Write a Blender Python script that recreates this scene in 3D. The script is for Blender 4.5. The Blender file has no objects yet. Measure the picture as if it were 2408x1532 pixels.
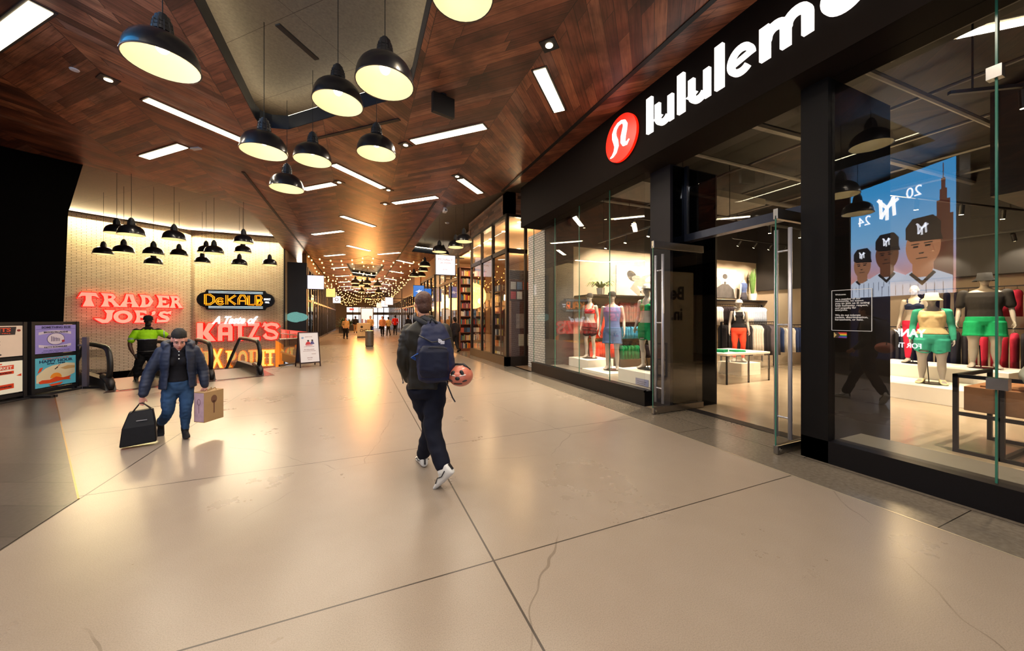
import bpy, math, random
from mathutils import Vector, Matrix, noise
from mathutils.geometry import tessellate_polygon
random.seed(7)
S = bpy.context.scene
COL = S.collection
PI = math.pi
# ---------------------------------------------------------------- camera, world, exposure
cd = bpy.data.cameras.new('camera'); cam = bpy.data.objects.new('camera', cd); COL.objects.link(cam)
cam.location = (0, 0, 1.58); cam.rotation_euler = (PI/2, 0, -math.atan(362/840))
cd.sensor_width = 36; cd.lens = 840/2408*36; cd.shift_y = -18/2408; cd.clip_end = 200; cd.clip_start = .05
S.camera = cam
S.view_settings.view_transform = 'Standard'; S.view_settings.look = 'None'
S.view_settings.gamma = 1; S.view_settings.use_curve_mapping = False
S.view_settings.exposure = 1.28
cy = S.cycles
cy.max_bounces = 6; cy.diffuse_bounces = 3; cy.glossy_bounces = 3; cy.transmission_bounces = 4; cy.transparent_max_bounces = 14
cy.caustics_reflective = False; cy.caustics_refractive = False; cy.sample_clamp_indirect = 5; cy.sample_clamp_direct = 0
cy.use_denoising = True; cy.use_adaptive_sampling = True; cy.adaptive_threshold = .05
W = bpy.data.worlds.new('sky'); S.world = W; W.use_nodes = True
bg = W.node_tree.nodes['Background']
skyt = W.node_tree.nodes.new('ShaderNodeTexSky'); skyt.sky_type = 'HOSEK_WILKIE'; skyt.turbidity = 4
hs = W.node_tree.nodes.new('ShaderNodeMix'); hs.data_type = 'RGBA'; hs.inputs[0].default_value = .5
hs.inputs[7].default_value = (.62, .72, .95, 1)
W.node_tree.links.new(skyt.outputs[0], hs.inputs[6]); W.node_tree.links.new(hs.outputs[2], bg.inputs[0])
bg.inputs[1].default_value = .9
def area(name, loc, rot, sx, sy, power, col, parent=None):
    l = bpy.data.lights.new(name, 'AREA'); l.shape = 'RECTANGLE'; l.size = sx; l.size_y = sy; l.energy = power; l.color = col
    o = bpy.data.objects.new(name, l); COL.objects.link(o); o.location = loc; o.rotation_euler = rot; o.parent = parent
    return o
def spot(name, loc, rot, power, col, size=1.2, r=.04, blend=.6, parent=None):
    l = bpy.data.lights.new(name, 'SPOT'); l.energy = power; l.color = col; l.spot_size = size; l.spot_blend = blend; l.shadow_soft_size = r
    o = bpy.data.objects.new(name, l); COL.objects.link(o); o.location = loc; o.rotation_euler = rot; o.parent = parent
    return o
def point(name, loc, power, col, r=.08, parent=None):
    l = bpy.data.lights.new(name, 'POINT'); l.energy = power; l.color = col; l.shadow_soft_size = r
    o = bpy.data.objects.new(name, l); COL.objects.link(o); o.location = loc; o.parent = parent
    return o
WARM = (1, .72, .42); WW = (1, .87, .72); COOL = (.6, .72, 1)
# daylight coming in through the glazed entrance behind the camera
area('entrance_daylight', (-2.5, -5.6, 2.6), (-PI/2, 0, 0), 13, 4.4, 560, (.80, .86, 1))
# daylight through the far glazed doors of the arcade
area('far_door_daylight', (2.2, 61.5, 2.4), (PI/2, 0, 0), 9, 3.6, 320, (.86, .92, 1))
# ---------------------------------------------------------------- helpers
def lin(h):
    if isinstance(h, str):
        h = h.lstrip('#'); c = [int(h[i:i+2], 16)/255 for i in (0, 2, 4)]
        return tuple((x/12.92 if x <= .04045 else ((x+.055)/1.055)**2.4) for x in c) + (1,)
    return tuple(h) + (1,)
MATS = {}
def nd(t, k, **kw):
    n = t.nodes.new('ShaderNode' + k)
    for a, b in kw.items(): setattr(n, a, b)
    return n
def mat(name, col='808080', rough=.5, metal=0, emis=None, es=0, var=.08, sc=6, spec=.5, bump=0, coat=0):
    if name in MATS: return MATS[name]
    m = bpy.data.materials.new(name); m.use_nodes = True; t = m.node_tree; p = t.nodes['Principled BSDF']
    c = lin(col)
    if var:
        tc = nd(t, 'TexCoord'); nz = nd(t, 'TexNoise'); nz.inputs['Scale'].default_value = sc; nz.inputs['Detail'].default_value = 3
        t.links.new(tc.outputs['Object'], nz.inputs['Vector'])
        mx = nd(t, 'Mix', data_type='RGBA'); mx.inputs[6].default_value = tuple(x*(1-var*2) for x in c[:3]) + (1,)
        mx.inputs[7].default_value = tuple(min(1, x*(1+var*2)) for x in c[:3]) + (1,)
        t.links.new(nz.outputs[0], mx.inputs[0]); t.links.new(mx.outputs[2], p.inputs['Base Color'])
        if bump:
            b = nd(t, 'Bump'); b.inputs['Strength'].default_value = bump; b.inputs['Distance'].default_value = .01
            t.links.new(nz.outputs[0], b.inputs['Height']); t.links.new(b.outputs[0], p.inputs['Normal'])
    else: p.inputs['Base Color'].default_value = c
    p.inputs['Roughness'].default_value = rough; p.inputs['Metallic'].default_value = metal
    p.inputs['Specular IOR Level'].default_value = spec
    if coat: p.inputs['Coat Weight'].default_value = coat
    if emis: p.inputs['Emission Color'].default_value = lin(emis); p.inputs['Emission Strength'].default_value = es
    MATS[name] = m; return m
def glassmat(name, tint=(.96, .975, .965), ior=1.85, minr=0.0):
    if name in MATS: return MATS[name]
    m = bpy.data.materials.new(name); m.use_nodes = True; t = m.node_tree; t.nodes.clear()
    o = nd(t, 'OutputMaterial'); tr = nd(t, 'BsdfTransparent'); tr.inputs[0].default_value = tint + (1,)
    g = nd(t, 'BsdfGlossy'); g.inputs['Roughness'].default_value = .012; g.inputs[0].default_value = (1, 1, 1, 1)
    fr = nd(t, 'Fresnel'); fr.inputs[0].default_value = ior
    ge = nd(t, 'NewGeometry'); iv = nd(t, 'Math', operation='SUBTRACT'); iv.inputs[0].default_value = 1; t.links.new(ge.outputs['Backfacing'], iv.inputs[1])
    mu = nd(t, 'Math', operation='MULTIPLY'); t.links.new(iv.outputs[0], mu.inputs[1])
    ad = nd(t, 'Math', operation='MAXIMUM'); ad.inputs[1].default_value = minr
    t.links.new(fr.outputs[0], ad.inputs[0]); t.links.new(ad.outputs[0], mu.inputs[0])
    mx = nd(t, 'MixShader'); t.links.new(mu.outputs[0], mx.inputs[0]); t.links.new(tr.outputs[0], mx.inputs[1]); t.links.new(g.outputs[0], mx.inputs[2])
    t.links.new(mx.outputs[0], o.inputs[0]); MATS[name] = m; return m
def N3(v): v = Vector(v); return v.normalized()
def frame(o, x, y):
    """matrix with local x, y axes and origin o, z = x cross y"""
    x = N3(x); y = N3(y); z = x.cross(y)
    return Matrix(((x.x, y.x, z.x, o[0]), (x.y, y.y, z.y, o[1]), (x.z, y.z, z.z, o[2]), (0, 0, 0, 1)))
class MB:
    def __init__(s): s.v = []; s.f = []; s.m = []; s.c = 0
    def add(s, vs, fs, M=None):
        n = len(s.v)
        s.v += [tuple(M @ Vector(v)) for v in vs] if M is not None else [tuple(v) for v in vs]
        s.f += [tuple(i+n for i in f) for f in fs]; s.m += [s.c]*len(fs); return s
    def bx(s, x0, x1, y0, y1, z0, z1, M=None):
        if x0 > x1: x0, x1 = x1, x0
        if y0 > y1: y0, y1 = y1, y0
        if z0 > z1: z0, z1 = z1, z0
        return s.add([(x0,y0,z0),(x1,y0,z0),(x1,y1,z0),(x0,y1,z0),(x0,y0,z1),(x1,y0,z1),(x1,y1,z1),(x0,y1,z1)],
                     [(3,2,1,0),(4,5,6,7),(0,1,5,4),(1,2,6,5),(2,3,7,6),(3,0,4,7)], M)
    def bar(s, p, q, w, h, up=(0,0,1)):
        p = Vector(p); q = Vector(q); d = q-p; L = d.length; d.normalize(); u = Vector(up)
        if abs(d.dot(u)) > .99: u = Vector((1,0,0))
        x = d.cross(u).normalized(); y = x.cross(d)
        M = Matrix(((x.x,d.x,y.x,p.x),(x.y,d.y,y.y,p.y),(x.z,d.z,y.z,p.z),(0,0,0,1)))
        return s.bx(-w/2, w/2, 0, L, -h/2, h/2, M)
    def loft(s, rings, cap=True, closed=False):
        """rings: lists of points, equal length"""
        n = len(rings[0]); vs = [p for r in rings for p in r]; fs = []
        R = len(rings)
        for i in range(R if closed else R-1):
            a = i*n; b = ((i+1) % R)*n
            for j in range(n): fs.append((a+j, a+(j+1) % n, b+(j+1) % n, b+j))
        if cap and not closed: fs.append(tuple(range(n))[::-1]); fs.append(tuple(range((R-1)*n, R*n)))
        return s.add(vs, fs)
    def ering(s, c, a, b, n=16):
        c = Vector(c); a = Vector(a); b = Vector(b)
        return [c+a*math.cos(2*PI*k/n)+b*math.sin(2*PI*k/n) for k in range(n)]
    def tube(s, pts, r, n=10, cap=True, closed=False, flat=1.0):
        pts = [Vector(p) for p in pts]; rs = r if isinstance(r, (list, tuple)) else [r]*len(pts)
        rings = []; pv = None; K = len(pts)
        for i, p in enumerate(pts):
            if closed: t = (pts[(i+1) % K]-pts[i-1])
            else: t = pts[min(i+1, K-1)]-pts[max(i-1, 0)]
            t.normalize()
            if pv is None: pv = t.orthogonal().normalized()
            a = (pv - t*pv.dot(t))
            a = a.normalized() if a.length > 1e-6 else t.orthogonal().normalized()
            pv = a; b = t.cross(a)
            rings.append(s.ering(p, a*rs[i], b*rs[i]*flat, n))
        return s.loft(rings, cap, closed)
    def cyl(s, p, q, r, r2=None, n=16): return s.tube([p, q], [r, r if r2 is None else r2], n)
    def lathe(s, prof, c=(0,0,0), n=24, cap=False, M=None):
        rings = [[Vector((c[0]+r*math.cos(2*PI*k/n), c[1]+r*math.sin(2*PI*k/n), c[2]+z)) for k in range(n)] for r, z in prof]
        if M is not None: rings = [[M @ p for p in r] for r in rings]
        return s.loft(rings, cap)
    def ell(s, c, rx, ry, rz, M=None, n=14, m=9):
        pr = [(math.sin(PI*i/m), -math.cos(PI*i/m)) for i in range(m+1)]
        vs = []; fs = []
        for r, z in pr[1:-1]:
            for k in range(n): vs.append(Vector((rx*r*math.cos(2*PI*k/n), ry*r*math.sin(2*PI*k/n), rz*z)))
        b = len(vs); vs += [Vector((0,0,-rz)), Vector((0,0,rz))]
        for i in range(m-2):
            for k in range(n): fs.append((i*n+k, i*n+(k+1) % n, (i+1)*n+(k+1) % n, (i+1)*n+k))
        for k in range(n): fs.append((b, (k+1) % n, k)); fs.append((b+1, (m-2)*n+k, (m-2)*n+(k+1) % n))
        if M is not None: vs = [M.to_3x3() @ v for v in vs]
        c = Vector(c); return s.add([v+c for v in vs], fs)
    def prism(s, poly, d, M=None, holes=()):
        """2-D polygon (ccw), from w=0 to w=d along local z"""
        loops = [list(poly)] + [list(h) for h in holes]
        flat = [p for l in loops for p in l]
        tri = tessellate_polygon([[Vector((p[0], p[1], 0)) for p in l] for l in loops])
        n = len(flat); vs = [(p[0], p[1], 0) for p in flat] + [(p[0], p[1], d) for p in flat]; fs = []
        for t in tri:
            a, b, c = (Vector(flat[i]).to_2d() for i in t)
            if (b-a).cross(c-a) < 0: t = (t[0], t[2], t[1])
            fs.append(tuple(t)[::-1] if d > 0 else tuple(t)); fs.append(tuple(i+n for i in t) if d > 0 else tuple(i+n for i in t)[::-1])
        o = 0
        for l in loops:
            k = len(l)
            for i in range(k): fs.append((o+i, o+(i+1) % k, o+(i+1) % k+n, o+i+n))
            o += k
        return s.add(vs, fs, M)
    def build(s, name, mats, parent=None, smooth=False, bev=0, loc=None, fix=False):
        me = bpy.data.meshes.new(name); me.from_pydata([tuple(v) for v in s.v], [], s.f); me.update()
        mats = mats if isinstance(mats, (list, tuple)) else [mats]
        for q in mats: me.materials.append(q)
        if len(mats) > 1: me.polygons.foreach_set('material_index', s.m)
        if smooth: me.polygons.foreach_set('use_smooth', [True]*len(me.polygons))
        if fix:
            import bmesh
            b = bmesh.new(); b.from_mesh(me); bmesh.ops.recalc_face_normals(b, faces=b.faces); b.to_mesh(me); b.free()
        o = bpy.data.objects.new(name, me); COL.objects.link(o); o.parent = parent
        if loc: o.location = loc
        if bev:
            md = o.modifiers.new('bevel', 'BEVEL'); md.width = bev; md.segments = 2; md.limit_method = 'ANGLE'
        return o
def tag(o, label, cat, group=None, kind=None):
    o['label'] = label; o['category'] = cat
    if group: o['group'] = group
    if kind: o['kind'] = kind
    return o
def thing(name, label, cat, loc=(0,0,0), rz=0, group=None):
    o = bpy.data.objects.new(name, None); COL.objects.link(o); o.location = loc; o.rotation_euler = (0, 0, rz); o.empty_display_size = .1
    return tag(o, label, cat, group)
def struct(name, mb, mt, bev=0, smooth=False, label=None):
    o = mb.build(name, mt, bev=bev, smooth=smooth); o['kind'] = 'structure'
    if label: o['label'] = label
    return o
KIDS = {}
def kids(o): return [c for c in bpy.data.objects if c.parent == o]
def dup(o, loc=None, rz=None, label=None, parent=None, _k=None):
    if _k is None:
        _k = {}
        for c in bpy.data.objects:
            if c.parent: _k.setdefault(c.parent, []).append(c)
    c = o.copy(); COL.objects.link(c); c.parent = parent
    if loc is not None: c.location = loc
    if rz is not None: c.rotation_euler = (0, 0, rz)
    if label: c['label'] = label
    for ch in _k.get(o, ()): dup(ch, parent=c, _k=_k)
    return c
TXC = {}
def text_geo(t, ext, off=0, shear=0, sp=1.0):
    k = (t, ext, off, shear, sp)
    if k in TXC: return TXC[k]
    cu = bpy.data.curves.new('t', 'FONT'); cu.body = t; cu.size = 1; cu.extrude = ext/2; cu.offset = off; cu.resolution_u = 3
    cu.align_x = 'CENTER'; cu.align_y = 'CENTER'; cu.shear = shear; cu.space_character = sp
    o = bpy.data.objects.new('t', cu); COL.objects.link(o)
    dg = bpy.context.evaluated_depsgraph_get(); me = bpy.data.meshes.new_from_object(o.evaluated_get(dg))
    vs = [v.co.copy() for v in me.vertices]; fs = [tuple(p.vertices) for p in me.polygons]
    bpy.data.objects.remove(o); bpy.data.curves.remove(cu); bpy.data.meshes.remove(me)
    if not vs: TXC[k] = ([], [], 1, 1); return TXC[k]
    x0 = min(v.x for v in vs); x1 = max(v.x for v in vs); y0 = min(v.y for v in vs); y1 = max(v.y for v in vs)
    vs = [Vector((v.x-(x0+x1)/2, v.y-(y0+y1)/2, v.z)) for v in vs]
    TXC[k] = (vs, fs, x1-x0, y1-y0); return TXC[k]
def txt(mb, t, M, w=None, h=None, d=.004, cx=0, cy=0, off=0, shear=0, sp=1.0, z=0):
    """text centred at (cx,cy) in frame M, fitted to width w and/or height h"""
    vs, fs, tw, th = text_geo(t, .1, off, shear, sp)
    if not vs: return
    sx = (w/tw) if w else h/th; sy = (h/th) if h else sx
    mb.add([M @ Vector((cx+v.x*sx, cy+v.y*sy, z+d/2+v.z*10*d)) for v in vs], fs)
def stroke(pts, w):
    """thick polyline -> list of quads (2-D polys) ; returns outline polygon"""
    L = []; R = []
    P = [Vector(p) for p in pts]
    for i, p in enumerate(P):
        t = (P[min(i+1, len(P)-1)]-P[max(i-1, 0)]).normalized(); n = Vector((-t.y, t.x))
        k = 1.0
        if 0 < i < len(P)-1:
            a = (P[i]-P[i-1]).normalized(); c = a.dot(t); k = 1/max(.5, c)
        L.append(p+n*w/2*k); R.append(p-n*w/2*k)
    return [tuple(v) for v in R] + [tuple(v) for v in L[::-1]]
def arc(cx, cy, rx, ry, a0, a1, n=14): return [(cx+rx*math.cos(math.radians(a0+(a1-a0)*i/n)), cy+ry*math.sin(math.radians(a0+(a1-a0)*i/n))) for i in range(n+1)]
# ---------------------------------------------------------------- surface materials
def nodemat(name, rough=.5):
    m = bpy.data.materials.new(name); m.use_nodes = True; t = m.node_tree; p = t.nodes['Principled BSDF']; p.inputs['Roughness'].default_value = rough
    def mth(op, a, b=None, c=None):
        n = nd(t, 'Math', operation=op)
        for i, x in enumerate((a, b, c)):
            if x is None: continue
            if isinstance(x, (int, float)): n.inputs[i].default_value = x
            else: t.links.new(x, n.inputs[i])
        return n.outputs[0]
    return m, t, p, mth
def ramp(t, fac, stops):
    r = nd(t, 'ValToRGB'); e = r.color_ramp.elements
    while len(e) < len(stops): e.new(.5)
    for q, (pos, c) in zip(e, stops): q.position = pos; q.color = lin(c)
    t.links.new(fac, r.inputs[0]); return r.outputs[0]
def mixc(t, f, a, b, mode='MIX'):
    n = nd(t, 'Mix', data_type='RGBA', blend_type=mode)
    for i, x in ((0, f), (6, a), (7, b)):
        if isinstance(x, (int, float)): n.inputs[i].default_value = x
        elif isinstance(x, (tuple, str)): n.inputs[i].default_value = lin(x)
        else: t.links.new(x, n.inputs[i])
    return n.outputs[2]
def wood_ceiling():
    m, t, p, mt = nodemat('reclaimed_wood_chevron', .42)
    g = nd(t, 'NewGeometry'); sp = nd(t, 'SeparateXYZ'); t.links.new(g.outputs['Position'], sp.inputs[0]); x, y = sp.outputs[0], sp.outputs[1]
    pp = mt('DIVIDE', mt('ADD', x, 30.62), 1.5)
    q = mt('MULTIPLY', mt('FRACT', mt('MULTIPLY', pp, .5)), 2)
    tri = mt('MULTIPLY', mt('ABSOLUTE', mt('SUBTRACT', q, 1)), 1.5)
    col = mt('FLOOR', pp)
    tt = mt('ADD', mt('ADD', y, tri), mt('MULTIPLY', mt('MODULO', col, 2), .11))
    u = mt('DIVIDE', tt, .215); idx = mt('FLOOR', u); fr = mt('FRACT', u)
    al = mt('ADD', mt('MULTIPLY', x, 1.414), 0)
    wn0 = nd(t, 'TexWhiteNoise', noise_dimensions='2D'); cb = nd(t, 'CombineXYZ'); t.links.new(idx, cb.inputs[0]); t.links.new(col, cb.inputs[1]); t.links.new(cb.outputs[0], wn0.inputs['Vector'])
    seg = mt('FLOOR', mt('ADD', mt('DIVIDE', al, 1.9), mt('MULTIPLY', wn0.outputs[0], 7)))
    segf = mt('FRACT', mt('ADD', mt('DIVIDE', al, 1.9), mt('MULTIPLY', wn0.outputs[0], 7)))
    wn = nd(t, 'TexWhiteNoise', noise_dimensions='3D'); cb2 = nd(t, 'CombineXYZ')
    for i, s_ in enumerate((idx, col, seg)): t.links.new(s_, cb2.inputs[i])
    t.links.new(cb2.outputs[0], wn.inputs['Vector'])
    nz = nd(t, 'TexNoise'); nz.inputs['Detail'].default_value = 5; nz.inputs['Roughness'].default_value = .65; nz.inputs['Scale'].default_value = 1
    cb3 = nd(t, 'CombineXYZ'); t.links.new(mt('MULTIPLY', tt, 22), cb3.inputs[0]); t.links.new(mt('ADD', mt('MULTIPLY', al, 1.6), mt('MULTIPLY', wn.outputs[0], 50)), cb3.inputs[1]); t.links.new(col, cb3.inputs[2])
    t.links.new(cb3.outputs[0], nz.inputs['Vector'])
    nz2 = nd(t, 'TexNoise'); nz2.inputs['Scale'].default_value = 2.3; nz2.inputs['Detail'].default_value = 4; t.links.new(g.outputs['Position'], nz2.inputs['Vector'])
    c = ramp(t, wn.outputs[0], [(0, '603a2c'), (.3, '88503a'), (.6, 'a06248'), (.85, 'b87856'), (1, '986c5c')])
    gr = ramp(t, nz.outputs[0], [(.28, '5c5048'), (.5, 'd8d0c8'), (.72, 'ffffff')])
    c = mixc(t, .85, c, gr, 'MULTIPLY')
    st = ramp(t, nz2.outputs[0], [(.3, '807068'), (.6, 'ffffff')])
    c = mixc(t, .8, c, st, 'MULTIPLY')
    ed = mt('MAXIMUM', mt('MAXIMUM', mt('LESS_THAN', fr, .05), mt('LESS_THAN', segf, .006)), mt('LESS_THAN', mt('FRACT', pp), .008))
    c = mixc(t, mt('MULTIPLY', ed, .72), c, '0c0503')
    t.links.new(c, p.inputs['Base Color'])
    b = nd(t, 'Bump'); b.inputs['Strength'].default_value = .35; b.inputs['Distance'].default_value = .01
    t.links.new(mt('SUBTRACT', mt('ADD', nz.outputs[0], mt('MULTIPLY', wn.outputs[0], .6)), ed), b.inputs['Height']); t.links.new(b.outputs[0], p.inputs['Normal'])
    return m
def wood_cladding():
    m, t, p, mt = nodemat('reclaimed_wood_cladding', .5)
    tc = nd(t, 'NewGeometry'); mp = nd(t, 'Mapping'); t.links.new(tc.outputs['Position'], mp.inputs[0])
    sp = nd(t, 'SeparateXYZ'); t.links.new(tc.outputs['Position'], sp.inputs[0])
    al = mt('ADD', sp.outputs[0], sp.outputs[1]); idx = mt('FLOOR', mt('DIVIDE', sp.outputs[2], .095))
    w0 = nd(t, 'TexWhiteNoise', noise_dimensions='1D'); t.links.new(idx, w0.inputs['W'])
    sg = mt('ADD', mt('DIVIDE', al, .62), mt('MULTIPLY', w0.outputs[0], 9))
    wn = nd(t, 'TexWhiteNoise', noise_dimensions='2D'); cb = nd(t, 'CombineXYZ'); t.links.new(idx, cb.inputs[0]); t.links.new(mt('FLOOR', sg), cb.inputs[1]); t.links.new(cb.outputs[0], wn.inputs['Vector'])
    nz = nd(t, 'TexNoise'); nz.inputs['Detail'].default_value = 4; cb3 = nd(t, 'CombineXYZ')
    t.links.new(mt('MULTIPLY', al, 4), cb3.inputs[0]); t.links.new(mt('MULTIPLY', sp.outputs[2], 60), cb3.inputs[1]); t.links.new(cb3.outputs[0], nz.inputs['Vector']); nz.inputs['Scale'].default_value = 1
    c = ramp(t, wn.outputs[0], [(0, '3d2a24'), (.4, '7a4c38'), (.7, '9a6a50'), (1, '6e5a54')])
    c = mixc(t, .7, c, ramp(t, nz.outputs[0], [(.3, '807870'), (.7, 'ffffff')]), 'MULTIPLY')
    e = mt('MAXIMUM', mt('LESS_THAN', mt('FRACT', mt('DIVIDE', sp.outputs[2], .095)), .06), mt('LESS_THAN', mt('FRACT', sg), .01))
    t.links.new(mixc(t, mt('MULTIPLY', e, .7), c, '0c0503'), p.inputs['Base Color']); return m
def concrete():
    m, t, p, mt = nodemat('polished_concrete', .16)
    g = nd(t, 'NewGeometry'); sp = nd(t, 'SeparateXYZ'); t.links.new(g.outputs['Position'], sp.inputs[0]); x, y = sp.outputs[0], sp.outputs[1]
    n1 = nd(t, 'TexNoise'); n1.inputs['Scale'].default_value = .55; n1.inputs['Detail'].default_value = 7; n1.inputs['Roughness'].default_value = .62; n1.inputs['Distortion'].default_value = 0
    n2 = nd(t, 'TexNoise'); n2.inputs['Scale'].default_value = 170; n2.inputs['Detail'].default_value = 3
    n3 = nd(t, 'TexNoise'); n3.inputs['Scale'].default_value = 4; n3.inputs['Detail'].default_value = 6; n3.inputs['Distortion'].default_value = .3
    for n in (n1, n2, n3): t.links.new(g.outputs['Position'], n.inputs['Vector'])
    c = ramp(t, n1.outputs[0], [(.2, '85776a'), (.5, '8e8074'), (.8, '978a7e')])
    c = mixc(t, .3, c, ramp(t, n3.outputs[0], [(.1, '7d746a'), (.5, '8b8278'), (.9, '9a9187')]))
    c = mixc(t, .24, c, ramp(t, n2.outputs[0], [(.32, '5f5142'), (.5, '9c8e7c'), (.7, 'b8aa94')]))
    # random slab cracks
    vo = nd(t, 'TexVoronoi', feature='DISTANCE_TO_EDGE', voronoi_dimensions='2D'); vo.inputs['Scale'].default_value = .42
    nw = nd(t, 'TexNoise'); nw.inputs['Scale'].default_value = 1.8; nw.inputs['Detail'].default_value = 2; nw.inputs['Roughness'].default_value = .5; t.links.new(g.outputs['Position'], nw.inputs['Vector'])
    va = nd(t, 'VectorMath', operation='SCALE'); va.inputs['Scale'].default_value = .26; t.links.new(nw.outputs['Color'], va.inputs[0])
    vb = nd(t, 'VectorMath', operation='ADD'); t.links.new(g.outputs['Position'], vb.inputs[0]); t.links.new(va.outputs[0], vb.inputs[1]); t.links.new(vb.outputs[0], vo.inputs['Vector'])
    msk = ramp(t, n1.outputs[0], [(.46, '000000'), (.54, 'ffffff')])
    cr = mt('MULTIPLY', mt('LESS_THAN', vo.outputs['Distance'], .0022), msk)
    c = mixc(t, mt('MULTIPLY', cr, .5), c, '54483a')
    # saw-cut control joints
    jm = None
    for jx in (-5.27, -2.23, .81, 3.99): 
        d = mt('LESS_THAN', mt('ABSOLUTE', mt('SUBTRACT', x, jx)), .0065); jm = d if jm is None else mt('MAXIMUM', jm, d)
    for jy in (-.1, 2.18, 4.42, 6.98, 9.6, 12.6, 15.6, 18.6, 22, 26, 30, 35, 40, 46): jm = mt('MAXIMUM', jm, mt('LESS_THAN', mt('ABSOLUTE', mt('SUBTRACT', y, jy)), .0055))
    t.links.new(mixc(t, mt('MULTIPLY', jm, .85), c, '1d1712'), p.inputs['Base Color'])
    t.links.new(mt('ADD', .25, mt('MULTIPLY', n1.outputs[0], .06)), p.inputs['Roughness'])
    b = nd(t, 'Bump'); b.inputs['Strength'].default_value = .10; b.inputs['Distance'].default_value = .004; n5 = nd(t, 'TexNoise'); n5.inputs['Scale'].default_value = 5; n5.inputs['Detail'].default_value = 1; t.links.new(g.outputs['Position'], n5.inputs['Vector']); t.links.new(mt('SUBTRACT', n5.outputs[0], mt('MULTIPLY', jm, 2)), b.inputs['Height']); t.links.new(b.outputs[0], p.inputs['Normal'])
    return m
def stone(name, c0, c1, w, h, rot=0, off=0, rough=.25, mort='2c2620', moff=.5):
    m, t, p, mt = nodemat(name, rough)
    g = nd(t, 'NewGeometry'); mp = nd(t, 'Mapping'); mp.inputs['Rotation'].default_value = (0, 0, rot); mp.inputs['Location'].default_value = (off, 0, 0); t.links.new(g.outputs['Position'], mp.inputs[0])
    br = nd(t, 'TexBrick'); br.offset = moff; br.inputs['Scale'].default_value = 1; br.inputs['Brick Width'].default_value = w; br.inputs['Row Height'].default_value = h; br.inputs['Mortar Size'].default_value = .004
    br.inputs['Color1'].default_value = lin(c0); br.inputs['Color2'].default_value = lin(c1); br.inputs['Mortar'].default_value = lin(mort); t.links.new(mp.outputs[0], br.inputs['Vector'])
    n2 = nd(t, 'TexNoise'); n2.inputs['Scale'].default_value = 30; n2.inputs['Detail'].default_value = 5; t.links.new(g.outputs['Position'], n2.inputs['Vector'])
    c = mixc(t, .5, br.outputs[0], ramp(t, n2.outputs[0], [(.3, 'b0aca8'), (.7, 'ffffff')]), 'MULTIPLY'); t.links.new(c, p.inputs['Base Color']); return m
def brick(name, c0, c1, mort, w=.2, h=.0667, ms=.007, rough=.35, bump=.5):
    """bricks on any vertical wall: horizontal run = distance along the wall"""
    m, t, p, mt = nodemat(name, rough)
    g = nd(t, 'NewGeometry'); sp = nd(t, 'SeparateXYZ'); t.links.new(g.outputs['Position'], sp.inputs[0])
    sn = nd(t, 'SeparateXYZ'); t.links.new(g.outputs['True Normal'], sn.inputs[0])
    run = mt('SUBTRACT', mt('MULTIPLY', sp.outputs[0], sn.outputs[1]), mt('MULTIPLY', sp.outputs[1], sn.outputs[0]))
    cb = nd(t, 'CombineXYZ'); t.links.new(run, cb.inputs[0]); t.links.new(sp.outputs[2], cb.inputs[1])
    br = nd(t, 'TexBrick'); br.inputs['Scale'].default_value = 1; br.inputs['Brick Width'].default_value = w; br.inputs['Row Height'].default_value = h; br.inputs['Mortar Size'].default_value = ms; br.inputs['Mortar Smooth'].default_value = .1
    br.inputs['Color1'].default_value = lin(c0); br.inputs['Color2'].default_value = lin(c1); br.inputs['Mortar'].default_value = lin(mort); t.links.new(cb.outputs[0], br.inputs['Vector'])
    t.links.new(br.outputs[0], p.inputs['Base Color'])
    b = nd(t, 'Bump'); b.inputs['Strength'].default_value = bump; b.inputs['Distance'].default_value = .006; b.invert = True; t.links.new(br.outputs['Fac'], b.inputs['Height']); t.links.new(b.outputs[0], p.inputs['Normal'])
    return m
M_WOOD = wood_ceiling(); M_CLAD = wood_cladding(); M_CONC = concrete()
M_DARKT = stone('dark_stone_border', '6f665b', '787065', 2.4, .66, PI/2, rough=.22)
M_LEFTT = stone('dark_plank_stone', '4a423d', '5a514a', 1.9, .42, .42, rough=.3)
M_BRICK = brick('cream_brick', 'dcc8a6', 'cfba96', '5e4c3a', .27)
M_WTILE = brick('white_subway_tile', 'd6d2cc', 'cac6c0', '3a3a40', .2, .07, .006, .2, .25)
M_TAN = stone('tan_ceiling_panel', '6e6458', '6a6056', 2.4, 1.2, PI/4, rough=.7, mort='3a3028', moff=0)
M_BLACK = mat('black_painted_metal', '16151a', .45, 0, var=.12, sc=3)
M_DARK = mat('charcoal_wall', '2a2726', .6, var=.1)
M_BRONZE = mat('dark_bronze_panel', '130d0a', .8, 0, spec=.08, var=.06)
M_BASE = mat('black_granite_curb', '0f0d0f', .4, var=.2, sc=90, spec=.2)
M_STEEL = mat('brushed_steel', '9a9794', .28, 1, var=.05, sc=20)
M_GLASS = glassmat('clear_storefront_glass')
M_GEDGE = mat('green_glass_edge', '2f6b5a', .2, var=.02)
M_BEIGE = mat('beige_store_wall', 'b5a48d', .7, var=.03)
M_LIGHTP = mat('light_diffuser', 'fff4e0', .5, emis='ffe6b8', es=5, var=0)
M_LED = mat('cove_led', 'fff4e0', .5, emis='fff0c8', es=6, var=0)
M_FRAME = mat('dark_bronze_frame', '1c1613', .4, .4, var=.08)
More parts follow.
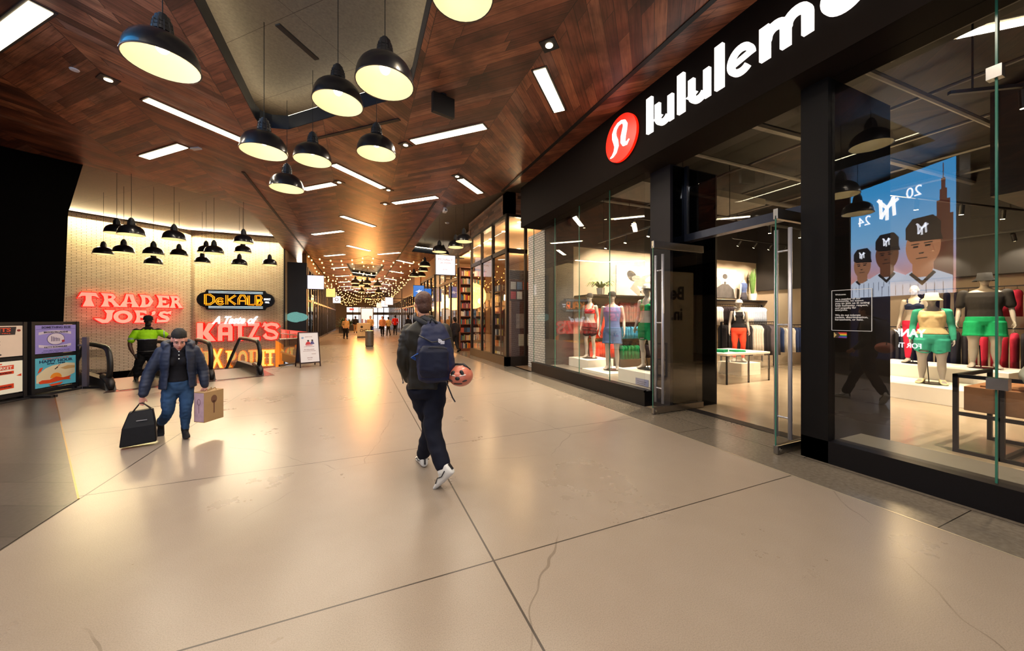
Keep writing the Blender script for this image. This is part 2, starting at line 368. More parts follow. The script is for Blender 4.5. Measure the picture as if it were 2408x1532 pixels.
# ---------------------------------------------------------------- floors
WELL = [(-6.5,10.1),(-5.87,11.2),(-5.03,12.07),(-4.45,12.5),(-4.03,12.94),(-2.78,13.24),(-2.3,13.6),(-1.5,14.5),(-3.15,19.0),(-3.72,22.98),(-7.78,22.98),(-10.98,20.65),(-11.2,14),(-8.2,10.9)]
mb = MB(); mb.prism([(-12,-6.2),(4.0,-6.2),(4.0,62),(-12,62)], -.35, holes=[WELL]); struct('floor', mb, M_CONC)
mb = MB(); mb.prism([(-2.235,3.0),(-2.235,4.35),(-5.69,10.39),(-6.2,11.2),(-8,10.9),(-8.5,-3),(-2.235,-3)][::-1], .003, Matrix.Translation((0,0,.001))); struct('floor_left_border', mb, M_LEFTT)
mb = MB(); mb.bar((-2.235,4.35,.003), (-5.69,10.39,.003), .012, .006); struct('trim_1', mb, mat('brass_strip', 'b08a4a', .3, 1))
mb = MB(); mb.bx(4.0,4.7,-6.2,10.75,-.35,.0); mb.bx(4.0,4.62,10.75,62,-.35,0); mb.bx(4.7,5.2,2.46,4.52,-.345,.001); struct('floor_right_border', mb, M_DARKT)
mb = MB(); mb.bx(3.985,4.0,-6.2,62,-.1,.002); struct('trim_2', mb, mat('pale_strip', 'cbbfa8', .3, .6))
mb = MB(); mb.bx(4.7,15,-6.2,9.4,-.35,0); struct('floor_store', mb, mat('store_concrete', 'a08e76', .2, var=.12, sc=2))
mb = MB(); mb.bx(4.62,15,9.4,62,-.35,0); struct('floor_shops', mb, mat('shop_floor', '77604a', .35, var=.12, sc=2))
mb = MB(); mb.bx(-12,0,9,24,-5.2,-5); struct('floor_lower', mb, mat('lower_floor', '6a5646', .3, var=.1, sc=2))
# ---------------------------------------------------------------- ceilings
ZC = 5.35
OUT = [(-12,-6.2),(4.38,-6.2),(4.38,8.85),(4.2,9.0),(3.95,9.95),(3.31,11.35),(2.9,11.75),(2.72,12.19),(2.69,15.83),(2.8,20.9),(4.4,21.3),(4.4,62),(-3.75,62),(-3.75,22.9),(-3.6,19.94),(-3.5,17.1),(-3.52,15.42),(-3.67,14.55),(-4.01,14.13),(-5.06,13.09),(-6.22,12.26),(-7.2,11.62),(-12,8.5)]
REC = [(-1.79,3.4),(-1.79,8.1),(-1.76,8.3),(-1.68,8.38),(-1.57,8.41),(-1.27,8.33),(.43,6.6),(.66,6.36),(.76,6.16),(.81,5.9),(.81,3.4)]
FAR = [(-.76,27.3),(1.76,27.1),(1.45,36.4),(-.42,34.7)]
mb = MB(); mb.prism(OUT, .14, Matrix.Translation((0,0,ZC)), holes=[REC, FAR]); struct('ceiling_wood', mb, M_WOOD)
mb = MB(); mb.bx(-12,15.2,-6.2,62,5.95,6.1); struct('ceiling', mb, M_TAN)
mb = MB(); mb.bx(-12,-3.3,8.5,23.2,5.91,5.95); struct('ceiling_left', mb, stone('brown_ceiling_panel', '6e4a34', '684630', 2.6, 1.3, PI/4, rough=.6, mort='1c100a', moff=0))
mb = MB()
def band(mb, pts, z0, z1, closed=True, th=.02):
    n = len(pts)
    for i in range(n if closed else n-1):
        a = pts[i]; b = pts[(i+1) % n]; mb.bar((a[0],a[1],(z0+z1)/2), (b[0],b[1],(z0+z1)/2), th, z1-z0)
band(mb, REC, ZC+.005, 5.62); band(mb, FAR, ZC+.005, 5.6)
band(mb, OUT[2:11], ZC+.005, 5.6, False); band(mb, OUT[13:], ZC+.005, 5.6, False); struct('ceiling_opening_edges', mb, mat('navy_edge_metal', '1b2230', .4, .3))
mb = MB()
def grow(pts, c, s): return [(c[0]+(p[0]-c[0])*s, c[1]+(p[1]-c[1])*s) for p in pts]
band(mb, grow(REC, (-.5,6), 1.05), 5.63, 5.66, th=.04); band(mb, grow(FAR, (.5,31.5), 1.05), 5.62, 5.65, th=.05)
band(mb, [(p[0]-.06, p[1]-.1) for p in OUT[2:11]], 5.62, 5.65, False, .04)
band(mb, [(p[0]+.1, p[1]-.05) for p in OUT[13:20]], 5.62, 5.65, False, .04); struct('ceiling_cove_led', mb, M_LED)
# dark slots and seams in the wood ceiling
mb = MB()
for a, b in [((-2.72,11.2),(-2.72,46)),((2.3,11.6),(2.3,46)),((3.93,9.88),(3.8,-3)),((-.85,8.55),(.72,7.06)),((-.95,5.4),(-.55,5.9))]:
    mb.bar((a[0],a[1],ZC-.004), (b[0],b[1],ZC-.004), .075, .02)
struct('ceiling_slots', mb, mat('slot_black', '050505', .6, var=0))
# ---------------------------------------------------------------- left brick walls, well, black wall
mb = MB(); mb.bar((-11.1,20.46,.47), (-7.73,22.85,.47), .2, 10.94); struct('wall_left_brick', mb, M_BRICK)
mb = MB(); mb.bx(-7.78,-3.7,22.86,23.06,-5,5.95); struct('wall_back_left_brick', mb, M_BRICK)
mb = MB(); mb.bx(-3.72,-3.66,22.76,22.9,-5,5.4); struct('trim_3', mb, M_FRAME)
mb = MB(); mb.bx(-3.9,-3.68,22.9,27,0,5.35); struct('wall_left_tile', mb, M_BRICK)
d = Vector((3.17, 2.25, 0)).normalized(); nrm = Vector((d.y, -d.x, 0))
mb = MB(); a = Vector((-11.1,20.46,-1.05))+nrm*.12; b = Vector((-7.73,22.85,-1.05))+nrm*.12; mb.bar(a, b, .05, .55); struct('trim_4', mb, mat('granite_band', '77746a', .4, var=.25, sc=60))
u = Vector((.8372,.5468,0)); o_ = Vector((-7.2,11.62,0))
MM = frame(o_, u, (0,0,1))
mb.prism([(-6,-.0),(.86,-.0),(.87,1.49),(.94,4.12),(1.17,5.36),(-6,5.36)], -.35, MM); struct('wall_left_black', mb, mat('black_wall_panels', '040303', .85, var=.2, spec=.05))
# LED wash grazing the brick
mb = MB(); mb.bar(Vector((-11,20.5,5.9))+nrm*.32, Vector((-7.9,22.7,5.9))+nrm*.32, .06, .05); mb.bar((-7.6,22.5,5.9), (-3.9,22.5,5.9), .06, .05); struct('ceiling_wall_wash_fixture', mb, M_FRAME)
mid = (Vector((-11,20.5,5.86))+Vector((-7.9,22.7,5.86)))/2+nrm*.32
area('wall_wash_light', mid, (-.45, 0, math.atan2(d.y, d.x)), 3.9, .06, 210, (1,.80,.45))
area('wall_wash_light', (-5.75,22.5,5.86), (-.45, 0, 0), 3.8, .06, 190, (1,.84,.56))
# well slab edge
mb = MB(); band(mb, WELL[:9], -.36, -.004, False, .03); struct('trim_5', mb, mat('well_edge_steel', '6a5a50', .35, .8))
# ---------------------------------------------------------------- right store (athletic wear) shell
mb = MB(); mb.bx(4.35,5.0,-4,9.45,4.2,5.36); struct('wall_right_fascia', mb, M_BRONZE)
mb = MB(); mb.bx(5.0,15.1,-4,9.2,5.2,5.3); struct('ceiling_store', mb, mat('store_black_ceiling', '1a1815', .8))
mb = MB(); mb.bx(4.68,4.9,4.9,9.42,0,.27); mb.bx(4.66,4.72,4.9,9.42,.25,.29); mb.bx(4.68,4.9,-4,2.46,0,.24); struct('wall_right_curb', mb, M_BASE)
mb = MB(); mb.bx(4.88,6.03,4.52,4.97,0,4.2); struct('wall_right_pier', mb, mat('graphite_pier', '17151c', .6, spec=.25))
mb = MB(); mb.bx(4.68,6.03,2.2,2.46,0,4.2); struct('wall_right_pier_near', mb, mat('black_pier', '0c0a0b', .6, spec=.15))
mb = MB(); mb.bx(5.08,5.6,9.34,10.45,0,4.2); struct('wall_right_tile', mb, M_WTILE)
mb = MB(); mb.bx(5.1,5.62,8.7,9.34,0,4.2); struct('wall_right_pier_store', mb, M_DARK)
mb = MB(); mb.bx(5.0,5.62,8.86,9.4,4.2,5.35); mb.bx(5.6,5.68,8.72,8.9,0,5.2); struct('wall_store_side_dark', mb, M_DARK)
mb = MB(); mb.bx(5.6,15,8.8,8.95,0,3.65); mb.bx(14,14.2,-4,8.8,0,2.6); struct('wall_store_side', mb, M_BEIGE)
mb = MB(); mb.bx(5.6,15,8.75,8.95,3.65,5.2); mb.bx(13.6,14.2,-4,6.2,2.6,5.2); mb.bx(13.9,14.2,6.2,8.8,2.6,5.2); struct('wall_store_upper', mb, M_DARK)
mb = MB(); mb.bx(4.7,14.1,-4.2,-4,0,5.3); struct('wall_store_near', mb, M_DARK)
# bulkhead and ducts above the shop floor
mb = MB(); mb.bx(9.2,11.2,-3.9,2.2,3.5,5.15); mb.bx(11.2,13.9,.6,2.2,3.3,5.15); struct('ceiling_store_bulkhead', mb, mat('bulkhead_grey', '3a3632', .8))
mb = MB(); mb.bx(5.1,9.2,5.6,6.6,4.35,4.5); mb.bx(5.05,5.5,-3.9,2,4.45,4.75); struct('ceiling_store_beams', mb, mat('beam_grey', '5a5650', .8))
# storefront glass (left window)
ys = [4.97,5.95,7.05,8.17,9.4]
for i in range(4):
    mb = MB(); mb.bx(4.745,4.757,ys[i]+.004,ys[i+1]-.004,.27,4.2); o = struct('window_%d' % (i+1), mb, M_GLASS)
    e = MB(); e.bx(4.742,4.76,ys[i+1]-.007,ys[i+1]+.003,.27,4.2); e.build('glass_edge', M_GEDGE, o)
for i, (a, b) in enumerate([(1.1,2.2),(-1.4,1.09)]):
    mb = MB(); mb.bx(4.745,4.757,a+.004,b-.004,.24,4.2); o = struct('window_%d' % (i+5), mb, M_GLASS)
    e = MB(); e.bx(4.742,4.76,a-.003,a+.01,.24,4.2); e.build('glass_edge', M_GEDGE, o)
    if i == 0:
        e = MB(); e.bx(4.715,4.79,a-.03,a+.05,3.52,3.62); e.bx(4.715,4.79,a-.06,a+.05,1.0,1.09); e.build('glass_clamp', M_STEEL, o)
mb = MB(); mb.bx(4.9,5.35,-4,2.2,.15,.24); mb.bx(4.9,5.35,4.97,8.7,.2,.27); struct('window_sill', mb, mat('grey_stone_sill', '6d675e', .4))
# entrance: header, transom, threshold
mb = MB(); mb.bx(5.2,5.36,2.46,4.52,2.90,3.02); mb.bx(5.2,5.26,4.46,4.52,3.02,4.2); struct('door_frame', mb, mat('transom_steel', '3c4150', .3, .8))
mb = MB(); mb.bx(5.22,5.235,2.46,4.46,3.02,4.2); struct('window_7', mb, M_GLASS)
mb = MB(); mb.bx(5.18,5.38,2.46,4.52,0,.006); struct('floor_threshold', mb, M_BLACK)
def glass_door(name, y, label):
    t = thing(name, label, 'door', (4.42, y, 0))
    MB().bx(.005,1.14,-.006,.006,.1,2.76).build('glass_pane', M_GLASS, t)
    MB().bx(0,.008,-.006,.006,.1,2.76).build('glass_edge', M_GEDGE, t)
    MB().bx(0,1.15,-.025,.025,.012,.11).build('bottom_rail', M_STEEL, t, bev=.004)
    MB().bx(0,1.15,-.025,.025,2.72,2.84).build('top_rail', M_STEEL, t, bev=.004)
    for s_ in (-1, 1):
        h = MB(); h.cyl((.14,s_*.075,.18), (.14,s_*.075,2.62), .021, n=14)
        for z in (.42,1.5,2.36): h.cyl((.14,0,z), (.14,s_*.075,z), .011, n=8)
        h.build('pull_handle', mat('polished_steel', 'c0c0cc', .38, .7), t, smooth=True)
    k = MB(); k.cyl((.05,-.03,.06), (.05,-.024,.06), .02); k.build('lock', mat('chrome', 'd8d8d8', .1, 1), t)
    return t
glass_door('glass_door', 4.45, 'open glass door with steel pull bars beside the left shop window')
glass_door('glass_door', 2.58, 'open glass door with steel pull bars beside the near black pier')
# ---------------------------------------------------------------- far end, entrance behind the camera
mb = MB(); mb.bx(-3.8,15,60.5,60.7,3.2,5.35); mb.bx(4.6,9.5,60.0,60.6,0,3.3); mb.bx(-3.8,-1.6,60.0,60.6,0,3.3); struct('wall_far', mb, mat('far_wall', '5a4836', .6))
mb = MB()
for i in range(8): mb.bx(-1.7+i*.9,-1.6+i*.9,60.2,60.4,0,3.3)
mb.bx(-1.7,4.7,60.2,60.4,2.05,2.45); mb.bx(-1.7,4.7,60.2,60.4,3.2,3.35); struct('door_1', mb, M_FRAME)
mb = MB(); mb.bx(-1.6,4.6,60.26,60.28,0,3.2); struct('window_8', mb, mat('daylit_glazing', 'e8f0f0', .2, emis='e8f2ff', es=.4, var=0))
mb = MB()
for i in range(10): mb.bx(-7.5+i*1.3,-7.42+i*1.3,-6.1,-6.0,0,5.3)
mb.bx(-7.5,4.3,-6.1,-6.0,2.5,2.6); mb.bx(-7.5,4.3,-6.1,-6.0,5.1,5.35); struct('window_9', mb, M_FRAME)
mb = MB(); mb.bx(-12,-7.5,-6.2,-6.0,0,5.35); mb.bx(-12.2,-12,-6.2,24,-5,6); mb.bx(-12,-3.9,24,24.2,-5,6); struct('wall_left', mb, M_DARK)
mb = MB(); mb.bx(15,15.2,-6,62,0,6); struct('wall_right', mb, M_DARK)
# ---------------------------------------------------------------- linear ceiling lights and downlights
def placed(px):
    "where things stand relative to one another, for labels"
    return px
def linear_light(x0, y0, x1, y1, label, w=.19, group='linear ceiling lights'):
    cx, cy_ = (x0+x1)/2, (y0+y1)/2; L = math.hypot(x1-x0, y1-y0); a = math.atan2(y1-y0, x1-x0)
    t = thing('ceiling_light', label, 'ceiling light', (cx, cy_, ZC), a, group)
    MB().bx(-L/2-.03,L/2+.03,-w/2-.03,w/2+.03,-.012,.02).build('light_trim', M_BLACK, t)
    MB().bx(-L/2,L/2,-w/2,w/2,-.02,-.012).build('diffuser', M_LIGHTP, t)
    return t
def downlight(x, y, a, label):
    t = thing('downlight', label, 'downlight', (x, y, ZC), a, 'square downlights')
    MB().bx(-.11,.11,-.11,.11,-.012,.02).build('light_trim', M_BLACK, t)
    MB().cyl((0,0,-.018), (0,0,-.012), .05, n=20).build('lens', M_LIGHTP, t)
LL = [(-4.72,7.42,-3.52,6.22,'widest linear ceiling light at the upper left corner, left of the nearest pendant'),
 (-3.35,8.13,-2.08,9.40,'long slanted linear ceiling light between the nearest pendant and the blue-black pendant'),
 (-4.60,11.10,-3.52,10.02,'linear ceiling light above the brick wall lamps, next to the white exit-beacon box'),
 (1.08,7.85,2.28,6.65,'linear ceiling light in the centre below the black ceiling camera box'),
 (2.52,4.80,3.36,5.62,'linear ceiling light nearest the big shop fascia, under a square downlight'),
 (-.55,9.78,.66,10.98,'linear ceiling light slanting down right of the lowest pendant'),
 (-1.45,12.0,-.62,11.17,'short linear ceiling light touching the rim of the lowest pendant'),
 (1.08,12.30,2.25,11.13,'linear ceiling light before the right ceiling recess'),
 (2.55,9.45,3.38,10.27,'short linear ceiling light between the fascia and the right ceiling recess'),
 (-.55,14.62,.60,15.75,'linear ceiling light in the fourth row from the front, slanting down right'),
 (-1.86,18.35,-.62,17.1,'linear ceiling light in the fourth row, slanting up right')]
LL += [(-1.9,1.0,-.8,-.1,'added unseen linear ceiling light just behind the viewer, left'),(1.1,.9,2.2,2.0,'added unseen linear ceiling light above the near right floor'),(-3.6,2.6,-2.5,1.5,'added unseen linear ceiling light over the dark stone floor on the left'),(.2,-2.4,1.3,-3.5,'added unseen linear ceiling light further behind the viewer'),(2.6,-1.6,3.6,-.6,'added unseen linear ceiling light beside the near shop fascia')]  # lamps added out of view to brighten the near floor
for l in LL: linear_light(*l)
for i in range(13):
    y = 21+i*2.9
    for j, (x, sg) in enumerate([(.05,1),(1.65,-1)] if i % 2 == 0 else [(-1.3,-1),(2.9,1)]):
        if i in (2,3,4,5) and -.9 < x < 1.9: continue
        linear_light(x-.55, y-sg*.55+j, x+.55, y+sg*.55+j, 'small far linear ceiling light among the string bulbs of the arcade')
for x, y, a, l in [(2.42,4.32,.7,'square downlight right by the light nearest the fascia'),(-3.62,7.7,.7,'square downlight left of the long slanted ceiling light'),
   (-4.85,7.55,.7,'square downlight at the left edge beside the widest ceiling light'),(.95,8.05,.7,'square downlight left of the centre ceiling light'),(-.48,11.0,.7,'square downlight right of the short light by the lowest pendant'),
   (2.42,9.3,.7,'square downlight above the short light before the right recess'),(.82,12.5,.7,'square downlight left of the light before the right recess'),(.82,11.1,.7,'square downlight at the end of the light right of the lowest pendant')]:
    downlight(x, y, a, l)
    spot('downlight_beam', (x,y,ZC-.05), (0,0,0), 55, WW, 1.5, .05)
# soft output of the linear fixtures, stronger for the added unseen ones
for l in LL:
    area('linear_light_output', ((l[0]+l[2])/2, (l[1]+l[3])/2, ZC-.03), (0,0,math.atan2(l[3]-l[1], l[2]-l[0])), 1.5, .17, 16 if l[1] > 3 else 34, WW)
# ---------------------------------------------------------------- pendants
M_PBLK = mat('pendant_black_enamel', '15161c', .28, .1, var=.05, coat=.4)
M_PIN = mat('pendant_cream_inside', 'fff6e0', .5, var=.02)
M_BULB = mat('warm_bulb', 'fff2d8', .4, emis='ffe6b4', es=7, var=0)
M_CORD = mat('black_cord', '0c0c0c', .6, var=0)
def pendant(x, y, zr, D, top, label, group, rz=0):
    t = thing('pendant_lamp', label, 'pendant lamp', (x, y, zr), rz, group); k = D/.6
    prof = [(.300,0),(.299,.03),(.293,.08),(.278,.135),(.252,.185),(.215,.225),(.17,.255),(.12,.275),(.085,.283)]
    mb = MB(); mb.lathe([(r*k, z*k) for r, z in prof], n=40); mb.lathe([(.300*k,0),(.306*k,.006*k),(.306*k,-.006*k),(.296*k,-.004*k),(.296*k,.004*k)], n=40)
    mb.build('lamp_shade', M_PBLK, t, smooth=True)
    MB().lathe([(max(.01,(r-.006))*k, z*k-.004) for r, z in prof]+[(.01*k,.276*k)], n=32).build('shade_lining', M_PIN, t, smooth=True)
    mb = MB(); z = .283
    for r, h in ((.088,.02),(.075,.012),(.088,.03),(.078,.01),(.082,.03),(.068,.01),(.075,.035),(.058,.01),(.06,.03),(.035,.03)):
        mb.cyl((0,0,z*k), (0,0,(z+h)*k), r*k, n=18); z += h
    for q in range(12):
        a = q*PI/6; mb.bar((.088*k*math.cos(a),.088*k*math.sin(a),.288*k), (.074*k*math.cos(a),.074*k*math.sin(a),.41*k), .012*k, .012*k)
    mb.build('ribbed_neck', M_BLACK, t)
    MB().cyl((0,0,.49*k), (0,0,top-zr), .0045).build('stem', M_CORD, t)
    MB().ell((0,0,.17*k), .055*k, .055*k, .065*k).build('bulb', M_BULB, t, smooth=True)
    return t
k_ = .6/.78
PA = [(-2.36,6.13,4.92,'black pendant lamp at upper left, the largest and nearest under the wood'),(-.31,6.68,5.19,'black pendant in the middle of the recess, left of its brightest neighbour'),
 (.35,5.35,4.89,'black pendant by the lit right edge of the ceiling recess, largest over the recess'),(-1.65,8.15,4.75,'blue-black pendant at the left tip of the ceiling recess'),
 (-.95,9.29,5.17,'black pendant below the recess, between the blue-black one and the right-hand one'),(.36,8.09,5.06,'black pendant rightmost of the row below the recess'),
 (-1.7,10.85,4.94,'lowest black pendant of the front cluster, touching a short ceiling light'),(1.21,4.4,5.65,'black pendant cut off by the top edge of the picture')]
GA = 'front cluster of black dome pendants'
for x, y, z, l in PA:
    xx, yy, zz = x*k_, y*k_, 1.58+(z-1.58)*k_; pendant(xx, yy, zz, .6, 5.93 if (-1.75 < xx < .85 and yy < 8.4) else ZC, l, GA)
    spot('pendant_bulb_light', (xx, yy, zz-.03), (0,0,0), 20, (1,.86,.68), 2.5, .12)
kb = .53/.78
PB = [(-9.47,20.71,5.2,'leftmost upper pendant before the brick wall, half behind the biggest one'),(-8.0,18.4,4.78,'biggest pendant before the brick wall, above the letters RA'),(-11.84,24.81,4.81,'leftmost lower pendant before the brick wall'),
 (-10.41,23.31,4.74,'second lower pendant from the left before the brick wall'),(-9.1,22.77,4.65,'third lower pendant from the left, with a smaller one right below it'),(-7.22,19.74,4.94,'upper pendant alone above the letters DE before the brick wall'),
 (-9.05,25.32,5.01,'small pendant right of the stacked pair before the brick wall'),(-10.16,25.42,4.48,'low small pendant under the third lower one, before the brick wall'),(-7.57,24.37,5.12,'pendant half hidden behind its right neighbour left of the round-ended sign'),
 (-6.49,21.88,4.75,'pendant overlapping a hidden one, above the left part of the orange neon sign'),(-8.57,27.0,4.88,'low pendant under the overlapping pair before the brick wall'),(-5.03,20.78,5.18,'highest pendant near the right end of the brick wall'),
 (-5.78,23.74,5.16,'pendant directly under the highest one near the right end of the brick wall'),(-6.28,25.12,4.62,'low pendant above the right part of the orange neon sign'),(-4.94,25.81,4.8,'last pendant at the right corner of the brick wall')]
GB = 'black dome pendants before the brick wall'
for x, y, z, l in PB: pendant(x*kb, y*kb, 1.58+(z-1.58)*kb, .53, 5.90, l, GB)
PC = [(4.73,16.89,5.29,'pendant nearest the bookshop parapet corner'),(4.59,17.92,5.19,'second pendant along the bookshop front'),(4.22,20.17,5.31,'third pendant above the white bookshop sign'),(5.0,22.73,5.6,'pendant hidden behind the third one above the bookshop sign'),
 (4.36,25.81,5.25,'upper pendant left of the bookshop sign'),(4.75,28.9,5.3,'pendant half behind the upper one left of the bookshop sign'),(4.25,30.4,5.0,'low pendant left of the bookshop sign'),(4.9,30.8,5.1,'lowest pendant peeping out beside the bookshop sign')]
for x, y, z, l in PC: pendant(x*k_, y*k_, 1.58+(z-1.58)*k_, .6, 5.94, l, 'black dome pendants along the bookshop')
PD = [(-.23,36.31,4.8),(.85,38.6,5.02),(1.75,37.2,4.68),(.43,42.74,5.19),(-.26,42.2,4.96),(.41,46.68,4.7),(.94,42.31,4.87),(2.04,41.4,4.31),(3.17,49.09,4.23),(1.16,50.76,4.1),(2.19,53.59,4.2),(2.7,51,4.15),(1.7,56,4.3)]
for i, (x, y, z) in enumerate(PD): pendant(x*k_, y*k_, 1.58+(z-1.58)*k_, .6, 5.94, 'black dome pendant in the far arcade cluster under the string bulbs', 'far cluster of black dome pendants')
# ---------------------------------------------------------------- string lights
M_SB = mat('amber_string_bulb', 'ffd9a0', .4, emis='ffb25c', es=4, var=0)
M_SBC = mat('string_socket', '0c0a08', .6, var=0)
b0 = MB().ell((0,0,-.045), .042, .042, .05, n=8, m=6).build('bulb', M_SB, smooth=True); b0.location = (0,0,-50)
me_b = b0.data; bpy.data.objects.remove(b0)
def strand(y0, y1, x0, x1, z, n, sag, label):
    t = thing('string_light', label, 'string light', (0,0,0), 0, 'festoon string lights across the arcade'); pts = []
    for i in range(n*2+1):
        f = i/(n*2); u = (f*2 % 1); pts.append((x0+(x1-x0)*f, y0+(y1-y0)*f, z-sag*4*u*(1-u)))
    MB().tube(pts, .009, 4, cap=False).build('cable', M_SBC, t)
    for i in range(n):
        f = (i+.5)/n; u = (f*2 % 1); o = bpy.data.objects.new('bulb', me_b); COL.objects.link(o); o.parent = t
        o.location = (x0+(x1-x0)*f, y0+(y1-y0)*f, z-sag*4*u*(1-u)-.01)
for i in range(25):
    y = 26.3+i*1.22
    strand(y, y-.6, -2.95, 4.25, 5.25-.045*i, 12+(i % 3), .45+.6*((i*7) % 5)/5, 'string of amber bulbs hung across the far arcade below the wood ceiling')
for i, (y0, y1, l) in enumerate([(23.2,21.8,'front string of amber bulbs from the left shop corner to the bookshop'),(24.6,23.6,'second front string of amber bulbs behind the first one')]):
    strand(y0, y1, -2.85, 3.9, 5.2, 12, .3, l)
for yy in (27,33,39,45,52): point('string_light_output', (.6,yy,3.3), 210, (1,.42,.11), 1.0)
# ---------------------------------------------------------------- small ceiling equipment
t = thing('ceiling_camera', 'black box camera housing on the wood ceiling right of the recess', 'camera', (1.32,6.0,ZC-.02), .25)
MB().bx(-.2,.2,-.04,.04,-.33,0).build('housing', mat('black_box', '060606', .5), t, bev=.008); MB().cyl((0,0,0), (0,0,.02), .06).build('mount', M_BLACK, t)
for x, y, l in [(-3.3,10.05,'white rectangular sensor beside the left ceiling light'),(-3.95,7.6,'tiny white sprinkler cap on the wood between left lights')]:
    mb = MB(); mb.bx(-.11,.11,-.045,.045,-.03,0) if 'rect' in l else mb.lathe([(.0,-.02),(.05,-.015),(.055,0)], n=16)
    o = mb.build('ceiling_sensor', mat('white_plastic', 'c8c6cc', .5)); o.location = (x,y,ZC); o.rotation_euler = (0,0,-.6); tag(o, l, 'sensor')
t = thing('security_camera', 'white security camera at the tip of the right ceiling recess', 'camera', (2.72,12.1,ZC))
MB().cyl((0,0,-.08),(0,0,0),.05).build('mount', mat('white_plastic'), t); MB().bx(-.06,.06,-.14,.1,-.17,-.08).build('camera_body', mat('white_plastic'), t, bev=.01); MB().cyl((0,-.14,-.125),(0,-.15,-.125),.03).build('lens', M_BLACK, t)
t = thing('smoke_detector', 'round white smoke detector on the right recess ceiling', 'smoke detector', (3.75,16.2,5.94))
MB().lathe([(0,-.05),(.06,-.045),(.09,-.02),(.1,0)], n=20).build('detector_body', mat('white_plastic'), t, smooth=True)
# ---------------------------------------------------------------- fascia sign
M_SIGNW = mat('sign_white_lit', 'ffffff', .4, emis='fffaf2', es=.45, var=0)
M_SIGNR = mat('sign_red_lit', 'e8200c', .4, emis='ff1f08', es=.42, var=0)
FS = frame((4.35, 0, 0), (0,-1,0), (0,0,1))         # u = -y, v = z, w = -x (towards the arcade)
w = .112
def letter(kids_, l, polys):
    mb = MB()
    for p in polys: mb.prism(p, .05, FS)
    mb.build('letter', M_SIGNW, kids_)
t = thing('shop_sign', 'large white illuminated lettering reading lululemon on the dark fascia', 'sign', (0,0,0))
B = 4.565
def st(pts, ww=w): return stroke(pts, ww)
def L_(u): return [[(u, B), (u+w, B), (u+w, B+.565), (u, B+.565)]]
def U_(u, W_, w=.088): 
    return [st([(u+w/2, B+.38), (u+w/2, B+.16)]+arc(u+W_/2-.01, B+.16, W_/2-.01-w/2, .16-w/2, 180, 330, 12), w), [(u+W_-w, B), (u+W_, B), (u+W_, B+.38), (u+W_-w, B+.38)]]
def O_(c): return None
letter(t, 'l', L_(-4.47)); letter(t, 'u', U_(-4.29, .34)); letter(t, 'l', L_(-3.86)); letter(t, 'u', U_(-3.67, .33)); letter(t, 'l', L_(-3.26))
letter(t, 'e', [st([(-3.04, B+.175), (-2.80, B+.215)], .05), st(arc(-2.92, B+.19, .13, .145, 0, 312, 26), .074)])
letter(t, 'm', [[(-2.69,B),(-2.585,B),(-2.585,B+.38),(-2.69,B+.38)], st([(-2.625,B+.2)]+arc(-2.52,B+.215,.1,.1,180,0,12)+[(-2.42,B+.0)], .095), st([(-2.42,B+.2)]+arc(-2.31,B+.215,.1,.1,180,0,12)+[(-2.21,B+.0)], .095)])
mb = MB()
def ringp(mb, cx, cy_, rx, ry, ww, M, d, n=32):
    o = [(cx+rx*math.cos(2*PI*i/n), cy_+ry*math.sin(2*PI*i/n)) for i in range(n)]
    h = [(cx+(rx-ww)*math.cos(2*PI*i/n), cy_+(ry-ww)*math.sin(2*PI*i/n)) for i in range(n)][::-1]
    mb.prism(o, d, M, holes=[h])
ringp(mb, -1.90, B+.18, .19, .195, .12, FS, .05); mb.build('letter', M_SIGNW, t)
letter(t, 'n', [[(-1.64,B),(-1.51,B),(-1.51,B+.365),(-1.64,B+.365)], st([(-1.575,B+.2)]+arc(-1.46,B+.215,.11,.1,180,0,12)+[(-1.35,B+.0)], .125)])
t = thing('shop_logo', 'round red illuminated logo with a white curved symbol left of the lettering', 'sign', (4.35, 5.09, 4.79))
MB().cyl((0,0,0), (-.05,0,0), .405, n=56).build('red_disc', M_SIGNR, t)
LG = frame((4.30-4.35, 0, 0), (0,-1,0), (0,0,1)); mb = MB()
# omega-like symbol: arch with flared feet
def var_stroke(pts, ws):
    P = [Vector(p) for p in pts]; Lp = []; Rp = []
    for i, p in enumerate(P):
        tt = (P[min(i+1,len(P)-1)]-P[max(i-1,0)]).normalized(); n = Vector((-tt.y, tt.x)); Lp.append(p+n*ws[i]/2); Rp.append(p-n*ws[i]/2)
    return [tuple(v) for v in Rp]+[tuple(v) for v in Lp[::-1]]
sym = [(-.26,-.26),(-.20,-.25),(-.13,-.2),(-.09,-.11),(-.11,-.02),(-.15,.07),(-.155,.15),(-.12,.22),(-.05,.265),(.04,.27),(.11,.235),(.14,.17),(.12,.09),(.09,0),(.08,-.09),(.11,-.15),(.17,-.17),(.235,-.12)]
wd = [.012,.04,.075,.10,.11,.105,.095,.075,.055,.055,.075,.1,.115,.12,.115,.085,.05,.012]
mb.prism(var_stroke(sym, wd), .02, LG); mb.build('symbol', M_SIGNW, t)
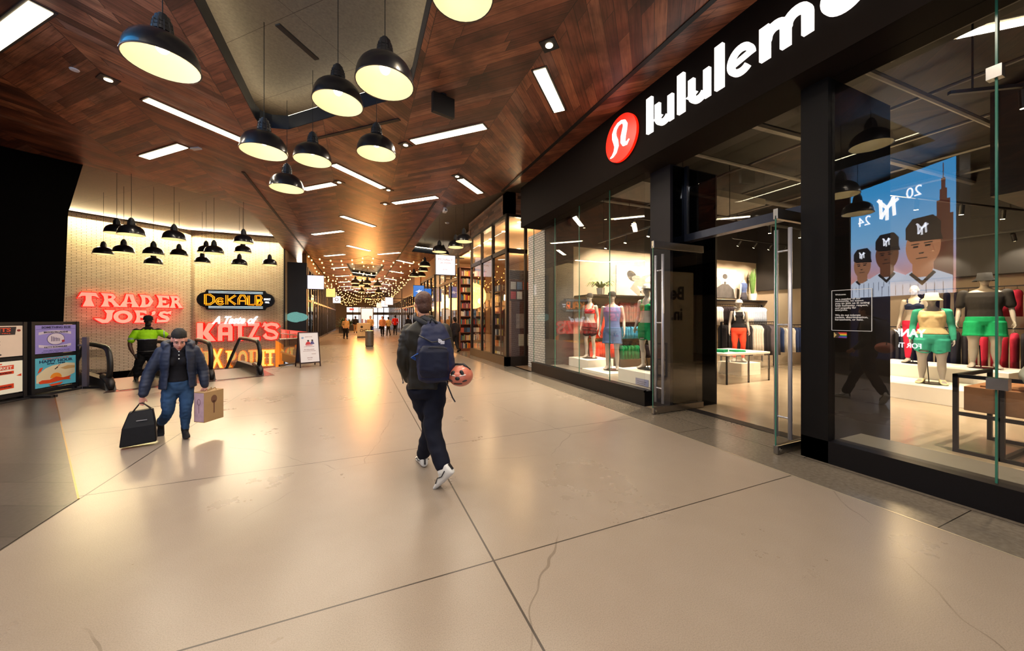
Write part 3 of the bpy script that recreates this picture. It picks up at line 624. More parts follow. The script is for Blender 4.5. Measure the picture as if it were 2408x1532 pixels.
# ---------------------------------------------------------------- track lights in the athletic store
M_TRK = mat('track_black', '101010', .5, var=0)
M_LENS = mat('spot_lens', 'fff4dc', .3, emis='ffe2b0', es=14, var=0)
def track(x0, y0, x1, y1, z, n, aim, label, power=60, lit=True, top=5.2):
    t = thing('track_light', label, 'track light', (0,0,0), 0, 'track lights in the athletic store')
    m = MB(); m.bar((x0,y0,z), (x1,y1,z), .035, .035)
    for f in (.08,.92): m.cyl((x0+(x1-x0)*f,y0+(y1-y0)*f,z), (x0+(x1-x0)*f,y0+(y1-y0)*f,top), .008, n=6)
    m.build('rail', M_TRK, t); ad = Vector(aim).normalized()
    for i in range(n):
        f = (i+.5)/n; p = Vector((x0+(x1-x0)*f, y0+(y1-y0)*f, z-.09)); q = p+ad*.13
        MB().cyl(p-ad*.05, q, .036, n=12).cyl(p, p+Vector((0,0,.09)), .01, n=6).build('spot_head', M_TRK, t)
        MB().cyl(q, q+ad*.004, .03, n=12).build('lens', M_LENS, t)
        if lit: spot('track_beam', q+ad*.02, ad.to_track_quat('-Z','Y').to_euler(), power*1.6, (1,.80,.58), 1.5, .03, parent=None)
track(6.0,8.0,6.0,5.0,3.62,4,(-.25,.15,-1),'track with black spot heads hanging right behind the left shop window', 120)
track(6.2,7.3,9.4,7.3,4.2,4,(.1,.75,-1),'track along the side wall above the big grey photo', 110)
track(10.4,7.3,13.4,7.3,4.0,4,(.1,.8,-1),'lit track above the portrait photo seen through the entrance', 110)
track(7.5,5.6,12.5,5.6,3.9,4,(.1,.1,-1),'track crossing the middle of the store behind the transom', 130)
track(7.6,3.4,12.6,2.6,3.8,4,(.1,.1,-1),'long track above the near shop floor in the right window', 130)
track(13.0,7.0,13.0,1.0,3.45,5,(.8,0,-1),'row of lit spots along the back wall of the store', 12)
track(5.6,1.6,7.6,.2,3.9,2,(.2,.0,-1),'track with two heads high behind the right window near the glass clamp', 130)
point('store_glow', (10.3,3.9,3.2), 90, (1,.68,.34), .4)
# exposed pipes
mb = MB()
for i in range(7): mb.cyl((5.2,7.9-i*1.35,4.75+.08*(i%3)), (14,7.7-i*1.4,4.75+.1*(i%2)), .04+.02*(i%2), n=8)
for i in range(5): mb.cyl((6.2+i*1.7,-3.5,4.95), (6.2+i*1.7,8.6,4.95), .03, n=8)
o = struct('ceiling_pipes', mb, mat('pipe_grey', '5c5a58', .6))
# ---------------------------------------------------------------- remeshing helper for bodies and garments
def fuse(mb, voxel, name, mats, parent=None, extra=None, paint=None, smooth_it=3, loc=None, disp=None):
    o = mb.build('tmp', mats[0]); md = o.modifiers.new('r', 'REMESH'); md.mode = 'VOXEL'; md.voxel_size = voxel
    if smooth_it: s2 = o.modifiers.new('s', 'SMOOTH'); s2.factor = .6; s2.iterations = smooth_it
    dg = bpy.context.evaluated_depsgraph_get(); me = bpy.data.meshes.new_from_object(o.evaluated_get(dg))
    out = MB(); out.v = [tuple(v.co) for v in me.vertices]; out.f = [tuple(p.vertices) for p in me.polygons]
    if disp: out.v = [disp(Vector(v)) for v in out.v]
    if paint: out.m = [paint(p.center) for p in me.polygons]
    else: out.m = [0]*len(out.f)
    old = o.data; bpy.data.objects.remove(o); bpy.data.meshes.remove(old); bpy.data.meshes.remove(me)
    if extra:
        n = len(out.v); out.v += extra.v; out.f += [tuple(i+n for i in f) for f in extra.f]; out.m += extra.m
    return out.build(name, mats, parent, smooth=True, loc=loc)
def chain(pts, rs, n=5):
    """smooth centre line + radii"""
    P = [Vector(p) for p in pts]; out = []; rr = []
    for i in range(len(P)-1):
        a = P[max(i-1,0)]; b = P[i]; c = P[i+1]; d = P[min(i+2,len(P)-1)]
        for k in range(n):
            u = k/n; out.append(.5*((2*b)+(c-a)*u+(2*a-5*b+4*c-d)*u*u+(3*b-3*c+d-a)*u**3)); rr.append(rs[i]+(rs[i+1]-rs[i])*(u*u*(3-2*u)))
    out.append(P[-1]); rr.append(rs[-1]); return out, rr
def limb(mb, pts, rs, n=14, flat=1.0, caps=True):
    p, r = chain(pts, rs); mb.tube(p, r, n, flat=flat)
    if caps: mb.ell(p[0], r[0], r[0], r[0]); mb.ell(p[-1], r[-1], r[-1], r[-1])
def torso(mb, rows, F=Vector((0,1,0)), R=Vector((1,0,0)), n=20):
    """rows: (centre, half width, half depth)"""
    rg = []
    P = [Vector(c) for c, a, b in rows]
    for i, (c, a, b) in enumerate(rows): rg.append(mb.ering(c, R*a, F*b, n))
    mb.loft(rg)
def hand(mb, w, d, nrm, s=1.0, curl=.5, thumb=1):
    """palm + five fingers. w wrist, d direction towards fingertips, nrm palm normal (curl side)"""
    w = Vector(w); d = N3(d); nrm = N3(nrm); sd = d.cross(nrm).normalized()
    M = Matrix(((sd.x,d.x,nrm.x),(sd.y,d.y,nrm.y),(sd.z,d.z,nrm.z))).to_4x4()
    mb.ell(w+d*.045*s, .04*s, .052*s, .016*s, M)
    for i, (o, L) in enumerate(((-.030,.072),(-.010,.082),(.011,.077),(.030,.060))):
        p = w+d*(.085-.004*abs(i-1.5))*s+sd*o*s; pts = [p]; dd = d.copy(); a = curl*.75
        for k, f in enumerate((.45,.32,.25)):
            dd = (dd*math.cos(a)+nrm*math.sin(a)).normalized(); pts.append(pts[-1]+dd*L*f*s)
            n2 = nrm-dd*nrm.dot(dd); nrm2 = n2.normalized() if n2.length > .05 else -d
            a = curl*.9; nr = nrm2
            dd = (dd*math.cos(a*.6)+nr*math.sin(a*.6)).normalized()
        mb.tube(pts, [.0092*s,.0086*s,.0078*s,.0062*s], 8)
        mb.ell(pts[-1], .0062*s, .0062*s, .0062*s, n=8, m=5)
    q = w+d*.03*s-sd*.03*s*thumb; dd = (d*.6-sd*.7*thumb+nrm*.3).normalized()
    mb.tube([q, q+dd*.035*s, q+dd*.035*s+(d*.8-sd*.1*thumb+nrm*.4).normalized()*.032*s], [.014*s,.011*s,.008*s], 8)
def head(mb, ex, c, f, up, s=1.0, face=True, skin=0, eye=1, lip=2, brow=3):
    """c = centre of the skull; f = facing; ex = MB for eyes, lips"""
    f = N3(f); up = N3(Vector(up)-f*Vector(up).dot(f)); r = f.cross(up); c = Vector(c)
    M = Matrix(((r.x,f.x,up.x),(r.y,f.y,up.y),(r.z,f.z,up.z))).to_4x4()
    def P(x, y, z): return c+r*x*s+f*y*s+up*z*s
    mb.ell(P(0,-.008,.02), .076*s, .096*s, .092*s, M); mb.ell(P(0,.022,-.045), .058*s, .066*s, .072*s, M); mb.ell(P(0,.052,-.092), .030*s, .026*s, .024*s, M)
    for q in (-1,1):
        mb.ell(P(.038*q,.045,-.04), .026*s, .026*s, .03*s, M); mb.ell(P(.079*q,-.005,-.01), .010*s, .02*s, .032*s, M)
        mb.ell(P(.032*q,.078,.025), .024*s, .012*s, .008*s, M)
    mb.tube([P(0,.082,.02), P(0,.098,-.012), P(0,.108,-.03)], [.008*s,.011*s,.014*s], 8); mb.ell(P(0,.094,-.034), .018*s, .014*s, .009*s, M)
    mb.ell(P(0,.082,-.062), .024*s, .010*s, .010*s, M)
    if face and ex is not None:
        for q in (-1,1):
            ex.c = eye; ex.ell(P(.031*q,.081,.004), .0125*s, .008*s, .0055*s, M, n=10, m=6)
            ex.c = brow; ex.ell(P(.031*q,.088,.004), .0052*s, .004*s, .0052*s, M, n=8, m=5)
            ex.tube([P(.014*q,.092,.022), P(.032*q,.091,.028), P(.05*q,.078,.022)], [.003*s,.0042*s,.002*s], 6)
            ex.tube([P(.017*q,.0865,.0075), P(.031*q,.0905,.012), P(.045*q,.083,.006)], [.0015*s,.002*s,.0012*s], 5)
        ex.c = lip; ex.ell(P(0,.0915,-.0585), .021*s, .0055*s, .0038*s, M, n=12, m=6); ex.ell(P(0,.0905,-.0675), .017*s, .006*s, .005*s, M, n=12, m=6)
        ex.c = skin
def foot(mb, ankle, toe_dir, s=1.0, sole=True, z=0, h=.05):
    """shoe or bare foot; ankle point, unit direction to the toe, pitched as given"""
    a = Vector(ankle); d = N3(toe_dir); up = Vector((0,0,1)); up = (up-d*up.dot(d)).normalized(); r = d.cross(up)
    def P(x, y, z_): return a+r*x*s+d*y*s+up*z_*s
    rg = []
    for y, w_, t_, b_ in ((-.075,.02,-.03,-.075),(-.065,.033,.01,-.085),(-.03,.04,.02,-.088),(.02,.042,.01,-.088),(.07,.046,-.025,-.088),(.12,.05,-.045,-.088),(.16,.045,-.055,-.087),(.185,.03,-.062,-.082),(.195,.012,-.07,-.078)):
        rg.append([P(w_*math.cos(2*PI*k/14), y, (t_+b_)/2+(t_-b_)/2*math.copysign(abs(math.sin(2*PI*k/14))**.7, math.sin(2*PI*k/14))) for k in range(14)])
    mb.loft(rg)
# ---------------------------------------------------------------- mannequins
M_MANQ = mat('mannequin_grey', 'a39a90', .45, var=.04)
M_PLINTH = mat('white_plinth', 'e6e0d4', .5, var=.02)
FAB = {}
def fab(c, r=.85): 
    if (c, r) not in FAB: FAB[(c, r)] = mat('fabric_'+c, c, r, var=.12, sc=14, spec=.2, bump=.3)
    return FAB[(c, r)]
def mannequin(label, loc, rz, H, female, top, bottom, hat=None, scarf=None, sleeves=None, tights=None, armpose=0, bare_mid=False, wide=1.0, shoes=None, voxel=.012, tee=False):
    t = thing('mannequin', label, 'mannequin', loc, rz, 'store mannequins'); k = H/1.78; Wd = wide; b = MB()
    hipx = .09*Wd; shx = (.165 if female else .20)*Wd
    body = [((0,0,.80),.135*Wd,.09),((0,.0,.88),(.175 if female else .165)*Wd,.11),((0,0,.97),(.165 if female else .155)*Wd,.105),((0,.01,1.10),(.118 if female else .145)*Wd,.085),((0,.01,1.22),(.135 if female else .165)*Wd,.1),((0,.005,1.34),(.15 if female else .185)*Wd,.105),((0,-.005,1.43),(.15 if female else .185)*Wd,.085),((0,-.01,1.49),.08*Wd,.065),((0,-.005,1.53),.052,.052)]
    def sc(p): return Vector(p)*k
    def rows(g=0, z0=0, z1=9): return [(sc(c), a*k+g, d_*k+g) for c, a, d_ in body if z0 <= c[2] <= z1]
    torso(b, rows()); limb(b, [sc((0,0,1.48)), sc((0,.01,1.60))], [.055*k,.05*k])
    head(b, None, sc((0,.02,1.67)), (0,1,0), (0,0,1), k, face=False)
    if female: 
        for q in (-1,1): b.ell(sc((.065*q*Wd,.085,1.31)), .055*k, .045*k, .05*k)
    legs = {}
    for q in (-1,1):
        kn = (hipx*q*1.15, .03+(.05 if q == 1 else 0)*(armpose == 1), .47); an = (.1*q*(1.3 if armpose == 1 else 1.1)*Wd, -.02+(.10 if q == 1 and armpose else 0), .085)
        legs[q] = ([sc((hipx*q,0,.86)), sc((hipx*q*1.1,.01,.66)), sc(kn), sc((hipx*q*1.15,-.02,.32)), sc(an)], [.092*k*Wd,.078*k*Wd,.052*k*Wd,.052*k*Wd,.034*k])
        limb(b, *legs[q]); foot(b, sc(an), (q*.25,1,0), k*.95)
    arms = {}
    for q in (-1,1):
        if armpose == 1 and q == 1: el = (shx+.09, -.05, 1.14); wr = (shx+.02,.14,1.0)
        else: el = (shx*q+.05*q, -.03, 1.13); wr = (shx*q+.075*q, .06, .88)
        arms[q] = ([sc((shx*q,0,1.41)), sc((shx*q+.025*q,-.01,1.28)), sc(el), sc(((el[0]+wr[0])/2,(el[1]+wr[1])/2,(el[2]+wr[2])/2)), sc(wr)], [.052*k,.045*k,.036*k,.034*k,.024*k])
        limb(b, *arms[q]); dd = sc(wr)-sc(el); hand(b, sc(wr), dd, (-q,.3,0), k, .35, thumb=q)
    fuse(b, voxel, 'body', [M_MANQ], t)
    if top:
        m = MB()
        if bare_mid: torso(m, rows(.012, 1.15, 1.36)); 
        else: torso(m, rows(.030, .95, 1.0)+rows(.018, 1.05, 1.43)) if female else torso(m, [(sc((0,0,.93)), (.17*Wd)*k+.02, .12*k+.02)]+rows(.022, .97, 1.45 if tee else 1.43))
        if female:
            for q in (-1,1): m.ell(sc((.065*q*Wd,.085,1.31)), .065*k, .056*k, .058*k)
        for q in (-1,1):
            if tee: limb(m, [arms[q][0][0], arms[q][0][1], arms[q][0][1]+(arms[q][0][2]-arms[q][0][1])*.6], [.075*k,.068*k,.07*k])
            else: m.tube([sc((.09*q,.07,1.38)), sc((.10*q,.03,1.46)), sc((.10*q,-.05,1.44)), sc((.09*q,-.08,1.36))], .022*k, 8)
        fuse(m, voxel, 'top', [fab(top)], t)
    if sleeves:
        m = MB()
        for q in (-1,1): limb(m, arms[q][0], [r+.014 for r in arms[q][1]])
        m.tube([sc((-.16*Wd,-.03,1.43)), sc((0,-.09,1.45)), sc((.16*Wd,-.03,1.43))], .05*k, 8); fuse(m, voxel, 'shrug', [fab(sleeves)], t)
    if bottom:
        m = MB(); low = 'short' if not tights else 'long'
        torso(m, rows(.026 if female or tights else .034, .80, 1.03)); 
        for q in (-1,1):
            P_, R_ = legs[q]
            if tights: limb(m, [P_[0],P_[1],P_[2],P_[3],P_[3]+(P_[4]-P_[3])*.8], [r+.011 for r in R_])
            else: limb(m, [P_[0],P_[1],P_[1]+(P_[2]-P_[1])*(.1 if female else .35)], [R_[0]+.028, R_[1]+(.024 if female else .045), R_[1]+(.02 if female else .055)], caps=False)
        fuse(m, voxel, 'leggings' if tights else 'shorts', [fab(bottom)], t)
    if hat:
        m = MB(); c = sc((0,.02,1.70)); kind, hc = hat
        if kind == 'bucket': m.lathe([(.0,.10*k),(.085*k,.095*k),(.10*k,.0),(.15*k,-.055*k),(.152*k,-.06*k),(.098*k,-.012*k)], c, 24)
        else:
            m.lathe([(0,.098*k),(.05*k,.09*k),(.085*k,.055*k),(.098*k,0),(.1*k,-.012*k)], c, 24)
            m.add([], []); m.prism([(-.07*k,.06*k),(.07*k,.06*k),(.055*k,.16*k),(0,.18*k),(-.055*k,.16*k)], .008, Matrix.Translation(c+Vector((0,0,-.01))))
        m.build('bucket_hat' if kind == 'bucket' else 'cap', fab(hc), t, smooth=True)
    if scarf:
        m = MB(); m.tube([sc((.10,.10,1.18)), sc((.11,.11,1.35)), sc((.08,.0,1.50)), sc((0,-.08,1.51)), sc((-.08,.0,1.50)), sc((-.11,.11,1.34)), sc((-.10,.12,1.22))], [.03,.04,.035,.04,.035,.04,.03], 10, flat=.5); m.build('draped_jumper', fab(scarf), t, smooth=True)
    if shoes:
        m = MB()
        for q in (-1,1): foot(m, legs[q][0][-1]+Vector((0,0,-.002)), (q*.25,1,0), k*1.04)
        m.build('sandals', fab(shoes), t, smooth=True)
    m = MB(); m.cyl((0,0,-.012), (0,0,.004), .2, n=32); m.cyl((.04,-.1,0), (.06,-.03,.42*k), .008, n=6); m.build('base_plate', mat('black_base', '141414', .3, .5), t)
    return t
def plinth(x0, x1, y0, y1, z0, z1, label, rz=0):
    o = MB().bx(-(x1-x0)/2,(x1-x0)/2,-(y1-y0)/2,(y1-y0)/2,0,z1-z0).build('display_plinth', M_PLINTH, bev=.006); o.location = ((x0+x1)/2,(y0+y1)/2,z0); o.rotation_euler = (0,0,rz)
    return tag(o, label, 'plinth', 'white display plinths')
plinth(5.35,6.15,7.55,8.45,.0,.50,'tall white plinth under the mannequin in the red top')
mannequin('slim mannequin in red crop top, black shorts and black cap in the left window', (5.72,7.98,.512), 2.2, 1.72, True, 'c8383a', '241c20', ('cap','1c1a1c'), bare_mid=True)
plinth(5.1,6.1,6.45,7.45,.0,.33,'lower white plinth under the mannequin in the blue tank top')
mannequin('male mannequin in blue tank top and blue shorts in the left window', (5.60,6.92,.342), 2.3, 1.86, False, '5a6c9c', '4a6490', ('cap','1a1a1c'))
plinth(5.05,6.0,5.0,6.05,.0,.52,'white plinth with a small notice, beside the open door')
mannequin('mannequin in bright green set and white cap half behind the open door', (5.50,5.68,.532), 1.9, 1.74, True, '1e8e58', '16804c', ('cap','e6e4e0'), bare_mid=True)
NT = frame((5.045,5.35,.26), (0,-1,0), (0,0,1)); t = thing('notice_card', 'small grey framed notice on the plinth beside the open door', 'notice')
MB().prism([(-.17,-.14),(.17,-.14),(.17,.14),(-.17,.14)], .006, NT).build('card', mat('card_grey_blue', '8c90b0', .5), t)
m = MB(); [m.prism([(-.12,.08-.035*i),(.12-.03*(i%3),.08-.035*i),(.12-.03*(i%3),.088-.035*i),(-.12,.088-.035*i)], .002, NT @ Matrix.Translation((0,0,.006))) for i in range(6)]; m.build('printed_lines', mat('ink', '3a3c50', .6, var=0), t)
# right window group
plinth(9.75,10.85,2.55,4.4,0,.30,'low front step of the cream plinth in the right window',-.05)
plinth(10.88,12.05,2.35,4.4,0,.57,'taller rear block of the cream plinth in the right window',-.05)
mannequin('curvy mannequin in teal shrug, cream top and teal shorts with cream bucket hat', (10.25,3.15,.312), 1.83, 1.74, True, 'e2c690', '3aa184', ('bucket','e0cc98'), sleeves='3a9c7c', wide=1.22, shoes='e0d0a0')
mannequin('tall mannequin in black tee, green shorts and black bucket hat', (11.5,2.82,.582), 1.85, 1.88, False, '2a2725', '14915a', ('bucket','1c1b1a'), wide=1.25, tee=True)
mannequin('mannequin in red leggings and dark crop top behind the teal one', (11.35,3.75,.582), 1.7, 1.72, True, '1f2740', 'd02440', tights=True, bare_mid=True)
mannequin('mannequin in white cap, black vest and orange leggings near the entrance table', (9.9,6.75,.35), 2.3, 1.74, True, '1d1b1e', 'e24a30', ('cap','e4e0dc'), scarf='dcd8d2', tights=True)
plinth(9.5,10.3,6.4,7.1,0,.338,'white plinth hidden behind the folded clothes table')
# ---------------------------------------------------------------- tables, racks
M_TBLK = mat('black_steel_frame', '1c1c22', .4, .6, var=.05)
M_OAK = mat('oak_board', '9a6a45', .5, var=.15, sc=12)
t = thing('display_table', 'low table with glass sides and white top holding folded clothes', 'table', (8.75,6.25,0))
MB().bx(-.8,.8,-.55,.55,.68,.73).build('tabletop', M_PLINTH, t, bev=.004)
m = MB()
for x in (-.78,0,.78):
    for y in (-.53,.53): m.bx(x-.015,x+.015,y-.015,y+.015,0,.68)
m.build('frame', M_TBLK, t); MB().bx(-.77,.77,-.545,-.54,.03,.67).bx(-.795,-.79,-.52,.52,.03,.67).build('glass_side', M_GLASS, t)
def folded(x, y, z, c, label, rz=0, n=3):
    m = MB(); 
    for i in range(n): m.bx(-.15+.004*i,.15-.003*i,-.11+.003*(i%2),.11,i*.022,i*.022+.02)
    o = m.build('folded_garment', fab(c), bev=.006); o.location = (x,y,z); o.rotation_euler = (0,0,rz); return tag(o, label, 'clothes', 'folded clothes on tables')
folded(8.3,6.1,.73,'1c8a5c','folded green garment pile on the low glass-sided table',.3); folded(8.75,6.0,.73,'14915a','bright green folded garment in the middle of the low table',-.2,2); folded(8.25,6.5,.73,'2f7fb0','folded blue garment at the back of the low table',.1,2)
t = thing('display_table', 'oak block table in black steel frame behind the right window edge', 'table', (7.0,.95,0))
MB().bx(-.48,.48,-.8,.8,.50,.78).build('oak_block', M_OAK, t, bev=.004); MB().bx(-.4,.4,-.7,.7,.78,.80).build('shelf_board', M_OAK, t)
m = MB()
for x in (-.52,.52):
    for y in (-.85,.52,.85): m.bx(x-.02,x+.02,y-.02,y+.02,0,.92)
m.bx(-.54,.54,.50,.54,.0,.04); m.bx(-.54,.54,-.87,-.83,0,.04); m.bx(-.54,-.5,-.85,.85,0,.04); m.bx(.5,.54,-.85,.85,0,.04); m.bx(-.54,-.5,-.85,.85,.44,.48); m.bx(.5,.54,-.85,.85,.44,.48); m.bx(-.54,.54,.83,.87,.88,.92); m.bx(-.54,-.5,-.85,.85,.88,.92)
m.build('frame', M_TBLK, t)
m = MB(); limb(m, [(-.25,0,0),(0,.03,.02),(.25,0,0)], [.10,.14,.1]); limb(m, [(-.2,0,.12),(0,0,.17),(.22,0,.12)], [.09,.13,.09]); o = fuse(m, .02, 'puffer_bundle', [fab('a8b0a8')]); o.location = (6.75,1.25,.93); tag(o, 'pale grey puffy quilted bundle on the oak table', 'clothes')
for i, c in enumerate(('c8ccd8','e0dcd8')): folded(6.98,.55+.35*i,.80,c,'pale folded shirt on the oak block table' if i else 'light blue folded shirt on the oak block table',.1)
t = thing('price_stand', 'white card stand above the oak table at the right edge', 'sign', (7.15,.92,.80)); MB().bx(-.012,.012,-.012,.012,0,.62).build('post', M_TBLK, t); MB().bx(-.02,-.012,-.25,.25,.60,.78).build('card', mat('white_card', 'dcdce0', .5), t)
def garment(c, w=.34, h=.62, kind='shirt'):
    m = MB(); rg = []
    hw = w/2
    for z, a, d_ in ((0,.12,.03),(-.03,.7,.045),(-.14,1.0,.05),(-.3,.92,.05),(-.6,.95,.045),(-1,1.0,.05)):
        rg.append([Vector((d_*math.sin(2*PI*k/12)*1.0, hw*a*math.cos(2*PI*k/12), z*h)) for k in range(12)])
    m.loft(rg); o = m.build('garment', fab(c), smooth=True); return o
GM = {}
def hang(x, y, z, c, w, h, label, grp):
    k_2 = (c, w, h)
    if k_2 not in GM:
        o = thing('hanging_garment', label, 'clothes', (x,y,z), 0, grp); g = garment(c, w, h); g.parent = o; g.location = (0,0,-.08)
        m = MB(); m.tube([(0,.0,0),(0,0,-.05),(0,w*.35,-.09)], .004, 5); m.tube([(0,0,-.05),(0,-w*.35,-.09)], .004, 5); m.build('hanger', M_TRK, o); GM[k_2] = o
    else: o = dup(GM[k_2], (x,y,z), None, label)
    o['group'] = grp; o.rotation_euler = (0,0,random.uniform(-.15,.15)); return o
def rack(x0, y0, x1, y1, z, label, cols, w, h, step, gl, legs=True, base=True):
    t = thing('clothes_rack', label, 'clothes rack', (0,0,0)); m = MB(); m.bar((x0,y0,z), (x1,y1,z), .025, .025)
    m.build('rail', M_TBLK, t); d_ = Vector((x1-x0,y1-y0)); n = int(d_.length/step); d_.normalize()
    if legs:
        m = MB()
        for (x, y) in ((x0,y0),(x1,y1)): m.bx(x-.02,x+.02,y-.02,y+.02,0,z)
        m.build('upright', M_TBLK, t)
    rot = math.atan2(d_.y, d_.x)
    for i in range(n):
        f = (i+.5)/n; g = hang(x0+(x1-x0)*f, y0+(y1-y0)*f, z-.01, cols[int(f*len(cols))], w, h, gl % COLN.get(cols[int(f*len(cols))], 'dark'), gl % COLN.get(cols[int(f*len(cols))], 'dark'))
        g.rotation_euler = (0,0,rot+random.uniform(-.2,.2))
COLN = {'d84a34':'orange-red','e8e2dc':'white','4aa0c8':'sky blue','16804c':'green','241c20':'black','2c2a2e':'black','b8c4d8':'pale blue','cfc8bc':'cream','8a3c4c':'pink','3a4a78':'navy','5a5258':'grey','c03048':'red','d8a080':'peach'}
RL = '%s clothes on the rail '
# behind left window along the side wall
rack(5.95,8.35,6.9,8.35,1.95,'upper rail with orange-red tops behind the window mannequins',['d84a34'],.42,.85,.085,RL+'behind the red-topped mannequin')
rack(5.95,8.35,6.8,8.35,1.0,'lower rail with orange-red shorts behind the window mannequins',['d84a34'],.36,.45,.085,RL+'low behind the red-topped mannequin', legs=False)
rack(7.05,8.4,9.2,8.4,2.05,'upper rail with white tops on the side wall',['e8e2dc','e8e2dc','241c20'],.4,.5,.10,RL+'high on the side wall')
rack(7.05,8.4,9.2,8.4,1.42,'middle rail with sky blue shorts on the side wall',['4aa0c8'],.38,.36,.10,RL+'in the middle of the side wall', legs=False)
rack(7.05,8.4,9.2,8.4,.86,'lower rail with green garments on the side wall',['16804c','241c20','16804c'],.38,.4,.11,RL+'at the bottom of the side wall', legs=False)
rack(10.6,8.4,13.6,8.4,2.05,'long upper rail with mixed tops seen through the entrance',['d8a080','e8e2dc','241c20','241c20','e8e2dc','e8e2dc','b8c4d8','b8c4d8'],.4,.62,.12,RL+'high beyond the entrance')
rack(10.2,7.5,12.3,7.2,1.45,'free-standing rack of long black and cream garments beyond the entrance',['2c2a2e','2c2a2e','2c2a2e','cfc8bc','2c2a2e','5a5258'],.42,.95,.095,RL+'of the free-standing rack')
rack(12.6,7.4,13.7,6.9,1.35,'rack of navy and white garments beside the near entrance pier',['3a4a78','e8e2dc','3a4a78','c03048'],.42,.8,.11,RL+'beside the near entrance pier')
rack(12.6,5.2,12.9,.8,1.35,'rack of dark clothes behind the right window mannequins',['5a5258','2c2a2e','2c2a2e','c03048','2c2a2e','cfc8bc','2c2a2e'],.42,.95,.13,RL+'behind the right window mannequins')
rack(13.5,4.5,13.5,.0,2.3,'upper rail of red and dark clothes on the back wall',['241c20','c03048','2c2a2e','d84a34'],.42,.6,.17,RL+'high on the back wall', legs=False)
# wall panels / big photographs on the side wall
def wallpic(x0, x1, z0, z1, label, motif):
    t = thing('wall_photograph', label, 'photograph', ((x0+x1)/2,8.79,(z0+z1)/2)); w_, h_ = (x1-x0)/2, (z1-z0)/2
    MB().bx(-w_,w_,-.02,0,-h_,h_).build('print', mat('print_grey', 'b8aea2', .6, var=.3, sc=1.5), t)
    F_ = frame((0,-.021,0), (1,0,0), (0,0,1)); G1 = mat('print_dark', '3c3836', .6, var=.3, sc=5); G2 = mat('print_mid', '857c74', .6, var=.2, sc=4); G3 = mat('print_light', 'd8cec2', .6, var=.1)
    def el(cx, cz, rx, rz, n=20, a=0): return [(cx+rx*math.cos(2*PI*i/n)*math.cos(a)-rz*math.sin(2*PI*i/n)*math.sin(a), cz+rx*math.cos(2*PI*i/n)*math.sin(a)+rz*math.sin(2*PI*i/n)*math.cos(a)) for i in range(n)]
    a = MB(); b = MB(); c = MB()
    if motif == 'man':
        b.prism([(-w_,-h_),(-w_,h_*.9),(-w_*.2,h_*.1),(-w_*.2,-h_)], .001, F_); a.prism([(-.75*w_,-h_),(-.55*w_,-.35*h_),(-.1*w_,-.05*h_),(.35*w_,-.05*h_),(.75*w_,-.4*h_),(.85*w_,-h_)], .003, F_)
        c.prism(el(.1*w_,.2*h_,.15*w_,.26*h_), .005, F_); a.prism(el(.1*w_,.46*h_,.18*w_,.18*h_), .007, F_); a.prism(el(.1*w_,.03*h_,.09*w_,.1*h_), .007, F_)
    else:
        b.prism(el(.15*w_,.1*h_,.42*w_,.36*h_, a=.3), .002, F_); a.prism(el(-.42*w_,.35*h_,.2*w_,.3*h_, a=-.6), .003, F_); b.prism(el(-.25*w_,.2*h_,.18*w_,.2*h_), .004, F_); b.prism(stroke([(.35*w_,.0),(.2*w_,-.4*h_),(.0,-.9*h_)], .3*w_), .003, F_); c.prism(el(.3*w_,.25*h_,.22*w_,.16*h_, a=.4), .004, F_); b.prism(stroke([(-.2*w_,0),(-.35*w_,-.4*h_),(-.1*w_,-.85*h_)], .16*w_), .003, F_)
    b.build('mid_tones', G2, t); a.build('dark_tones', G1, t); c.build('light_tones', G3, t)
wallpic(7.25,9.35,2.25,3.2,'large black and white photo of a stretching body on the side wall','body')
wallpic(11.35,12.75,2.3,3.35,'black and white portrait of a man in a beanie above the racks','man')
mb = MB(); mb.bx(5.75,10.3,8.0,8.79,2.18,2.22); mb.bx(10.5,14,8.45,8.8,2.18,2.22); o = mb.build('wall_shelf', M_TBLK); tag(o, 'long thin black shelf along the store side wall under the photos', 'shelf')
def plant(x, y, z, label, snake=False, s=.9):
    t = thing('potted_plant', label, 'plant', (x,y,z)); MB().lathe([(0,0),(.10*s,0),(.13*s,.22*s),(.12*s,.22*s),(.11*s,.19*s),(0,.19*s)], n=20).build('pot', mat('white_pot', 'd8d4cc', .4), t, smooth=False)
    m = MB(); R_ = random.Random(3)
    for i in range(16 if snake else 26):
        a = i*2.4; L = (.6+.3*R_.random())*s if snake else (.36+.2*R_.random())*s; o_ = Vector((math.cos(a),math.sin(a),0)); pts = []
        for j in range(6):
            f = j/5; pts.append(Vector((0,0,.19*s))+o_*(.03*s+(.08*f if snake else .85*f*L*1.0))+Vector((0,0,L*f if snake else L*(.95*f-.75*f*f*f))))
        sd = o_.cross(Vector((0,0,1)))
        for j in range(5):
            w1 = .035*s*math.sin(PI*(j+.3)/5.6); w2 = .035*s*math.sin(PI*(j+1.3)/5.6) if j < 4 else .002
            m.add([pts[j]-sd*w1, pts[j]+sd*w1, pts[j+1]+sd*w2, pts[j+1]-sd*w2], [(0,1,2,3)])
    o = m.build('leaves', mat('leaf_green', '4c6a30', .5, var=.25, sc=10), t); md = o.modifiers.new('s','SOLIDIFY'); md.thickness = .004
    return t
plant(6.25,8.22,2.22,'arching green plant in a white pot on the long shelf behind the left window',s=.9)
plant(13.3,8.55,2.22,'upright snake plant in a pale pot beside the near entrance pier',True,1.1)
t = thing('torso_form', 'headless grey torso form in a blue top on the shelf by the snake plant', 'mannequin', (12.95-.15,8.55,2.22))
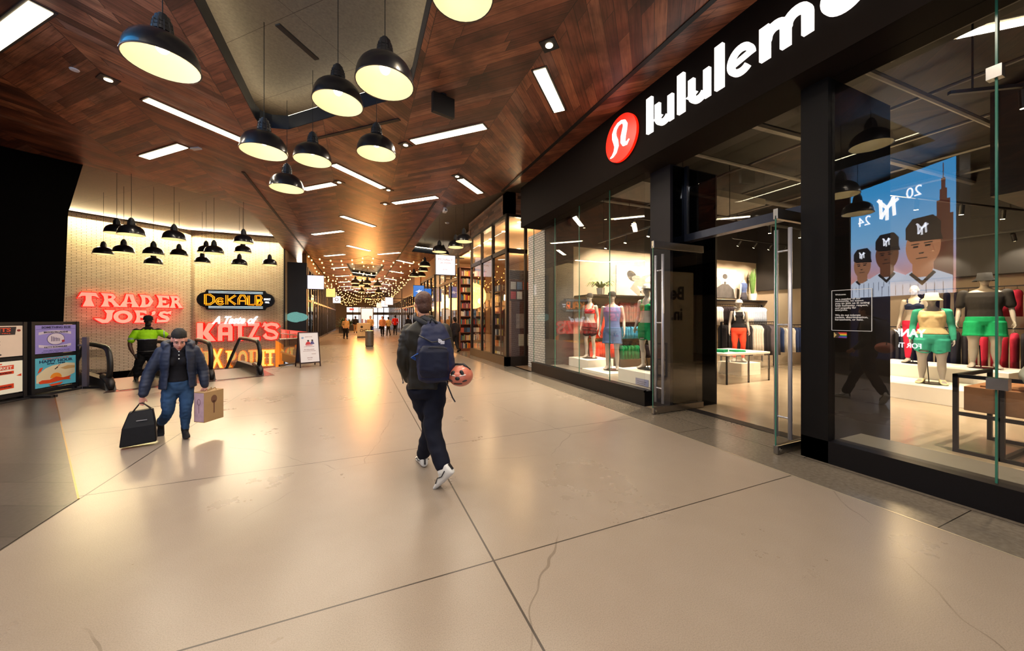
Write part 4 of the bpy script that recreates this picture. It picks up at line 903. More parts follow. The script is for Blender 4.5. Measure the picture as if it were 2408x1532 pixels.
m = MB(); torso(m, [((0,0,0),.13,.08),((0,0,.12),.15,.1),((0,0,.3),.11,.08),((0,0,.45),.15,.1),((0,0,.58),.17,.09),((0,0,.66),.06,.05),((0,0,.72),.05,.05)]); limb(m, [(-.17,0,.56),(-.2,-.02,.3),(-.19,.02,.08)], [.045,.035,.025]); fuse(m, .014, 'body', [M_MANQ, fab('3a4668'), fab('35333a')], t, paint=lambda c: 1 if .27 < c.z < .62 and c.x > -.165 else (2 if c.z <= .27 and c.x > -.16 else 0))
# Be in wall words (seen through the open door leaf)
WD = frame((8.82+.0,8.74,2.5), (1,0,0), (0,0,1))
# notice on the right window
t = thing('window_decal', 'white outlined welcome notice on the right shop window beside the pier', 'notice', (0,0,0)); DC = frame((4.74,2.03,1.66), (0,-1,0), (0,0,1)); M_DEC = mat('decal_white', 'c4c0bc', .6, emis='ffffff', es=.05, var=0)
m = MB()
hw_, hh_ = .165, .215
for a, b in (((-hw_,-hh_),(hw_,-hh_)),((hw_,-hh_),(hw_,hh_)),((hw_,hh_),(-hw_,hh_)),((-hw_,hh_),(-hw_,-hh_))): m.prism(stroke([a,b], .005), .002, DC)
m.build('outline', M_DEC, t); m = MB()
for i, s_ in enumerate(['Welcome.', '', 'As a member of our', 'community, we expect', 'you to join us in acting', 'with humanity, respect,', 'and empathy for', 'everyone.', '', 'We do not tolerate', 'racism, discrimination,', 'harassment, or hate.']):
    if s_: txt(m, s_, DC, w=.0118*len(s_), d=.002, cx=-.135+.0059*len(s_), cy=.17-.0245*i, off=.01)
m.build('lettering', M_DEC, t)
t = thing('pride_flag_decal', 'tiny rainbow flag sticker under the welcome notice', 'sticker', (0,0,0)); D2 = frame((4.74,2.12,1.395), (0,-1,0), (0,0,1))
for i, c in enumerate(('c02030','d87020','d8c030','208040','2850b0','702880')): 
    MB().bx(-.02,.055,-.03+.01*(5-i),-.02+.01*(5-i),0,.002, D2).build('stripe', mat('stripe_'+c, c, .6, var=0), t)
MB().prism([(-.055,-.03),(-.02,-.03),(.0,0),(-.02,.03),(-.055,.03)], .003, D2).build('chevron', mat('chevron_dark', '3a2a20', .6, var=0), t); MB().prism([(-.055,-.03),(-.03,0),(-.055,.03)], .004, D2).build('triangle', mat('chevron_yellow', 'c8b070', .6, var=0), t)
t = thing('slogan_panel', 'pale panel lettered Be in. inside the store, seen mirrored in the black pier', 'sign', (9.9,-.35,0))
MB().bx(-1.3,1.2,-.1,0,0,3.2).build('panel', mat('slogan_panel_paint', 'a89c88', .7, var=.05), t); m = MB(); SF = frame((0,.002,0), (-1,0,0), (0,0,1)); txt(m, 'Be', SF, h=.48, cx=-.40, cy=2.45, d=.01, off=.03); txt(m, 'in.', SF, h=.42, cx=-.38, cy=1.7, d=.01, off=.03); m.build('lettering', M_DARK, t)
spot('added_panel_spot', (9.9,1.2,3.6), (-.9,0,0), 600, WW, 1.3, .05)  # unseen spot added to brighten the slogan panel for its mirror image
mb = MB(); mb.bx(4.94,5.98,4.512,4.519,.02,4.18); struct('wall_right_pier_face', mb, mat('black_mirror_glass', '20242c', .03, 1, var=0))
# ================================================================ BOOKSHOP
BX = 4.47; M_BF = mat('bookshop_bronze_frame', '2a211b', .4, .5, var=.08)
M_SHELF = mat('walnut_shelf', '6a3a22', .5, var=.15, sc=8)
t = thing('bookshop_storefront', 'bronze-framed glazed bay of the bookshop with a wood-clad parapet', 'shop front', (0,0,0))
m = MB()
for y in (10.8,12.1,13.35,14.72): m.bx(BX-.04,BX+.06,y-.05,y+.05,.3,4.98)
for x in (5.15,): m.bx(x-.04,x+.04,10.75,10.85,.3,4.98)
m.bx(BX-.04,BX+.06,10.8,14.72,3.72,3.86); m.bx(BX-.04,BX+.06,10.8,14.72,4.9,4.99); m.bx(BX,5.2,10.75,10.85,3.72,3.86); m.bx(BX,5.2,10.75,10.85,4.9,4.99)
m.build('frame', M_BF, t)
MB().bx(BX-.06,BX+.1,10.72,14.8,0,.3).bx(BX-.06,5.2,10.72,10.9,0,.3).build('base', M_BF, t)
MB().bx(BX-.02,BX+.3,10.74,15.1,4.99,5.7).bx(BX-.02,5.3,10.74,11.1,4.99,5.7).build('wood_parapet', M_CLAD, t)
for y0, y1 in ((10.85,12.05),(12.15,13.3),(13.4,14.67)):
    MB().bx(BX,BX+.012,y0,y1,.3,3.72).bx(BX,BX+.012,y0,y1,3.86,4.9).build('glass_pane', M_GLASS, t)
MB().bx(BX+.06,5.11,10.79,10.80,.3,3.72).bx(BX+.06,5.11,10.79,10.80,3.86,4.9).build('glass_pane', M_GLASS, t)
t = thing('bookshop_storefront', 'second bookshop bay beyond the open entrance, under the white projecting sign', 'shop front', (0,0,0))
m = MB()
for y in (16.85,18.3,19.7,21.1): m.bx(BX-.08,BX+.02,y-.05,y+.05,.3,4.6)
m.bx(BX-.08,BX+.02,16.85,21.1,3.4,3.55); m.bx(BX-.08,BX+.02,16.85,21.1,4.5,4.6); m.build('frame', M_BF, t); MB().bx(BX-.1,BX+.1,16.8,21.2,0,.3).build('base', M_BF, t)
MB().bx(BX-.06,BX+.1,16.8,21.2,4.6,5.3).build('wood_parapet', M_CLAD, t)
for y0, y1 in ((16.9,18.25),(18.35,19.65),(19.75,21.05)): MB().bx(BX-.04,BX-.03,y0,y1,.3,3.4).bx(BX-.04,BX-.03,y0,y1,3.55,4.5).build('glass_pane', M_GLASS, t)
MB_ = MB(); MB_.bx(4.41,4.57,14.8,16.8,4.55,5.34); struct('wall_bookshop_lintel', MB_, M_CLAD)
mb = MB(); mb.bx(4.6,9.2,10.9,22,5.0,5.08); struct('ceiling_bookshop', mb, mat('bookshop_ceiling', 'b89878', .8, var=.03))
mb = MB(); mb.bx(9.2,9.3,10.4,24,0,5.0); mb.bx(5.6,9.3,10.45,10.55,0,5.0); mb.bx(4.6,9.2,22,22.1,0,5.0); struct('wall_bookshop', mb, mat('bookshop_wall', '8a6a4c', .7, var=.05))
for i in range(5):
    for j in range(2):
        x, y = 5.3+j*2, 11.6+i*1.5; t = thing('recessed_light', 'round recessed light in the bookshop ceiling', 'ceiling light', (x,y,5.0), 0, 'recessed bookshop ceiling lights'); MB().cyl((0,0,-.01),(0,0,0),.09).build('lens', mat('book_lens', 'ffe0b0', .4, emis='ffc880', es=18, var=0), t)
for x, y in ((5.6,12.2),(5.6,15.6),(5.6,19),(7.8,13.5),(7.8,17)): point('bookshop_light', (x,y,4.6), 70, (1,.66,.34), .15)
BC = ['b8a88c','d8cdb8','9c3026','c86a2c','3c5a7a','2e3a4c','d0b050','6a7a5a','e0dcd0','7a4a5a','b05a4a','4a8a8a','a8a8b0','c8a078']
BMESH = {}
def book(w, h, d_, c, flat=False):
    k = (w, h, d_, c)
    if k not in BMESH:
        m = MB(); m.c = 0; m.bx(-w/2,-w/2+.003,0,d_,0,h).bx(w/2-.003,w/2,0,d_,0,h).bx(-w/2,w/2,0,.003,0,h); m.c = 1; m.bx(-w/2+.003,w/2-.003,.003,d_-.004,.004,h-.004)
        o = m.build('book', [fab(c, .5), mat('paper_block', 'e4dcc8', .7, var=.05)]); BMESH[k] = o.data; bpy.data.objects.remove(o)
    return BMESH[k]
R5 = random.Random(5); CN = {'b8a88c':'tan','d8cdb8':'cream','9c3026':'red','c86a2c':'orange','3c5a7a':'blue','2e3a4c':'dark blue','d0b050':'yellow','6a7a5a':'olive','e0dcd0':'white','7a4a5a':'plum','b05a4a':'brick red','4a8a8a':'teal','a8a8b0':'grey','c8a078':'light brown'}
NB = [0]
def bookcase(x, y, rz, W_, H_, rows, label, face, where, fill=1.0, dense=1):
    t = thing('bookcase', label, 'bookcase', (x,y,0), rz)
    m = MB(); m.bx(-W_/2,-W_/2+.03,0,.3,0,H_).bx(W_/2-.03,W_/2,0,.3,0,H_).bx(-W_/2,W_/2,.28,.3,0,H_).bx(-W_/2,W_/2,0,.3,H_-.03,H_).bx(-W_/2,W_/2,0,.3,0,.12); m.build('carcass', M_SHELF, t)
    hs_ = [(.12+(H_-.15)*i/rows) for i in range(rows)]
    for i, z in enumerate(hs_):
        if i: MB().bx(-W_/2+.03,W_/2-.03,0,.28,z-.025,z).build('shelf', M_SHELF, t)
        u = -W_/2+.05; sh = (H_-.15)/rows-.05; cen = Matrix.Rotation(rz, 3, 'Z')
        while u < W_/2-.09:
            if NB[0] > 298: return
            c = R5.choice(BC)
            if face or i in (2,): w_, h_, d_ = .15, min(sh, .22), .025
            else: w_, h_, d_ = R5.choice([.035,.05,.065,.08]), R5.choice([.8,.9,1])*min(sh, .27), .17
            me = book(w_, round(h_,3), d_, c); o = bpy.data.objects.new('book', me); COL.objects.link(o); p = cen @ Vector((u+w_/2, .05, 0)); o.location = (x+p.x, y+p.y, z+.001); o.rotation_euler = (0,0,rz)
            lb = '%s book %s %s' % (CN[c], 'shown face out' if (face or i == 2) else 'standing spine out', where); tag(o, lb, 'book', lb+'s'); NB[0] += 1
            u += (w_+.004)*dense if not face else w_+.035
R_E = -PI/2
# back-of-entrance bookcase seen through the opening (orange lit) and window display shelves
for i, y in enumerate((15.0,)): bookcase(5.1, 16.55, 0, 1.3, 4.0, 10, 'tall walnut bookcase facing out of the bookshop entrance', False, 'in the tall bookcase at the bookshop entrance')
bookcase(5.95, 12.1, 0, 1.3, 3.3, 8, 'walnut bookcase behind the corner glass of the bookshop', True, 'in the bookcase behind the corner glass')
bookcase(4.72, 12.55, R_E, 1.1, 3.0, 7, 'window bookcase with cards and books behind the bookshop front glass', True, 'in the window bookcase of the bookshop')
t = thing('display_cabinet', 'dark red cabinet side with two framed prints inside the bookshop corner', 'cabinet', (5.05,11.15,0)); MB().bx(-.27,.42,0,.6,0,2.15).build('cabinet_body', mat('oxblood_wood', '4c201c', .45, var=.12), t, bev=.005)
MB().bx(-.09,.26,-.02,0,1.22,1.72).build('framed_print', mat('print_sepia', '8a7468', .6, var=.3, sc=12), t); MB().bx(.0,.36,-.02,0,.62,1.02).build('notice_sheet', mat('notice_cream', 'b8a890', .6, var=.1), t)
t = thing('book_display_board', 'dark crown board above the facing-out books at the bookshop corner', 'cabinet', (5.05,11.2,2.9)); MB().bx(-.3,.45,0,.12,0,.32).build('board', mat('dark_crown', '2a2028', .5), t, bev=.01); MB().bx(-.3,.45,0,.10,-.74,-.02).build('back_board', mat('dark_red_back', '4a2a28', .5), t)
for j, (cs, z) in enumerate(((('c8c4c0','7088a8','c05a40'),2.55),(('c04850','d8d4cc','3a2c28'),2.22))):
    for i, c in enumerate(cs):
        me = book(.19, .26, .02, c); o = bpy.data.objects.new('book', me); COL.objects.link(o); o.location = (4.85+.23*i, 11.13, z); tag(o, '%s of the three large books face out in the %s row at the bookshop corner' % (('left','middle','right')[i], ('upper','lower')[j]), 'book')
# ================================================================ ARCADE SIGNS
M_SW = mat('lit_sign_white', 'f4f4ff', .4, emis='f0f0ff', es=.36, var=0); M_SY = mat('lit_sign_yellow', 'ffe8a0', .4, emis='ffd880', es=.4, var=0); M_SBL = mat('screen_blue', '3a7ad0', .3, emis='3878d8', es=.3, var=0)
M_INK = mat('sign_ink', '50505c', .5, var=0); M_INKO = mat('sign_ink_peach', 'b06a50', .5, var=0)
def blade_sign(x, y, z0, z1, w_, face, label, words=(), ink=None, arm=1, extra=None):
    t = thing('blade_sign', label, 'sign', (x,y,(z0+z1)/2)); h = (z1-z0)/2
    MB().bx(-w_/2-.025,w_/2+.025,-.05,.05,-h-.025,h+.025).build('case', M_BLACK, t, bev=.005)
    MB().bx(-w_/2,w_/2,-.056,-.05,-h,h).bx(-w_/2,w_/2,.05,.056,-h,h).build('lit_face', face, t)
    MB().bx(w_/2 if arm > 0 else -2.78-x, 4.44-x if arm > 0 else -w_/2,-.02,.02,h-.1,h-.05).build('bracket', M_BLACK, t)
    F_ = frame((0,-.057,0), (1,0,0), (0,0,1)); m = MB()
    for s_, hh, cy_ in words: txt(m, s_, F_, h=hh, cy=cy_, d=.002)
    if extra: extra(m, F_)
    if m.v: m.build('sign_lettering', ink or M_INK, t)
    return t
blade_sign(3.57,15.8,3.50,4.36,.86,M_SW,'white projecting shop sign lettered McNally Jackson Books beside the pendants',[('MCNALLY',.10,.24),('JACKSON',.10,.08),('BOOKS',.05,-.2)],M_INKO)
blade_sign(-2.27,23.75,3.27,4.05,.84,M_SW,'large white blank lit sign nearest on the left row of shops',[('coffee',.001,0)],None,-1)
blade_sign(-1.95,31.0,3.2,3.83,.62,M_SY,'yellow lit projecting sign on the left row of shops',[],None,-1,lambda m,F_: [m.bx(-.28,.28,-.21+.13*i,-.20+.13*i,0,.002,F_) for i in range(4)])
def ring_(m, F_): ringp(m, 0,0,.16,.16,.05,F_,.003); [m.bar((F_ @ Vector((.13*math.cos(a),.13*math.sin(a),.001))), (F_ @ Vector((.2*math.cos(a),.2*math.sin(a),.001))), .03,.004) for a in [i*PI/4 for i in range(8)]]
blade_sign(-1.87,38.0,3.0,3.65,.66,M_SW,'white lit sign with a dark ring symbol, third on the left row',[],M_INK,-1,ring_)
blade_sign(2.57,34,2.76,3.42,.66,M_SW,'nearest white blank lit sign on the right side of the far arcade')
blade_sign(2.56,40,2.75,3.38,.66,M_SW,'middle white lit sign on the right side of the far arcade',[('shop',.001,0)])
blade_sign(2.25,44,2.75,3.3,.6,mat('lit_sign_pink', 'f8e0d8', .4, emis='f8e0d8', es=.36, var=0),'pinkish lit sign furthest on the right side of the far arcade')
def bird(m, F_): m.prism([(-.2,-.02),(-.05,.02),(.05,.1),(.06,.02),(.2,.08),(.1,-.02),(.22,-.12),(.05,-.06),(-.06,-.12),(-.04,-.04)], .003, F_)
blade_sign(3.35,22,2.85,3.52,.62,M_SBL,'blue lit sign with a white bird mark left of the walking man\'s head',[],mat('sign_mark_white', 'ffffff', .5, emis='ffffff', es=.4, var=0),1,bird)
blade_sign(4.1,23.2,2.65,3.45,.42,M_SBL,'narrow blue lit sign behind the walking man\'s head, right one')
blade_sign(3.95,25,2.4,2.95,.6,M_SW,'small white lit sign with a round dark monogram behind the walking man',[('G9',.22,0)],M_INK)
# ================================================================ ARCADE SHOP FRONTS
M_SHG = glassmat('shop_glass_far', (.75,.78,.76), 1.7)
def shopfront(name, x, y0, y1, H_, side, label, bays, col=M_BF, inner='6a5040', light=(1,.7,.4), power=60):
    t = thing(name, label, 'shop front', (0,0,0)); s_ = side; m = MB(); n = bays
    for i in range(n+1):
        y = y0+(y1-y0)*i/n; m.bx(x-.06,x+.06,y-.05,y+.05,0,H_)
    m.bx(x-.06,x+.06,y0,y1,H_-.14,H_); m.bx(x-.05,x+.05,y0,y1,2.55,2.67); m.bx(x-.06,x+.06,y0,y1,0,.14); m.build('frame', col, t)
    for i in range(n): MB().bx(x-.006,x+.006,y0+(y1-y0)*i/n+.05,y0+(y1-y0)*(i+1)/n-.05,.14,H_-.14).build('glass_pane', M_SHG, t)
    MB().bx(x-.02*1,x+.25*s_,y0,y1,H_,5.34).build('fascia', mat('shop_fascia_'+inner, inner, .6), t)
    return t
shopfront('glazed_storefront', -2.75, 24.0, 29.5, 4.55, -1, 'glazed shop front with steel door pulls behind the white blank sign', 4, M_BF, '8a6a40')
shopfront('glazed_storefront', -2.75, 30.0, 38, 4.4, -1, 'second glazed shop front on the left beyond the yellow sign', 6, M_BF, '7a5a38')
shopfront('glazed_storefront', -2.75, 38.5, 52, 4.2, -1, 'furthest glazed shop fronts on the left of the arcade', 8, M_BF, '6a5038')
shopfront('glazed_storefront', 4.4, 22.3, 27.5, 4.3, 1, 'glazed shop front on the right behind the blue signs', 4, M_BF, '8a6a48')
shopfront('glazed_storefront', 4.4, 30.5, 40, 3.7, 1, 'dark wood-topped shop front on the right beyond the people', 7, M_BF, '4a2c1c')
shopfront('glazed_storefront', 4.4, 41, 58, 3.6, 1, 'furthest right shop fronts towards the daylight doors', 9, M_BF, '4a3828')
for nm, b, c in (('wall_left_pier', (-3.7,-2.72,23.6,24.05,0,4.75), M_BLACK), ('wall_left_pier_far', (-3.0,-2.7,29.5,30.05,0,4.6), M_DARK), ('wall_right_pier_arcade', (4.3,4.7,27.5,30.4,0,5.3), mat('tan_pier', '9a7a52', .6)), ('wall_left_back', (-6.8,-6.6,24,60,0,5.3), M_DARK), ('wall_right_pier_tile', (4.42,4.8,21.2,22.2,0,5.3), M_WTILE)):
    mb = MB(); mb.bx(*b); struct(nm, mb, c)
t = thing('shop_door', 'tall glass shop door with twin steel pulls left of the arcade', 'door', (-2.6,25.3,0)); MB().bx(-.02,.0,-.5,.5,.1,3.0).build('glass_pane', M_SHG, t); MB().bx(-.03,.01,-.5,.5,0,.1).bx(-.03,.01,-.5,.5,2.9,3.0).build('rail', M_STEEL, t)
for dy in (-.15,.15): MB().cyl((.05,dy,.5), (.05,dy,2.7), .025, n=8).build('pull_handle', M_STEEL, t)
m = MB(); m.prism([(.55*math.cos(2*PI*i/28),.3*math.sin(2*PI*i/28)*(1 if math.cos(2*PI*i/28) < .2 else .85)) for i in range(28)], .02, frame((-3.2,23.59,1.62),(1,0,0),(0,0,1))); tag(m.build('window_sign', mat('teal_sign', '5f9c9a', .5, emis='6fb0ac', es=.25, var=.35, sc=30)), 'oval speckled teal sign on the dark corner of the left shop', 'sign')
for x, y in ((-4.6,26.5),(-4.6,33),(-4.6,41),(6.4,25),(6.4,34),(6.4,46)): point('shop_interior_light', (x,y,3.6), 260, (1,.80,.58), .3)
mb = MB(); mb.bx(4.62,9.2,30.4,30.5,0,5); mb.bx(9,9.2,24,60,0,5); struct('wall_shops_right_inner', mb, mat('inner_wall_tan', '8a7458', .7))
# merchandise blocks inside the far shops: shelving units
for i, (x, y, l) in enumerate([(-5.4,25.6,'pale shelving unit inside the first left shop'),(-5.4,28,'second pale shelving unit inside the first left shop'),(-5.4,33,'shelving unit in the second left shop'),(7,25,'shelving unit inside the right shop behind the blue signs'),(7,33,'shelving unit in the dark wood-topped right shop')]):
    t = thing('shelving_unit', l, 'shelves', (x,y,0)); MB().bx(-.5,.5,-.8,.8,0,.4).bx(-.5,.5,-.8,.8,1.0,1.06).bx(-.5,.5,-.8,.8,1.6,1.66).bx(-.5,.5,-.8,-.75,0,2.2).bx(-.5,.5,.75,.8,0,2.2).build('carcass', mat('pale_unit', 'b8a88c', .6), t)
# exit signs, planting, kiosk, bins at the far end
for x, l in ((-.9,'red exit sign over the left far doors'),(1.6,'red exit sign over the middle far doors')):
    t = thing('exit_sign', l, 'exit sign', (x,60.12,2.9)); MB().bx(-.3,.3,-.04,.04,-.14,.14).build('case', M_BLACK, t); m = MB(); txt(m, 'EXIT', frame((0,-.045,0),(1,0,0),(0,0,1)), h=.18, d=.01, off=.02); m.build('lettering', mat('exit_red', 'ff2020', .4, emis='ff2018', es=5, var=0), t)
def bush(x, y, label, s=1.0):
    t = thing('potted_palm', label, 'plant', (x,y,0)); MB().bx(-.45*s,.45*s,-.45*s,.45*s,0,.75*s).build('planter', M_DARK, t, bev=.01); m = MB(); R_ = random.Random(int(x*10+y))
    for i in range(60):
        a = R_.uniform(0,2*PI); L = R_.uniform(.7,1.3)*s; el_ = R_.uniform(.2,1.3); o_ = Vector((math.cos(a),math.sin(a),0)); sd = o_.cross(Vector((0,0,1))); pts = [Vector((0,0,.75*s))+o_*L*f*math.cos(el_)*1.1+Vector((0,0,L*f*math.sin(el_)*1.3-.4*L*f*f)) for f in (0,.33,.66,1)]
        for j in range(3):
            w1 = (.04,.09,.07,.01)[j]*s; w2 = (.04,.09,.07,.01)[j+1]*s; m.add([pts[j]-sd*w1, pts[j]+sd*w1, pts[j+1]+sd*w2, pts[j+1]-sd*w2], [(0,1,2,3)])
    o = m.build('fronds', mat('palm_green', '2e4a22', .5, var=.3, sc=5), t); o.modifiers.new('s','SOLIDIFY').thickness = .006
bush(-1.35,41.5,'big dark palm planter at the left of the far arcade',1.05); bush(-.9,49,'palm planter right of the biggest one in the far arcade',.95); bush(-.3,52.5,'smallest palm planter in the far arcade',.85)
t = thing('digital_kiosk', 'tall kiosk with a glowing city-skyline screen in the far arcade', 'kiosk', (.75,35,0)); MB().bx(-.55,.55,-.1,.1,0,2.5).build('kiosk_body', M_BLACK, t, bev=.01); MB().bx(-.48,.48,-.11,-.1,.45,2.42).build('screen', mat('screen_sky', 'bcd8f0', .3, emis='bcdcf8', es=.22, var=0), t)
m = MB(); R_ = random.Random(2); [m.bx(-.46+.07*i,-.40+.07*i,-.115,-.11,.95,1.1+R_.random()*.4) for i in range(13)]; m.build('screen_buildings', mat('screen_bld', '6a3a34', .4, emis='803c34', es=.2, var=0), t); MB().bx(-.48,.48,-.114,-.11,.45,.98).build('screen_water', mat('screen_wat', '2848a0', .4, emis='2c50b0', es=.35, var=0), t)
t = thing('small_kiosk', 'pale low kiosk printed CHILL in front of the screen kiosk', 'kiosk', (.42,31.5,0)); MB().bx(-.5,.5,-.3,.3,.08,1.15).build('kiosk_body', mat('kiosk_cream', 'd0c4a4', .6), t, bev=.01); MB().bx(-.48,.48,-.28,.28,0,.08).build('plinth', M_DARK, t); m = MB(); F_ = frame((.1,-.301,.55),(1,0,0),(0,0,1)); txt(m, 'CHILL', F_, h=.22, d=.004, off=.02); m.prism([(.1*math.cos(i*PI/6)-.25,.1*math.sin(i*PI/6)+.3) for i in range(12)], .004, F_); m.build('lettering', M_DARK, t)
t = thing('trash_can', 'cylindrical fluted steel trash can in the middle of the arcade', 'trash can', (.58,21.3,0))
m = MB(); n = 48; m.loft([[Vector(((.215+.006*(k%2))*math.cos(2*PI*k/n),(.215+.006*(k%2))*math.sin(2*PI*k/n),z)) for k in range(n)] for z in (.04,.84)]); m.build('bin_body', mat('fluted_steel', '8c8478', .35, .8, var=.1), t)
MB().lathe([(.0,.03),(.2,.0),(.2,.05)], n=32).build('foot_ring', M_BLACK, t); MB().lathe([(.225,.82),(.23,.87),(.12,.88),(.11,.80)], n=40).build('rim', M_STEEL, t)
# tables, stools of the far cafe
for i,(x,y,l) in enumerate([(1.2,36.6,'low round cafe table left of the far walkers'),(2.9,46,'far low table near the daylight doors')]):
    t = thing('cafe_table', l, 'table', (x,y,0)); MB().cyl((0,0,.7),(0,0,.74),.4,n=24).build('tabletop', mat('dark_top','3a3a3c',.4), t); MB().cyl((0,0,0),(0,0,.7),.04).cyl((0,0,0),(0,0,.02),.25,n=20).build('pedestal', M_BLACK, t)
# ================================================================ NEON SIGNS ON THE BRICK
M_NR = mat('neon_red_face', 'ffa090', .5, emis='ff8a78', es=.38, var=0); M_NRE = mat('neon_red_edge', 'ff2010', .5, emis='ff1008', es=.34, var=0)
M_NO = mat('neon_orange', 'ff9a20', .5, emis='ff8a10', es=.8, var=0); M_NY = mat('neon_yellow_face', 'ffd060', .5, emis='ffd068', es=.40, var=0); M_NYE = mat('neon_amber_edge', 'ff9820', .5, emis='ff7808', es=.35, var=0); M_NW = mat('neon_white', 'f8fbff', .5, emis='e8f2ff', es=.7, var=0)
def glyph(t, polys, F_, M1, M2, grow_=.03, d1=.10, d2=.13):
    """channel letter: coloured rim behind a paler lit face"""
    a = MB(); b = MB()
    for i, p in enumerate(polys): b.prism(p, d2+.003*i, F_); a.prism(inflate(p, grow_), d1+.003*i, F_)
    l = a.build('channel_letter', M2, t); b.build('letter_face', M1, l)
def inflate(p, g):
    n = len(p); ar = sum(p[i][0]*p[(i+1) % n][1]-p[(i+1) % n][0]*p[i][1] for i in range(n)); sg = 1 if ar > 0 else -1; out = []
    for i in range(n):
        a = Vector(p[i-1]); b = Vector(p[i]); c = Vector(p[(i+1) % n]); e1 = (b-a); e2 = (c-b)
        if e1.length < 1e-6 or e2.length < 1e-6: out.append(tuple(b)); continue
        e1.normalize(); e2.normalize(); n1 = Vector((e1.y,-e1.x))*sg; n2 = Vector((e2.y,-e2.x))*sg; m_ = n1+n2
        if m_.length < .1: out.append(tuple(b+n1*g)); continue
        m_.normalize(); out.append(tuple(b+m_*g/max(.5, m_.dot(n1))))
    return out
def tr(polys, x, y, s, sy=None): return [[(x+p[0]*s, y+p[1]*(sy or s)) for p in q] for q in polys]
# circus-style flared capitals in a unit box (height 1)
def vs(pts, ws): return var_stroke(pts, ws)
G = {
 'T': [[(0,.6),(.18,1),(.92,1),(1.1,.6),(.9,.74),(.70,.76),(.70,.45),(.86,0),(.24,0),(.40,.45),(.40,.76),(.2,.74)]],
 'R': [[(0,1),(.16,.75),(.2,.5),(.12,.2),(0,0),(.5,0),(.42,.2),(.40,.62),(.40,.8),(.40,1)], vs([(.36,.92),(.62,.9),(.74,.74),(.62,.56),(.36,.52)],[.16,.2,.24,.2,.12]), vs([(.44,.48),(.66,.42),(.8,.2),(1.08,.0)],[.14,.24,.26,.06]), [(.7,0),(1.1,0),(.86,.22)]],
 'A': [[(0,0),(.28,.5),(.40,1),(.56,1),(.46,.52),(.42,.24),(.46,0)], [(.70,0),(.74,.24),(.66,.55),(.52,1),(.80,1),(.92,.5),(1.16,0)], [(.36,.36),(.8,.36),(.8,.22),(.58,.3),(.36,.22)]],
 'D': [[(0,1),(.14,.75),(.18,.5),(.14,.25),(0,0),(.45,0),(.42,.25),(.40,.75),(.40,1)], vs([(.36,.9),(.66,.84),(.86,.5),(.66,.16),(.36,.1)],[.18,.24,.28,.24,.18])],
 'E': [[(0,1),(.14,.75),(.18,.5),(.14,.25),(0,0),(.45,0),(.42,.25),(.40,.75),(.40,1)], [(.36,1),(.86,1),(.88,.68),(.66,.8),(.36,.84)], [(.36,0),(.86,0),(.88,.34),(.66,.2),(.36,.18)], [(.38,.58),(.66,.62),(.66,.36),(.38,.42)]],
 'J': [vs([(.86,.8),(.82,.35),(.66,.14),(.42,.13),(.18,.26),(-.08,.34)],[.36,.36,.30,.28,.22,.02]), [(.5,1),(1.2,1),(.98,.7),(.70,.7)]],
 'S': [vs([(.96,.86),(.70,.80),(.5,.88),(.30,.80),(.24,.66),(.40,.52),(.66,.42),(.76,.28),(.66,.13),(.40,.12),(.04,.1)],[.10,.2,.2,.22,.26,.28,.28,.26,.22,.22,.2]), [(.7,.9),(1.0,1.0),(.94,.64)], [(0,0),(.04,.34),(.3,.1)]],
 "'": [vs([(.12,.92),(.16,.86),(.14,.72),(.02,.58)],[.22,.28,.2,.04])],
}
BD = Vector((3.17,2.25,0)).normalized(); BO = Vector((-10.9,20.6,0))+nrm*.1
F1 = frame(BO, BD, (0,0,1))
t = thing('neon_sign', 'glowing coral red sign reading TRADER JOE\'S on the left brick wall', 'sign', (0,0,0))
adv = {'T':1.1,'R':1.08,'A':1.16,'D':1.02,'E':.9}
x = .23; sc_ = .565
xs = [.23,.86,1.40,2.03,2.59,3.05]; ws_ = [.60,.58,.60,.52,.46,.50]
for ch, x, w_ in zip('TRADER', xs, ws_): glyph(t, tr(G[ch], x, 2.06, w_/(1.12 if ch != 'E' else .9), .58), F1, M_NR, M_NRE, .022)
for ch, x, w_ in (('J',.72,.56),('E',1.86,.46),("'",2.42,.5),('S',2.60,.52)): glyph(t, tr(G[ch], x, 1.36, w_/(1.2 if ch == 'J' else 1.0), .56), F1, M_NR, M_NRE, .022)
a = MB(); ringp(a, 1.52, 1.63, .31, .30, .18, F1, .10); l = a.build('channel_letter', M_NRE, t); b = MB(); ringp(b, 1.52,1.63,.29,.28,.14, F1, .13); b.build('letter_face', M_NR, l)
# plaque with neon lettering
F2 = frame((0,22.86,0), (1,0,0), (0,0,1)); t = thing('neon_sign', 'black round-ended sign with orange neon reading DeKALB Market Hall', 'sign', (0,0,0))
px_ = [(-7.05,2.0),(-4.55,2.0),(-4.5,2.12),(-4.28,2.2),(-4.16,2.35),(-4.12,2.5),(-4.16,2.66),(-4.28,2.82),(-4.5,2.9),(-4.55,3.02),(-7.05,3.02),(-7.1,2.9),(-7.3,2.82),(-7.42,2.66),(-7.45,2.5),(-7.42,2.35),(-7.3,2.2),(-7.1,2.12)]
MB().prism(px_, .16, F2).build('plaque', mat('plaque_black', '080810', .35, .2, var=0), t, bev=.02)
m = MB()
for z in (2.09,2.16,2.86,2.93): m.bx(-6.95,-4.65,z-.010,z+.010,.165,.19,F2)
m.build('neon_tubes', mat('neon_pale', 'c8e0e8', .4, emis='b8d8e8', es=.8, var=0), t)
m = MB(); cx = -7.12
def pl(polys): 
    for p in polys: m.prism(p, .03, F2 @ Matrix.Translation((0,0,.16)))
